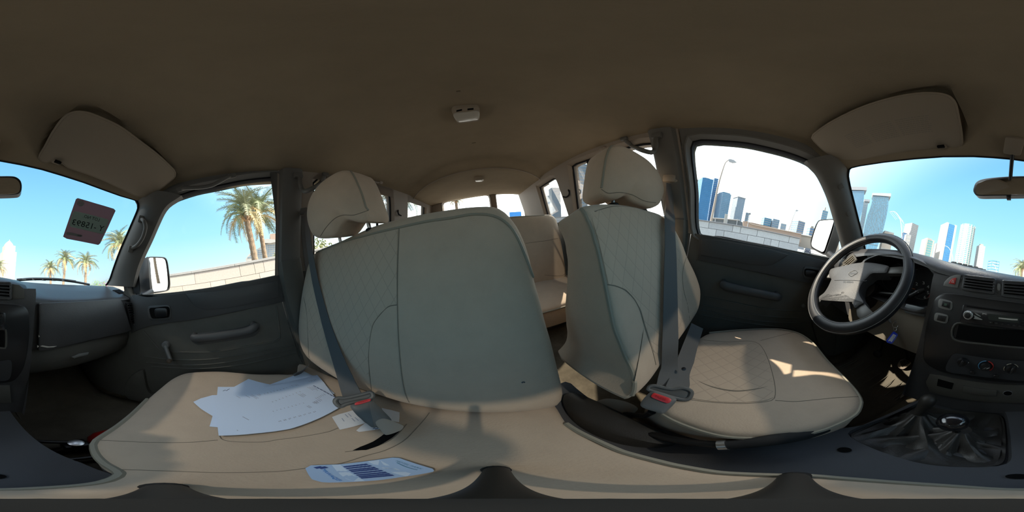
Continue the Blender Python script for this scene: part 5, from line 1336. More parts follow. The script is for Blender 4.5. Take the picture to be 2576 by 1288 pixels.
buckle(SBR, [(845, 1005), (852, 1001), (865, 1002), (900, 995), (932, 987), (936, 990), (937, 998), (925, 1006), (900, 1010), (870, 1017), (858, 1023), (851, 1020), (844, 1012)],
       [(882, 1022), (894, 1016), (928, 1004), (934, 1006), (960, 1030), (984, 1056), (976, 1062), (950, 1073), (935, 1074), (915, 1058), (898, 1044)],
       [(892, 1015), (900, 1011), (928, 1003.5), (933, 1005), (931, 1009), (905, 1017), (894, 1019)], 0.462, 'PRESS', [(902, 1011.5), (924, 1005.5), (925, 1009), (903, 1015)])
stk = [atD(0.455)(946, 1070), atD(0.46)(962, 1075), atD(0.47)(985, 1080)]
slab('buckle_sleeve', [(944, 1062), (966, 1053), (1014, 1071), (1008, 1082), (972, 1094), (958, 1082)], atD(0.452), 0.008, mat('sleeve fabric', (0.36, 0.30, 0.24), 0.9), SBR, inset=0.003, back=0.006, sm=40)
ribbon('lap_webbing', [atD(0.70)(742, 947), atD(0.70)(760, 935), atD(0.715)(772, 922)], (0.05, 0.05), V((0.2, 0.6, -0.6)), m_web, SBR, n=10)
SBL = thing('seat_belt', "dark driver belt hanging straight in front of the driver's seat back", 'seat belt', (-0.62, -0.30, 0.2))
pl = bpath([(1686, 462), (1685, 500), (1685, 530), (1685, 560), (1686, 600), (1687, 640), (1687, 680), (1687, 720), (1687, 760), (1687, 800), (1687, 840), (1686, 880), (1684, 930), (1681, 985)], 0.700, 0.475)
def clear(p, u, v):
    h = [onDB(u+k, v) for k in (-18, 0, 18)]; d = min([q.length for q in h if q is not None]+[9])-0.014
    return p*(d/p.length) if d < p.length else p
pl = [clear(p, u, v) for p, (u, v) in zip(pl, [(1686, 462), (1685, 500), (1685, 530), (1685, 560), (1686, 600), (1687, 640), (1687, 680), (1687, 720), (1687, 760), (1687, 800), (1687, 840), (1686, 880), (1684, 930), (1681, 985)])]
ribbon('webbing', pl, (0.040, 0.052), V((-1, 0.45, 0.0)), m_web, SBL, n=40)
ribbon('pillar_webbing', [V((-0.628, -0.31, 0.20)), V((-0.655, -0.30, 0.0)), V((-0.66, -0.29, -0.3)), V((-0.65, -0.27, -0.60))], (0.03, 0.045), V((-0.1, 1, 0)), m_web, SBL)
gl_ = atD(0.705)(1684, 449)
box_ob('guide_loop', gl_, (-0.15, 1, 0.0), (0, 0, 1), (0.052, 0.034, 0.018), 0.008, mat('guide plastic', (0.30, 0.25, 0.20), 0.5), SBL)
lathe_ob('anchor_cover', atD(0.71)(1699, 453), (1, 0.2, 0), [(0.019, -0.01), (0.019, 0.008), (0.014, 0.014), (0.004, 0.016)], MATS['guide plastic'], SBL, 18)
ribbon('lap_webbing', [atD(0.468)(1702, 982), atD(0.53)(1718, 930), atD(0.60)(1735, 875), atD(0.655)(1754, 820)], (0.05, 0.050), V((-0.3, 0.75, -0.3)), m_web, SBL, n=20)
lathe_ob('webbing_stud', atD(0.485)(1720, 928), -ray(1720, 928), [(0.005, 0), (0.0055, 0.002), (0.002, 0.003)], m_black, SBL, 12)
buckle(SBL, [(1634, 973), (1645, 970), (1690, 979), (1716, 976), (1734, 981), (1740, 988), (1733, 1003), (1722, 1006), (1700, 1002), (1660, 990), (1630, 980)],
       [(1612, 1020), (1632, 990), (1648, 983), (1700, 1003), (1696, 1015), (1668, 1040), (1650, 1036)],
       [(1641, 992), (1646, 988.5), (1683, 1001), (1689, 1006), (1684, 1013), (1676, 1014), (1642, 1001), (1638, 997)], 0.466, 'PRESS', [(1650, 993.5), (1676, 1003), (1674, 1009), (1648, 999)])
tube_ob('buckle_stalk', [atD(0.47)(1640, 1036), atD(0.50)(1622, 1046), V((-0.19, -0.13, -0.56))], 0.008, m_black, SBL, 8)

# ------------------------------------------------------------------ papers, receipts, card on the bench; windscreen sticker
m_paper = mat('sky tinted paper', (0.66, 0.76, 0.92), 0.85, bump=0.1, bscale=60)  # white sheets: blue of the sky-lit shade is put into the colour
m_ink = mat('printed ink', (0.10, 0.12, 0.20), 0.8)
m_ink2 = mat('pale ink', (0.36, 0.38, 0.46), 0.8)
bvS = bvh_of(BC, BB)
def onSeat(lift):
    f = atM(bvS, 0.0)
    return lambda u, v: (lambda h: h-h.normalized()*lift if h else None)(f(u, v))
def sheet(name, label, cat, px, lift, group=None, material=None, step=16):
    o = skin(name, px, onSeat(lift), material or m_paper, None, step=step, thick=0.0008)
    return tag(o, label, cat, group)
PG = 'loose sheets spread on the bench'
sheet('paper_sheet', 'lowest paper sheet, small corner showing below the big sheet', 'paper', [(527, 1073), (535, 1045), (570, 1040), (640, 1050), (640, 1082), (550, 1075)], 0.002, PG)
sheet('paper_sheet', 'paper sheet whose folded far corner reaches the belt anchor', 'paper', [(679, 967), (722, 951), (760, 936), (765, 934), (785, 944), (797, 945), (842, 990), (760, 1020), (700, 1010)], 0.0032, PG)
sh3 = sheet('paper_sheet', 'paper sheet with a handwritten number on its corner', 'paper', [(548, 973), (589, 973), (660, 975), (660, 1030), (545, 1002)], 0.0044, PG)
sheet('paper_sheet', 'paper sheet with a blank pointed corner towards the door', 'paper', [(589, 973), (607, 963), (625, 953), (652, 961), (679, 967), (740, 960), (740, 1010), (600, 1010)], 0.0056, PG)
sheet('paper_sheet', 'paper sheet with a sharp corner pointing to the bench front', 'paper', [(486, 1011), (505, 1002), (534, 994), (640, 985), (640, 1065), (560, 1056), (534, 1046), (505, 1028)], 0.0068, PG)
s1 = sheet('paper_sheet', 'large printed sheet on top of the loose papers', 'paper', [(534, 995), (600, 986), (680, 972), (740, 957), (798, 943), (815, 962), (838, 993), (857, 1023), (803, 1052), (729, 1079), (645, 1090), (600, 1094), (550, 1096), (546, 1060), (540, 1025)], 0.0082, PG)
onP = onSeat(0.0094)
def bars(name, segs, material, parent, F, w=0.0011):
    bm = bmesh.new()
    for (u0, v0, u1, v1) in segs:
        a, b = F(u0, v0), F(u1, v1)
        if a is None or b is None: continue
        d = (b-a); sd = d.cross(a).normalized()*w
        bm.faces.new([bm.verts.new(p) for p in (a+sd, b+sd, b-sd, a-sd)])
    return bm_ob(name, bm, material, parent, False, kind='stuff')
segs = []
for k in range(7): segs.append((788+k*8.3, 970+k*4.5, 788+k*8.3+6.8, 970+k*4.5+3.8))
bars('title_print', segs, m_ink, s1, onP, 0.0016)
segs = []
def para(u, v, n, ln, du=-3.4, dv=1.6, word=0.55):
    for i in range(n):
        x, y = u+du*i, v+dv*i; l = ln*random.uniform(0.6, 1.0)
        segs.append((x, y, x+l*0.88, y+l*0.47))
para(786, 972, 4, 22, -4.6, 0.6); para(776, 958, 5, 5, 4, -1); para(813, 991, 6, 8, -4, 2); para(760, 990, 3, 12, -5, 1); para(744, 966, 4, 9, -4, 1); para(802, 1003, 5, 11, -4, 2.2); para(795, 1010, 2, 12, -6, 1); para(775, 1020, 2, 13); para(758, 993, 2, 11)
for k in range(9): para(684+k*8.6, 1010-k*3.2, 1, 5)
for k in range(9): para(664+k*8, 990-k*2.2, 1, 4)
for k in range(9): para(686+k*9.5, 1034-k*2.6, 1, 4)
for k in range(8): para(704+k*12.5, 1058-k*3.4, 2, 5)
para(594, 996, 1, 14); para(618, 995, 1, 20); para(633, 993, 2, 24); para(650, 991, 2, 12); para(610, 1048, 1, 22); para(596, 1082, 1, 4)
bars('body_print', segs, m_ink2, s1, onP, 0.0008)
bars('handwriting', [(561, 984, 566, 981), (566, 981, 570, 983), (570, 983, 575, 979), (575, 980, 578, 978)], m_ink, sh3, onSeat(0.0058), 0.0008)
RG = 'receipts under the buckle'
m_rcpt = mat('receipt paper', (0.78, 0.76, 0.75), 0.85)
r1_ = sheet('receipt', 'printed receipt between the papers and the buckle', 'receipt', [(835, 1049), (853, 1042), (871, 1037), (887, 1032), (904, 1049), (919, 1064), (890, 1073), (855, 1081), (845, 1065)], 0.003, RG, m_rcpt, 10)
bars('receipt_print', [(868, 1042, 876, 1050), (876, 1040, 884, 1048), (885, 1052, 893, 1060), (860, 1052, 866, 1060), (893, 1050, 902, 1058)], m_ink2, r1_, onSeat(0.0042), 0.0007)
r2_ = sheet('receipt', 'crumpled receipt with handwriting nearest the belt slot', 'receipt', [(896, 1083), (907, 1073), (919, 1064), (940, 1071), (957, 1079), (930, 1083), (903, 1086.5)], 0.0045, RG, m_rcpt, 10)
bars('handwriting', [(938, 1079, 942, 1076), (942, 1077, 946, 1080), (946, 1079, 951, 1077)], m_ink, r2_, onSeat(0.0058), 0.0007)
sheet('receipt', 'folded receipt at the foot of the seat back', 'receipt', [(960, 1026), (983, 1031), (1005, 1037), (1005, 1050), (1004, 1062), (985, 1059), (968, 1048)], 0.003, RG, m_rcpt, 10)
cd = tag(skin('parking_card', [(768, 1178), (782, 1170.5), (815, 1169.5), (852, 1168), (891, 1164), (937, 1158), (987, 1151), (1004, 1152), (1030, 1161), (1061, 1171), (1088, 1179), (1092, 1184), (1089, 1187), (1046, 1195), (1007, 1200.5), (953, 1208), (891, 1212), (829, 1214), (810, 1213), (785, 1206), (776, 1194)], onSeat(0.003), mat('card print blue', (0.40, 0.55, 0.78), 0.45), None, step=14, thick=0.001), 'pale blue parking card lying near the camera stand', 'card')
onK = onSeat(0.0044)
m_cw = mat('card white band', (0.62, 0.74, 0.90), 0.45); m_cb = mat('card navy print', (0.03, 0.06, 0.22), 0.5); m_cl = mat('card lettering blue', (0.03, 0.22, 0.62), 0.5)
skin('card_band', [(834, 1169), (856, 1168.5), (866, 1178), (885, 1192), (905, 1203), (918, 1210), (890, 1211), (870, 1204), (852, 1190), (842, 1179)], onSeat(0.0038), m_cw, cd, step=14, thick=0.0002)
skin('card_band', [(925, 1160.5), (955, 1156.5), (975, 1168), (1000, 1180), (1030, 1190), (1055, 1192.5), (1020, 1198), (990, 1190), (960, 1177)], onSeat(0.0038), m_cw, cd, step=14, thick=0.0002)
text_on('card_lettering', [('MAWAQIF', 0, 0, 1, 1)], [onK(u, v) for u, v in ((818, 1179.5), (861, 1209), (848, 1211), (806, 1181))], m_cl, cd, 0.0002)
bars('card_mark', [(797, 1174, 806, 1178), (808, 1174.5, 817, 1178.5)], m_cb, cd, onK, 0.003)
for k in range(6):
    a0 = V((868+k*9.6, 1172.5-k*1.1)); a1 = V((919+k*13.5, 1204-k*1.2))
    bars('card_text', [(lerp(a0.x, a1.x, f), lerp(a0.y, a1.y, f), lerp(a0.x, a1.x, f+0.09), lerp(a0.y, a1.y, f+0.09)) for f in (0.0, .13, .27, .38, .52, .66, .78, .89)], m_cb, cd, onK, 0.0018)
text_on('card_heading', [('HOTEL PARK', 0, 0, 1, 1)], [onK(u, v) for u, v in ((1002, 1158.5), (1066, 1179), (1060, 1181), (994, 1160))], mat('card teal print', (0.12, 0.30, 0.42), 0.5), cd, 0.0002)
line_on('card_rule', [(998, 1164), (1015, 1172), (1035, 1179), (1050, 1182)], onK, 0.0005, MATS['card teal print'], cd, 12)

def translucent(name, col, f=0.5):
    M = bpy.data.materials.new(name); M.use_nodes = True; nt = M.node_tree; nt.nodes.clear(); L = nt.links
    d = nt.nodes.new('ShaderNodeBsdfDiffuse'); t = nt.nodes.new('ShaderNodeBsdfTranslucent'); mx = nt.nodes.new('ShaderNodeMixShader'); o = nt.nodes.new('ShaderNodeOutputMaterial')
    d.inputs[0].default_value = (*col, 1); t.inputs[0].default_value = (*col, 1); mx.inputs[0].default_value = f
    L.new(d.outputs[0], mx.inputs[1]); L.new(t.outputs[0], mx.inputs[2]); L.new(mx.outputs[0], o.inputs[0]); MATS[name] = M; return M
Wi = lambda d: solve(lambda p: p.y-wind_y(p.x, p.z)+d, 0.1, 2.5)
ST = thing('parking_sticker', 'maroon parking permit stuck inside the windscreen, lettering seen reversed', 'sticker', atW(225, 555))
st = slab('sticker_film', [(191.5, 501), (196, 498.5), (240, 511.5), (286.4, 525.3), (290.5, 530), (272, 571), (252, 612), (247, 616), (210, 608.5), (168, 600.5), (159, 595.5), (175, 548)], Wi(0.003), 0.001, translucent('sticker film', (0.25, 0.185, 0.19), 0.8), ST, sm=0)
pn = slab('sticker_panel', [(189.5, 531.5), (230, 541), (271, 552), (273.8, 556), (260, 587), (256, 588.5), (215, 579), (178, 570.5), (174, 565.5), (184, 534.5)], Wi(0.0052), 0.0004, translucent('sticker panel', (0.66, 0.90, 0.78), 0.8), ST)
WQ = Wi(0.0066); m_sg = translucent('sticker dark print', (0.02, 0.035, 0.032), 0.3)
text_on('sticker_lettering', [('LOT NO.', 0, 0, 1, 1)], [WQ(u, v) for u, v in ((251.5, 550), (210.5, 539.5), (208.5, 547), (249, 557.3))], m_sg, pn, 0.0004)
text_on('sticker_number', [('Y -15893', 0, 0, 1, 1)], [WQ(u, v) for u, v in ((263, 569), (184, 551), (180.5, 565), (258, 583))], m_sg, pn, 0.0004)
m_sp = translucent('sticker pale print', (0.5, 0.55, 0.52), 0.75)
slab('sticker_emblem', [(203+8.5*math.cos(a), 511.5+7.5*math.sin(a)) for a in [math.radians(t) for t in range(150, 331, 15)]]+[(206, 509), (203, 512), (200, 511)], Wi(0.0052), 0.0004, m_sp, ST)
slab('sticker_emblem', [(203+8.5*math.cos(a), 511.5+7.5*math.sin(a)) for a in [math.radians(t) for t in range(-20, 141, 15)]]+[(199, 515), (203, 513), (206, 513)], Wi(0.0052), 0.0004, m_sp, ST)
slab('sticker_bar', [(167, 586), (170, 584), (188, 587), (206, 591), (207, 594), (204, 596.5), (186, 593), (168, 590)], Wi(0.0052), 0.0004, m_sp, ST)
text_on('sticker_small_print', [('www', 0, 0, 1, 1)], [WQ(u, v) for u, v in ((205, 592), (195, 590), (194.5, 593), (204.5, 595))], m_sg, ST, 0.0004)

# ------------------------------------------------------------------ tripod under the camera
TP = thing('tripod', 'small black camera tripod standing on the middle of the bench', 'tripod', V((0.05, 0.07, -0.40)))
ax = CM @ V((0, 0, -1))
hub = ax*0.285
tube_ob('column', [ax*0.115, ax*0.20, hub], lambda t: 0.0095+0.004*t, mat('tripod plastic', (0.036, 0.033, 0.030), 0.55), TP, 18)
for (u, v, du) in ((415, 1226, 60), (1250, 1182, 45), (1997, 1198, 30)):
    f = onBC(u, v); d = f-hub
    lg = tube_ob('leg', [hub+d*0.02, hub+d*0.5, f-f.normalized()*0.008], lambda t: 0.011-0.002*t, MATS['tripod plastic'], TP, 10)
    lathe_ob('rubber_foot', f+V((0, 0, 0.006)), (0, -0.1, 1), [(0.010, -0.006), (0.0105, 0.0), (0.008, 0.006)], m_matte, lg, 14)
# ------------------------------------------------------------------ outside: ground, walls, mirrors, wipers
GZ = -1.6
m_road = mat('asphalt', (0.30, 0.29, 0.28), 0.9, bump=0.3, bscale=40, var=0.12, vscale=0.6)
m_pave = mat('paving', (0.36, 0.335, 0.30), 0.9, var=0.1, vscale=0.8)
bm = bmesh.new(); bmesh.ops.create_grid(bm, x_segments=40, y_segments=40, size=900, matrix=Matrix.Translation((0, 0, GZ)))
tag(bm_ob('ground', bm, m_pave, None, False), 'pale sandy ground reaching to the skyline', 'ground', kind='structure')
bm = bmesh.new(); add_loft(bm, [[V((x, y, GZ+0.02)) for x in (-5.6, 5.6)] for y in (-60, -20, 0, 20, 60, 130)], False)
bm2 = bm; add_loft(bm, [[V((x, y, GZ+0.02)) for x in (-60, -5.5)] for y in (6.5, 24)], False)
tag(bm_ob('road', bm, m_road, None, False), 'grey asphalt lane the car is parked on', 'road', kind='structure')
m_stone_g = [mat('grey stone %s' % w, c, 0.85, bump=0.2, bscale=60, var=0.10, vscale=14) for w, c in (('pale', (0.40, 0.41, 0.42)), ('mid', (0.36, 0.37, 0.385)), ('dark', (0.33, 0.34, 0.355)))]
m_stone_b = [mat('beige stone %s' % w, c, 0.85, bump=0.2, bscale=60, var=0.10, vscale=14) for w, c in (('pale', (0.34, 0.305, 0.27)), ('mid', (0.31, 0.275, 0.24)), ('warm', (0.325, 0.28, 0.25)))]
m_cop = mat('coping stone', (0.22, 0.215, 0.21), 0.8, var=0.1, vscale=8); m_copd = mat('dark coping stone', (0.20, 0.20, 0.21), 0.8)
m_joint = mat('wall joint', (0.16, 0.155, 0.15), 0.95)
def boundary(name, label, x, y0, y1, top, courses, mats, cop, copmat, seed, thick=0.35, known=None):
    rnd = random.Random(seed); s = 1 if x > 0 else -1
    t = thing(name, label, 'wall', (x, (y0+y1)/2, GZ), kind='thing')
    box_ob('wall_core', (x+s*(thick/2+0.03), (y0+y1)/2, (top-cop+GZ)/2), (0, 1, 0), (0, 0, 1), (y1-y0-0.02, top-cop-GZ, thick-0.06), 0, m_joint, t)
    z = top-cop; n = 0
    for ci, h in enumerate(courses):
        y = y0; edges = list((known or {}).get(ci, []))
        cuts = [y0]
        if edges:
            cuts += [e for e in edges]
            while cuts[-1] < y1-0.3: cuts.append(cuts[-1]+rnd.choice((1.1, 1.35, 0.6, 1.6)))
            while edges and edges[0]-y0 > 1.8: edges.insert(0, edges[0]-rnd.choice((1.0, 1.3, 1.5))); cuts.insert(1, edges[0])
        else:
            while cuts[-1] < y1-0.3: cuts.append(cuts[-1]+rnd.choice((0.62, 0.9, 1.2, 1.45)))
        cuts = [c for c in cuts if c <= y1-0.15]+[y1]
        for a, b in zip(cuts, cuts[1:]):
            if b-a < 0.05: continue
            p = rnd.uniform(0, 0.006)
            bm = bmesh.new(); add_box(bm, Matrix.Translation((x+s*(0.05-p), (a+b)/2, z-h/2)), (0.10, b-a-0.012, h-0.012), 0.004, 1)
            bm_ob('stone_block', bm, mats[rnd.randrange(len(mats))], t, False); n += 1
        z -= h
    y = y0
    while y < y1:
        L = min(rnd.choice((1.5, 1.9, 2.2)), y1-y)
        bm = bmesh.new(); add_box(bm, Matrix.Translation((x+s*(thick/2-0.02), y+L/2, top-cop/2)), (thick+0.06, L-0.01, cop), 0.006, 1)
        bm_ob('coping_stone', bm, copmat, t, False); y += L
    return t
def yx(u, v, x): return atX(x)(u, v).y
XR, XL = 7.0, -6.6
kR = {0: sorted(yx(u, v, XR) for u, v in ((493, 720), (603.5, 680), (640, 672), (663, 666))), 1: sorted(yx(u, v, XR) for u, v in ((460, 731), (530, 718), (567, 709)))}
boundary('boundary_wall', 'sunlit beige stone wall below the palms on the passenger side', XR, -16, 6.2, 0.56, (0.50, 0.36, 0.40, 0.40, 0.40), m_stone_b, 0.10, m_cop, 3, known=kR)
kL = {0: sorted(yx(u, v, XL) for u, v in ((1784, 560), (1843, 575), (1863, 577), (1905, 586), (1985, 603))), 1: sorted(yx(u, v, XL) for u, v in ((1801, 585), (1821, 588), (1880, 600), (1922, 607), (1939, 610), (1959, 615)))}
yEnd = atX(XL)(2013, 600).y
boundary('boundary_wall', 'shaded grey stone wall on the driver side', XL, -14, yEnd, 0.33, (0.27, 0.29, 0.3, 0.3, 0.3, 0.3), m_stone_g, 0.035, m_copd, 5, known=kL)

# door mirrors and wipers
def door_mirror(name, label, hpx, gpx, d, n, s, cpx):
    t = thing(name, label, 'wing mirror', atD(d)(*cpx)); c = atD(d)(*cpx); n = V(n).normalized(); F = atP(c, n)
    q = smooth(hpx, 80); pts = [F(p.x, p.y) for p in q]; cen = sum(pts, V((0, 0, 0)))/80
    bm = bmesh.new(); bk = V((s*0.0, 0.075, 0))
    rings = [[cen+(p-cen)*0.93-n*0.002 for p in pts], [cen+(p-cen)*0.95+n*0.004 for p in pts], [p+n*0.004 for p in pts], [cen+(p-cen)*1.01-n*0.004 for p in pts], [cen+(p-cen)*0.99+bk*0.6 for p in pts], [cen+(p-cen)*0.85+bk for p in pts]]
    add_loft(bm, rings, True, False, True)
    bm_ob('housing', bm, m_black, t)
    slab('mirror_glass', gpx, F, 0.001, m_mirror, t, n=n, back=0.003, sm=60)
    tube_ob('bracket', [cen+V((-s*0.06, 0.03, -0.10)), V((s*0.76, cen.y+0.06, cen.z-0.13))], 0.02, m_black, t, 10)
    return t
door_mirror('door_mirror', 'black framed passenger side mirror beyond the side glass', [(372, 650), (377, 646), (411, 647), (418, 651.5), (422, 664), (427.5, 711), (425, 728), (414, 733.5), (386, 738), (377, 735.5), (374, 712), (371, 670)],
            [(373.5, 652), (376, 649), (409, 650), (415, 655), (419, 677), (422, 713), (419.5, 728), (414, 730.5), (385, 734), (380, 730), (376, 709)], 1.02, (-0.50, -0.866, -0.05), 1, (398, 692))
bmR = bmesh.new()
pts = [atX(0.86)(u, v) for u, v in ((350, 697), (356, 664), (362, 652), (371, 646), (374, 660), (376, 700), (379, 737), (354, 737))]
add_slab(bmR, pts, V((-1, 0, 0)), 0.004, 0.002, back=0.03); bmesh.ops.triangulate(bmR, faces=[f for f in bmR.faces if len(f.verts) > 4])
bm_ob('mirror_side', bmR, m_black, bpy.data.objects['door_mirror'])
door_mirror('door_mirror', 'black framed driver side mirror reflecting the bright sky', [(2041, 622), (2040, 605), (2052, 568), (2059, 556), (2064, 553.5), (2099, 551), (2101, 556), (2098, 575), (2079, 632), (2074, 641), (2064, 637), (2046, 627)],
            [(2043.5, 620), (2043, 605), (2054, 570), (2060.5, 557), (2065, 555.5), (2096, 554), (2096, 562), (2074, 629), (2070, 633.5), (2064, 632)], 1.0, (0.50, -0.866, -0.05), -1, (2070, 595))
def wiper(label, px, arm):
    F = Wi(-0.03); t = thing('wiper', label, 'wiper', F(*px[0]))
    tube_ob('blade', smooth([F(u, v) for u, v in px], 20, False), 0.007, m_black, t, 8)
    tube_ob('wiper_arm', smooth([Wi(-0.05)(u, v) for u, v in arm], 16, False), 0.006, m_black, t, 8)
    for k in range(5):
        u, v = px[0][0]+(px[-1][0]-px[0][0])*(k+.7)/6, px[0][1]+(px[-1][1]-px[0][1])*(k+.7)/6-1.2
        box_ob('blade_clip', F(u, v)-V((0, 0.006, -0.002)), (1, 0, 0), (0, 1, 0), (0.02, 0.008, 0.008), 0.001, m_grey, t, 1)
wiper('black wiper at the foot of the windscreen, passenger side', [(42, 704.5), (78, 702), (117, 702), (150, 703.5), (190, 708.5)], [(117, 701.5), (160, 704.5), (200, 711), (225, 716)])
wiper('black wiper low on the windscreen in front of the towers', [(2392, 661), (2412, 667), (2440, 673), (2472, 679)], [(2425, 669), (2450, 675.5), (2480, 681)])

# ------------------------------------------------------------------ palms
m_trunk = mat('palm trunk', (0.20, 0.145, 0.10), 0.95, bump=0.8, bscale=30, var=0.35, vscale=9)
m_frond = [mat('palm frond %s' % w, c, 0.6, var=0.25, vscale=3, spec=0.4) for w, c in (('green', (0.15, 0.18, 0.085)), ('grey green', (0.20, 0.215, 0.13)), ('dry', (0.42, 0.31, 0.15)))]
m_boot = mat('frond stubs', (0.36, 0.20, 0.09), 0.9)
def frond_mesh(name, L, droop, nl, seed, wid=0.20):
    rnd = random.Random(seed); bm = bmesh.new(); pts = []
    for i in range(13):
        t = i/12; pts.append(V((L*t*math.cos(droop*t*0.55), 0, L*(0.22*math.sin(PI*t*0.9)-droop*0.42*t*t))))
    prev = None
    for i, p in enumerate(pts):      # rachis: triangular section
        w = 0.030*(1-i/13)+0.004
        r = [bm.verts.new(p+V((0, w, 0))), bm.verts.new(p+V((0, -w, 0))), bm.verts.new(p+V((0, 0, -w)))]
        if prev: ring_faces(bm, prev, r)
        prev = r
    for k in range(nl):
        t = 0.14+0.86*k/nl; f = t*12; i = min(11, int(f)); p = pts[i].lerp(pts[i+1], f-i); d = (pts[i+1]-pts[i]).normalized()
        ll = L*wid*(0.35+0.65*math.sin(PI*min(1, t*0.85+0.12)))*rnd.uniform(0.85, 1.1)
        for s in (1, -1):
            out = (V((0, s, 0))*0.75+d*0.65+V((0, 0, 0.30-0.5*rnd.random()))).normalized()
            b = p+out*ll*0.5+V((0, 0, 0.02)); e = p+out*ll+V((0, 0, -ll*0.22)); w = d*L*0.0075
            v = [bm.verts.new(q) for q in (p-w, p+w, b+w*1.1, b-w*0.7, e)]
            bm.faces.new((v[0], v[1], v[2], v[3])); bm.faces.new((v[3], v[2], v[4]))
    me = bpy.data.meshes.new(name); bm.to_mesh(me); bm.free(); return me
FR_ME = []
for mi, droop, sd in ((0, 0.5, 1), (1, 0.9, 2), (0, 1.3, 3), (1, 0.7, 4), (2, 1.7, 5), (2, 1.2, 6)):
    me = frond_mesh('frond', 1.0, droop, 36, sd); me.materials.append(m_frond[mi]); FR_ME.append(me)
def palm(label, base, crown, R, seed, nf=44, tr=0.26, group=None, lean=None):
    rnd = random.Random(seed); t = thing('date_palm', label, 'palm tree', base, group)
    B, Cc = V(base), V(crown); bm = bmesh.new(); rings = []
    n = 26
    for i in range(n+1):
        f = i/n; p = B.lerp(Cc, f)+V((0.10*math.sin(PI*f)*(seed % 3-1), 0, 0)); r = tr*(1.12-0.2*f)*(1.0+0.10*(i % 2))+(0.10*tr*8*max(0, f-0.9))
        rings.append([p+V((r*math.cos(2*PI*k/12+0.26*(i % 2)), r*math.sin(2*PI*k/12+0.26*(i % 2)), 0.03*((k+i) % 2))) for k in range(12)])
    add_loft(bm, rings, True, True, True); bm_ob('trunk', bm, m_trunk, t, False)
    bm = bmesh.new()
    for k in range(26):
        a = k*2.4; z = -0.55*R*0.35*rnd.random(); d = V((math.cos(a), math.sin(a), 0.8)).normalized()
        add_tube(bm, [Cc+V((math.cos(a)*tr*0.8, math.sin(a)*tr*0.8, z)), Cc+V((math.cos(a)*tr*0.9, math.sin(a)*tr*0.9, z))+d*tr*1.4], lambda q: tr*0.16*(1-q*0.6), 5)
    bm_ob('frond_stubs', bm, m_boot, t, False, kind='stuff')
    for k in range(nf):
        f = (k+0.5)/nf; a = k*2.39996+rnd.uniform(-.2, .2)
        el = lerp(1.40, -0.55, f**0.9)+rnd.uniform(-.12, .12)
        me = FR_ME[rnd.choice((0, 1, 3)) if f < 0.5 else rnd.choice((1, 2, 3, 2)) if f < 0.82 else rnd.choice((2, 4, 5))]
        o = bpy.data.objects.new('frond', me); COL.objects.link(o); o.parent = t
        L = R*rnd.uniform(0.85, 1.1)*(1.0 if f > .12 else .8)
        M_ = Matrix.Translation(Cc+V((0, 0, 0.05*R))) @ Matrix.Rotation(a, 4, 'Z') @ Matrix.Rotation(-el, 4, 'Y') @ Matrix.Rotation(rnd.uniform(-.5, .5), 4, 'X') @ Matrix.Diagonal((L, L, L, 1))
        o.matrix_parent_inverse = t.matrix_world.inverted(); o.matrix_basis = M_
    return t
def ground_at(u, v, d):
    a = ray(u, v); h = math.hypot(a.x, a.y); return V((a.x/h*d, a.y/h*d, GZ))
def at_h(u, v, d):
    a = ray(u, v); h = math.hypot(a.x, a.y); return a*(d/h)
def palm_px(label, bpx, cpx, d, rpx, seed, **k):
    c = at_h(*cpx, d); b = at_h(*bpx, d); b = b+(b-c)*((b.z-GZ)/(c.z-b.z)) if c.z-b.z > 0.1 else V((c.x, c.y, GZ))
    R = c.length*math.radians(rpx*360/2576)
    return palm(label, (b.x, b.y, GZ), c, R, seed, **k)
palm_px('tall palm rising behind the beige wall, its whole crown in the passenger window', (641, 650), (619, 543), 12.0, 92, 1, nf=40, tr=0.22)
palm_px('second palm behind the beige wall, crown cut by the window pillar', (667, 645), (650, 545), 14.5, 88, 2, nf=38, tr=0.20)
palm_px('palm just beside the windscreen pillar, behind the parking sticker', (310, 690), (303, 622), 24, 58, 3, nf=40, tr=0.25)
palm_px('middle palm of the three low ones above the wiper', (160, 707), (165, 657), 38, 37, 4, nf=36, tr=0.26)
palm_px('palm with a thin straight trunk, next to the passenger pillar of the three', (214, 712), (216, 665), 36, 38, 5, nf=36, tr=0.26)
palm_px('shortest palm of the three low ones, with a wide ragged crown', (128, 706), (127, 678), 42, 32, 6, nf=34, tr=0.26)
palm_px('palm partly in front of the domed beige tower', (-8, 706), (-6, 678), 34, 34, 7, nf=36, tr=0.26)
palm_px('palm outside the right rear window behind the headrest', (985, 600), (1002, 505), 9.5, 70, 8, nf=40, tr=0.28)
palm_px('far palm seen through the rear door glass', (1150, 560), (1147, 506), 30, 30, 9, nf=32, tr=0.26)
for u, v, d, h, sd in ((241, 714, 30, 0.55, 1), (259, 713, 31, 0.9, 2)):
    pass
m_leafs = [mat('shrub leaf %s' % w, c, 0.6, var=0.3, vscale=5) for w, c in (('green', (0.12, 0.22, 0.05)), ('olive', (0.26, 0.27, 0.10)), ('pink', (0.62, 0.05, 0.22)))]
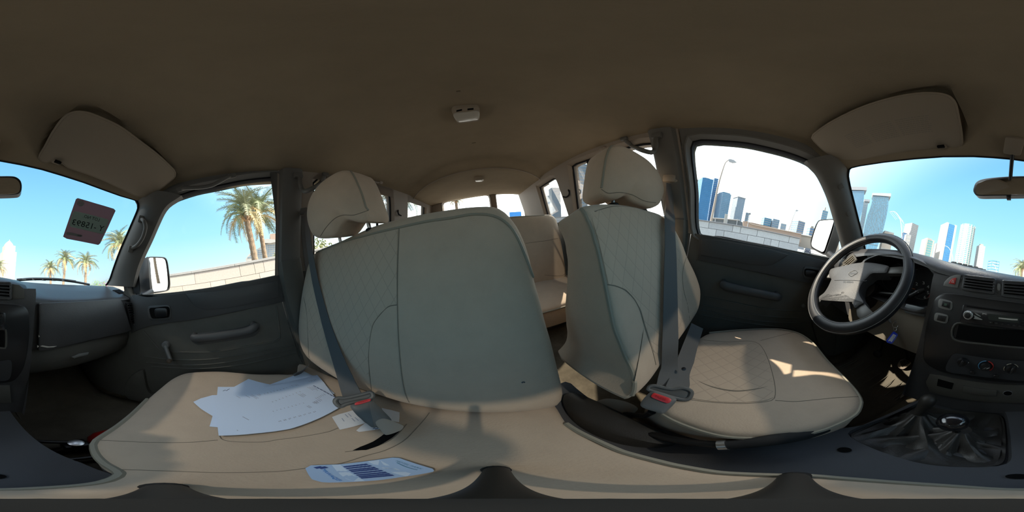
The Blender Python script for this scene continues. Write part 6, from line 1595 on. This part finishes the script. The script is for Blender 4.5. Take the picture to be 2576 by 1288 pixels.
def shrub(label, c, rx, rz, seed, mi, n=420, group=None, flower=None):
    rnd = random.Random(seed); t = thing('shrub', label, 'shrub', (c.x, c.y, GZ), group)
    bm = bmesh.new(); bm2_ = bmesh.new()
    for k in range(n):
        d = V((rnd.gauss(0, 1), rnd.gauss(0, 1), abs(rnd.gauss(0, 1)))).normalized()*rnd.uniform(0.6, 1.0)
        p = V((c.x+d.x*rx, c.y+d.y*rx, GZ+(c.z-GZ)*0.4+d.z*(c.z-GZ)*0.65*rz)); s = 0.10*rx**0.5
        a = V((rnd.gauss(0, 1), rnd.gauss(0, 1), rnd.gauss(0, 1))).normalized(); b = a.orthogonal().normalized()
        T = bm2_ if (flower and rnd.random() < 0.3) else bm
        T.faces.new([T.verts.new(q) for q in (p-a*s, p+b*s*0.5, p+a*s, p-b*s*0.5)])
    bm_ob('foliage', bm, m_leafs[mi], t, False, kind='stuff')
    if flower: bm_ob('blossom', bm2_, m_leafs[flower], t, False, kind='stuff')
    else: bm2_.free()
    tube_ob('stem', [V((c.x, c.y, GZ)), V((c.x, c.y, lerp(GZ, c.z, .6)))], 0.05, m_trunk, t)
shrub('low green shrub at the foot of the windscreen by the passenger pillar', at_h(241, 705, 22), 1.0, 1, 1, 0)
shrub('pink flowering shrub at the corner of the windscreen', at_h(260, 709, 20), 0.9, 1, 2, 0, flower=2)
shrub('olive bush beside the pink flowers', at_h(278, 704, 24), 1.3, 1, 3, 1)
shrub('small bush above the beige wall near the passenger mirror', at_h(503, 676, 40), 1.0, 1, 4, 0)
shrub('bright bush showing above the beige wall by the door pillar', at_h(693, 637, 18), 0.7, 1, 5, 1)
shrub('hedge outside the right rear window under the headrest', at_h(800, 604, 12), 1.4, 1, 6, 1)
# ------------------------------------------------------------------ buildings
def glassm(name, col, rough=0.35, metal=0.0): return mat(name, col, rough, metal=metal, spec=0.25, var=0.12, vscale=0.05)
m_blue = glassm('blue curtain glass', (0.05, 0.17, 0.36)); m_teal = glassm('teal curtain glass', (0.10, 0.28, 0.30)); m_pale = glassm('pale blue facade glass', (0.20, 0.28, 0.37)); m_sky = glassm('sky blue facade glass', (0.10, 0.24, 0.36))
m_conc = mat('white facade', (0.34, 0.325, 0.305), 0.8); m_conb = mat('beige facade', (0.36, 0.30, 0.25), 0.85); m_cong = mat('grey facade', (0.28, 0.29, 0.31), 0.8); m_cond = mat('dark cladding', (0.10, 0.11, 0.12), 0.7)
m_brown = mat('brown roofing', (0.33, 0.24, 0.19), 0.85); m_wing = mat('far window glass', (0.14, 0.18, 0.22), 0.2, spec=0.8)
def bframe(ul, ur, vb, d, yaw):
    a, b = at_h(ul, vb, 1.0), at_h(ur, vb, 1.0)
    az = (math.atan2(a.x, a.y)+math.atan2(b.x, b.y))/2
    da = (math.atan2(b.x, b.y)-math.atan2(a.x, a.y)+PI) % (2*PI)-PI
    return az, abs(da)
def add_bbox(bm, c, ex, ey, w, dp, z0, z1):
    M_ = Matrix.Identity(4)
    ez = V((0, 0, 1))
    for i in range(3): M_[i][0] = ex[i]; M_[i][1] = ey[i]; M_[i][2] = ez[i]
    M_ = Matrix.Translation(V((c.x, c.y, (z0+z1)/2))) @ M_
    bmesh.ops.create_cube(bm, size=1.0, matrix=M_ @ Matrix.Diagonal((w, dp, max(0.01, z1-z0), 1)))
def tower(label, ul, ur, vtop, d, m_body, yaw=0.0, depth=None, floors=14, bays=6, m_line=None, line=0.25, ribs=True, cap=None, group=None, side=None, vbase=None, windows=None, name='tower'):
    """box tower: its face spans ul..ur (pixels near its foot), top at vtop; facade bands and mullions stand proud of the glass"""
    uc = (ul+ur)/2; az, da = bframe(ul, ur, vtop, d, yaw)
    w = 2*d*math.tan(da/2); tp = at_h(uc, vtop, d); top = tp.z
    fw = V((math.sin(az), math.cos(az), 0)); rt = V((fw.y, -fw.x, 0))
    R_ = Matrix.Rotation(yaw, 3, 'Z'); ex, ey = R_ @ rt, R_ @ fw
    dp = depth or w
    if yaw: w = w/(abs(math.cos(yaw))+abs(math.sin(yaw))*dp/w if dp else 1)
    c = V((fw.x*d, fw.y*d, 0))+ey*dp*0.5
    t = thing(name, label, 'tower' if name == 'tower' else 'building', (c.x, c.y, GZ), group)
    bm = bmesh.new(); add_bbox(bm, c, ex, ey, w, dp, GZ, top); bm_ob('body', bm, m_body, t, False)
    H = top-GZ; e = max(0.08, w*0.008)
    if m_line:
        bm = bmesh.new()
        for k in range(1, floors+1):
            z = GZ+H*k/floors; add_bbox(bm, c, ex, ey, w+2*e, dp+2*e, z-H/floors*line, z)
        bm_ob('floor_bands', bm, m_line, t, False, kind='stuff')
        if ribs:
            bm = bmesh.new()
            for sgn in (-1, 1):
                for k in range(bays+1):
                    x = -w/2+w*k/bays
                    add_bbox(bm, c+ex*x+ey*sgn*(dp/2), ex, ey, w/bays*line*0.8, 2*e, GZ, top)
                for k in range(bays+1):
                    y = -dp/2+dp*k/bays
                    add_bbox(bm, c+ey*y+ex*sgn*(w/2), ex, ey, 2*e, dp/bays*line*0.8, GZ, top)
            bm_ob('mullions', bm, m_line, t, False, kind='stuff')
    if side:
        bm = bmesh.new()
        for sgn in (-1, 1): add_bbox(bm, c+ex*sgn*(w/2-w*0.09), ex, ey, w*0.2, dp+4*e, GZ, top+H*0.015)
        bm_ob('side_piers', bm, side, t, False)
    if cap:
        bm = bmesh.new(); add_bbox(bm, c, ex, ey, w*cap[0], dp*cap[0], top, top+H*cap[1]); bm_ob('roof', bm, cap[2], t, False)
    return t, c, ex, ey, w, dp, top
D1 = 260
# driver-side window
tower('pale beige tower cut by the window edge behind the blue tower', 1752, 1763, 452, D1+60, m_conb, 0.3, floors=24, bays=5, m_line=m_conc)
tower('broad bright blue glass tower behind the feathered street lamp', 1763, 1800, 449, D1, m_blue, 0.35, floors=26, bays=8, m_line=m_sky, line=0.12, cap=(0.5, 0.03, m_cong))
tower('grey slab rising beside the bright blue tower', 1797, 1808, 449, D1+30, m_cong, 0.2, floors=26, bays=3, m_line=m_blue, line=0.5)
tower('pale blue tower with sloping top, between lamp post and dark tower', 1813, 1846, 487, D1+20, m_pale, 0.5, floors=22, bays=7, m_line=m_sky, line=0.15, cap=(0.85, 0.03, m_pale))
tower('slim blue-grey tower with flat crown slab', 1852, 1880, 498, D1+30, m_pale, 0.45, floors=24, bays=6, m_line=m_cong, line=0.25, cap=(1.12, 0.018, m_cong))
tower('low pale block at the foot of the slim crowned tower', 1876, 1886, 535, D1+60, m_pale, 0.2, floors=10, bays=3, m_line=m_conc)
tower('pale striped block, left of the low pair above the wall', 1921, 1944, 549, D1+80, m_conc, 0.3, floors=10, bays=7, m_line=m_sky, line=0.5, name='office_building')
tower('pale striped block, right of the low pair above the wall', 1943, 1964, 552, D1+80, m_conc, 0.3, floors=10, bays=7, m_line=m_pale, line=0.5, name='office_building')
tower('small blue block beside the striped pair', 1964, 1980, 563, D1+60, m_pale, 0.2, floors=8, bays=4, m_line=m_conc, name='office_building')
tower('brown and blue tower behind the far lamp, seen over the wall end', 2003, 2032, 557, D1, m_blue, 0.6, floors=12, bays=6, m_line=m_conb, line=0.35, name='office_building')
tower('short domed blue block above the parked cars', 2036, 2054, 573, D1+20, m_blue, 0.4, floors=8, bays=5, m_line=m_conb, line=0.3, cap=(0.5, 0.08, m_conb), name='office_building')
tower('slim blue tower rising behind the driver side mirror', 2068, 2086, 530, D1+40, m_sky, 0.3, floors=18, bays=5, m_line=m_conc, line=0.25, cap=(0.2, 0.1, m_conb))
# windscreen
def slabtower(label, L, Rr, roofpx, d, m_g, m_l, bulge=0.0):
    """tower with curved edges: left and right outlines traced, roof slab wider than the body"""
    lp = smooth([(u, v) for u, v in L], 16, False); rp = smooth([(u, v) for u, v in Rr], 16, False)
    lo, hi = [], []
    c0 = at_h((L[0][0]+Rr[0][0])/2, L[0][1], d); fw = V((c0.x, c0.y, 0)).normalized(); F = atP(V((c0.x, c0.y, 0)), fw)
    A = [F(p.x, p.y) for p in lp]; B = [F(p.x, p.y) for p in rp]
    for X in (A, B):
        e = X[-1]-X[-2]; X.append(X[-1]+e*((GZ-X[-1].z)/e.z) if abs(e.z) > 0.01 else X[-1])
    t = thing('tower', label, 'tower', (c0.x, c0.y, GZ)); dp = (B[0]-A[0]).length*0.8
    bm = bmesh.new(); R_ = [[a, b, b+fw*dp, a+fw*dp] for a, b in zip(A, B)]; add_loft(bm, R_, True, True, True); bm_ob('body', bm, m_g, t, False)
    bm = bmesh.new(); N = 34
    def at_t(f):
        q = f*(len(A)-1); i = min(len(A)-2, int(q)); return A[i].lerp(A[i+1], q-i), B[i].lerp(B[i+1], q-i)
    for k in range(N):
        a, b = at_t((k+0.5)/N); h = (A[0].z-GZ)/N*0.10
        o = -fw*0.25; bm.faces.new([bm.verts.new(p) for p in (a+o+V((0, 0, h)), b+o+V((0, 0, h)), b+o-V((0, 0, h)), a+o-V((0, 0, h)))])
    rnd = random.Random(4)
    for k in range(N):
        f0, f1 = k/N, (k+1)/N; a0, b0 = at_t(f0); a1, b1 = at_t(f1)
        for j in range(9):
            x = (j+rnd.random()*0.9)/9.5; o = -fw*0.3; w = (b0-a0)*0.012
            bm.faces.new([bm.verts.new(p) for p in (a0.lerp(b0, x)+o, a0.lerp(b0, x)+w+o, a1.lerp(b1, x)+w+o, a1.lerp(b1, x)+o)])
    bm_ob('mullions', bm, m_l, t, False, kind='stuff')
    P = [F(u, v) for u, v in roofpx]; bm = bmesh.new(); add_slab(bm, P, -fw, 0.8, back=dp+2); bm_ob('roof', bm, m_cong, t, False)
    return t, F
slabtower('large curved blue glass tower with overhanging roof slab', [(2196.5, 492), (2190, 520), (2182, 541), (2175, 568), (2170, 592)], [(2235.5, 495), (2234.5, 519), (2229, 549), (2220.5, 584), (2215, 600)], [(2194, 486), (2241.6, 487), (2241, 495), (2195, 491.5)], 190, m_sky, m_cond)
slabtower('second curved glass tower cut by the windscreen pillar, with a sign ring on top', [(2136, 480), (2138, 500), (2140, 530), (2140, 556)], [(2174.5, 480), (2171, 519), (2164, 547), (2156, 575)], [(2132, 470), (2181, 471), (2180.5, 479), (2133, 478)], 200, m_sky, m_pale)
slabtower('narrow middle tower between the two curved towers', [(2172, 507), (2166, 545), (2159, 580)], [(2184.5, 508), (2178, 545), (2170, 585)], [(2174, 501), (2189, 502.5), (2188, 507.5), (2174, 507)], 230, m_sky, m_conc)
tower('low beige works building with pipes below the white arc lamp', 2223, 2252, 583, 200, m_conb, 0.2, floors=6, bays=7, m_line=m_conc, name='works_building')
tower('dark blue tower with a curved top next to the white arc lamp', 2271, 2284, 586, 210, m_blue, 0.2, floors=14, bays=4, m_line=m_cond, line=0.1)
t, c, ex, ey, w, dp, top = tower('white tower with a grey shaded side, left of the teal block', 2288, 2318, 564, 230, m_conc, 0.65, floors=26, bays=8, m_line=m_cong, line=0.25)
tower('white podium block at the foot of the grey sided tower', 2279, 2294, 590, 175, m_conc, 0.3, floors=10, bays=4, m_line=m_cong, line=0.3, name='office_building')
tower('teal glass block with white frame', 2326, 2356, 604, 200, m_teal, 0.45, floors=14, bays=6, m_line=m_conc, line=0.18, side=m_conc, cap=(0.6, 0.06, m_conc), name='office_building')
tower('thin white block between the teal block and the blue striped tower', 2354, 2370, 613, 240, m_conc, 0.3, floors=14, bays=4, m_line=m_cong, line=0.35, name='office_building')
tower('white tower with a deep blue glass stripe', 2376, 2414, 565, 210, m_blue, 0.45, floors=24, bays=6, m_line=m_sky, line=0.08, side=m_conc, cap=(0.5, 0.02, m_conc))
def roundtower(label, uc, rpx, vtop, d, mb, mw, floors):
    c = at_h(uc, vtop, d); r_ = d*math.radians(rpx*360/2576); t = thing('tower', label, 'tower', (c.x, c.y, GZ)); H = c.z-GZ
    bm = bmesh.new(); add_lathe(bm, Matrix.Translation((c.x, c.y, GZ)), [(r_, 0), (r_, H*0.97), (r_*0.9, H)], 28); bm_ob('body', bm, mw, t)
    bm = bmesh.new()
    for k in range(floors):
        z = H*0.97*k/floors; add_lathe(bm, Matrix.Translation((c.x, c.y, GZ)), [(r_*1.01, z), (r_*1.015, z), (r_*1.015, z+H/floors*0.45), (r_*1.01, z+H/floors*0.45)], 28, False, False)
    bm_ob('floor_bands', bm, mb, t, False, kind='stuff')
    bm = bmesh.new()
    for k in range(14):
        a = 2*PI*k/14; bm.verts.ensure_lookup_table(); add_bbox(bm, V((c.x+r_*math.cos(a), c.y+r_*math.sin(a), 0)), V((math.cos(a), math.sin(a), 0)), V((-math.sin(a), math.cos(a), 0)), r_*0.08, r_*0.12, GZ, c.z*0.99)
    bm_ob('mullions', bm, mb, t, False, kind='stuff')
roundtower('round white banded tower beside the blue striped one', 2436, 19, 568, 215, m_conc, m_teal, 30)
tower('white stepped tower to the passenger side of the round one', 2462, 2482, 618, 225, m_conc, 0.4, floors=22, bays=7, m_line=m_cong, line=0.4, cap=(0.5, 0.05, m_conb))
tower('small low white and blue block furthest along the skyline', 2492, 2518, 656, 220, m_conc, 0.4, floors=9, bays=5, m_line=m_sky, line=0.5, name='office_building')
# passenger side
t, c, ex, ey, w, dp, top = tower('beige tower with a domed pointed top at the middle of the windscreen', 6, 46, 632, 180, m_conb, 0.25, floors=30, bays=8, m_line=m_conc, line=0.3, cap=(0.82, 0.17, m_conb))
bm = bmesh.new(); add_lathe(bm, Matrix.Translation((c.x, c.y, top+(top-GZ)*0.17)), [(w*0.40, 0), (w*0.38, w*0.10), (w*0.26, w*0.28), (w*0.12, w*0.42), (w*0.03, w*0.5), (w*0.01, w*0.6)], 16); bm_ob('dome', bm, m_conb, t)
def hotel():
    d = 75; F = atP(at_h(665, 640, d), V((at_h(665, 640, d).x, at_h(665, 640, d).y, 0)).normalized()); t = thing('hotel_building', 'white stepped hotel block with rows of windows behind the palms', 'building', (at_h(665, 640, d).x, at_h(665, 640, d).y, GZ))
    n = V((at_h(665, 640, d).x, at_h(665, 640, d).y, 0)).normalized()
    base = [V((p.x, p.y, GZ)) for p in (F(760, 650), F(618, 652))]
    P = [F(u, v) for u, v in ((618, 652), (626, 640), (640, 632), (655, 622), (668, 615), (682, 611), (760, 600))]+[base[0], base[1]]
    bm = bmesh.new(); add_slab(bm, P, -n, 0.3, back=12); bmesh.ops.triangulate(bm, faces=[f for f in bm.faces if len(f.verts) > 4]); bm_ob('body', bm, m_conc, t, False)
    P = [F(u, v) for u, v in ((679, 590), (700, 588), (760, 582), (760, 600), (700, 607), (680, 606))]
    bm = bmesh.new(); add_slab(bm, P, -n, 1.2, back=9); bm_ob('upper_storey', bm, m_brown, t, False)
    P = [F(u, v) for u, v in ((655, 612), (670, 602), (690, 604), (700, 609), (680, 613))]
    bm = bmesh.new(); add_slab(bm, P, -n, 1.6, back=5); bm_ob('canopy_roof', bm, m_conc, t, False)
    rt = V((n.y, -n.x, 0)); k = 0
    import itertools
    me = None
    for r_ in range(8):
        for q in range(16):
            u = 626+q*6.2; v = 618+r_*5.0-(q-8)*0.55+0.6
            if v < 650-(u-618)*0.62 and u < 680 or u > 702 or v > 652: continue
            c = F(u, v)-n*0.35
            bm = bmesh.new(); add_bbox(bm, V((c.x, c.y, 0)), rt, n, 0.85, 0.1, c.z-0.28, c.z+0.28); o = bm_ob('window', bm, m_wing, t, False)
hotel()
# behind the left rear windows
tower('pale blue towers block seen through the left rear quarter window', 1362, 1384, 492, 150, m_pale, 0.3, floors=18, bays=6, m_line=m_sky, line=0.25)
tower('slim pale tower beside it in the left rear quarter window', 1384, 1412, 472, 170, m_pale, 0.3, floors=22, bays=6, m_line=m_conc, line=0.2)
tower('balconied white block in the left rear door window', 1446, 1482, 412, 120, m_conc, 0.4, floors=18, bays=5, m_line=m_pale, line=0.5)
tower("blue block showing under the driver's headrest", 1555, 1600, 505, 140, m_sky, 0.2, floors=12, bays=8, m_line=m_pale, line=0.3)
sg = tag(box_ob('road_sign', at_h(1297, 541, 28), V((1, 0.25, 0)), (0, 0, 1), (2.2, 1.1, 0.06), 0.02, mat('blue sign', (0.03, 0.22, 0.60), 0.5), None), 'small blue sign far behind the narrow rear window', 'sign')
tube_ob('sign_post', [at_h(1297, 541, 28.05), V((at_h(1297, 541, 28.05).x, at_h(1297, 541, 28.05).y, GZ))], 0.05, m_cong, sg)
# low buildings, wall and cars behind the left wall end
def lowblock(name, label, cat, px, d, material, back=5, m2=None):
    c0 = at_h(*px[0], d); n = V((c0.x, c0.y, 0)).normalized(); F = atP(V((c0.x, c0.y, 0)), n)
    P = [F(u, v) for u, v in px]; t = thing(name, label, cat, (c0.x, c0.y, GZ)); bm = bmesh.new(); add_slab(bm, P, -n, 0.1, back=back); bmesh.ops.triangulate(bm, faces=[f for f in bm.faces if len(f.verts) > 4]); bm_ob('body', bm, material, t, False)
    return t, F, n
t, F, n = lowblock('pavilion', 'dark flat roofed pavilion just above the grey wall', 'building', [(1792, 549.5), (1826, 552), (1858, 555), (1868, 559), (1869, 575), (1792, 565)], 30, m_cond)
tube_ob('roof_edge', [F(1791, 549)-n*0.3, F(1830, 551.5)-n*0.3, F(1860, 554.5)-n*0.3], 0.09, m_conc, t)
for u in (1800, 1830, 1855): tube_ob('post', [F(u, 551)-n*0.3, V((F(u, 551).x, F(u, 551).y, GZ))], 0.10, m_cong, t)
t, F, n = lowblock('ramp', 'brown sloping ramp wall behind the grey wall', 'ramp', [(1869, 556), (1878, 557), (1892, 565), (1920, 571), (1985, 583), (2015, 589), (2015, 610), (1869, 590)], 40, m_brown)
tube_ob('ramp_rail', [F(u, v)-n*0.3 for u, v in ((1878, 556.5), (1892, 564.5), (1920, 570.5), (1985, 582.5), (2015, 588.5))], 0.12, m_conb, t)
t, F, n = lowblock('low_wall', 'long low beige wall behind the two parked cars', 'wall', [(1985, 588), (2000, 588), (2050, 597), (2110, 607), (2110, 640), (1985, 618)], 48, m_conb)
tube_ob('wall_coping', [F(u, v)-n*0.3 for u, v in ((1985, 588), (2000, 588), (2050, 597), (2110, 607))], 0.2, m_conc, t)
tag(box_ob('gate_post', V((at_h(1826, 550, 12).x, at_h(1826, 550, 12).y, 0.0)), (1, 0.1, 0), (0, 1, 0), (0.22, 0.22, 2*at_h(1827, 539, 12).z), 0.02, m_conc, None), 'short white post standing just behind the grey wall', 'post')
pp = at_h(1884.5, 550, 18)
po = thing('camera_pole', 'thin pole with a small box behind the grey wall', 'pole', (pp.x, pp.y, GZ))
tube_ob('shaft', [V((pp.x, pp.y, GZ)), at_h(1886, 539, 18)], 0.035, m_cong, po); box_ob('camera_box', at_h(1886.5, 538, 18), (1, 0, 0), (0, 1, 0), (0.16, 0.16, 0.2), 0.02, m_cond, po)
def car(label, u, v, d, col, sub):
    c = at_h(u, v, d); t = thing('car', label, 'car', (c.x, c.y, GZ)); f = V((c.x, c.y, 0)).normalized(); r_ = V((f.y, -f.x, 0))
    mc = mat(sub, col, 0.3, coat=0.5)
    def P(x, y, z): return V((c.x, c.y, GZ))+r_*x+f*y+V((0, 0, z))
    bm = bmesh.new(); add_loft(bm, [[P(x, y, z) for x, z in ((-.88, .3), (-.9, .62), (-.84, .9), (.84, .9), (.9, .62), (.88, .3))] for y in (-2.2, -2.1, 2.1, 2.2)], True, True, True); bm_ob('body', bm, mc, t)
    bm = bmesh.new(); add_loft(bm, [[P(x*w, y, .88), P(x*w*.82, y2, 1.42)] for x, w, y, y2 in ((-1, .8, -1.2, -.6), (1, .8, -1.2, -.6), (1, .8, 1.7, 1.1), (-1, .8, 1.7, 1.1), (-1, .8, -1.2, -.6))], False); bmesh.ops.holes_fill(bm, edges=bm.edges); bm_ob('cabin', bm, mat('car glass dark', (.05, .06, .07), .1), t)
    for x in (-.8, .8):
        for y in (-1.4, 1.4):
            bm = bmesh.new(); add_lathe(bm, frame_mtx(P(x, y, .33), f, V((0, 0, 1))), [(.33, -.1), (.33, .1)], 16); bm_ob('wheel', bm, m_matte, t)
        bm = bmesh.new(); add_box(bm, frame_mtx(P(x*.8, -2.2, .68), r_, V((0, 0, 1))), (.3, .14, .06), .02); bm_ob('headlamp', bm, m_conc, t)
car('white car parked behind the end of the grey wall', 2015, 617, 34, (.75, .76, .77), 'far car white')
car('dark blue car parked beside the white car near the mirror', 2034, 620, 43, (.03, .04, .07), 'far car dark')
# ------------------------------------------------------------------ street lamps
m_lp = mat('lamp post paint', (0.30, 0.25, 0.21), 0.6); m_lpw = mat('white lamp arm', (0.5, 0.5, 0.49), 0.5)
def feather_lamp(label, px, head, d, r0, r1, nf, fin, material):
    """curved post with a comb of thin fins hanging from its inner side"""
    P = [at_h(u, v, d) for u, v in px]; b = P[0]; e = (P[1]-P[0])
    P = [V((b.x-e.x*(b.z-GZ)/max(e.z, .01), b.y-e.y*(b.z-GZ)/max(e.z, .01), GZ))]+P
    t = thing('street_lamp', label, 'street lamp', P[0]); Q = smooth(P, 40, False)
    tube_ob('post', Q, lambda q: lerp(r0, r1, q), material, t, 10)
    if nf:
        bm = bmesh.new(); fx = (at_h(px[-1][0]+fin[0], px[-1][1]+fin[1], d)-P[-1])
        for k in range(nf):
            p = Q[39-int(k*20/nf)]; add_tube(bm, [p, p+fx*(1-0.65*k/nf)], 0.022, 4)
        bm_ob('fins', bm, material, t, False, kind='stuff')
    if head:
        c = [at_h(u, v, d) for u, v in head]; bm = bmesh.new(); n = V((c[0].x, c[0].y, 0)).normalized(); add_slab(bm, c, -n, 0.12, back=0.12); bm_ob('lamp_head', bm, m_cong, t, False)
    return t
feather_lamp('tall leaning street lamp with comb-like fins in front of the blue tower', [(1790, 551), (1799, 505), (1806, 470), (1813, 444), (1825, 409), (1834, 402)], [(1832, 402), (1836, 400.5), (1846, 403), (1853, 409), (1843, 410), (1834, 407)], 25, 0.23, 0.07, 18, (14, 14), m_lp)
feather_lamp('distant comb-like street lamp above the brown ramp', [(1981, 588), (1989, 566), (1996, 545), (2003, 530)], [(2001, 530), (2004, 527.5), (2009, 530), (2004, 532)], 60, 0.16, 0.06, 14, (-14, 8), m_lp)
feather_lamp('white arched street lamp beside the curved blue tower', [(2269, 596), (2268, 575), (2265, 554), (2258, 539), (2249, 532), (2238, 533)], None, 40, 0.14, 0.06, 16, (16, 20), m_lpw)
feather_lamp('small white arched lamp in front of the blue striped tower', [(2397, 658), (2396, 643), (2391, 630), (2384, 621), (2376, 618)], None, 60, 0.14, 0.06, 0, (8, 8), m_lpw)
feather_lamp('smallest white arched lamp near the end of the skyline', [(2506, 682), (2505, 675), (2501, 667), (2496, 663)], None, 80, 0.12, 0.06, 0, (8, 8), m_lpw)
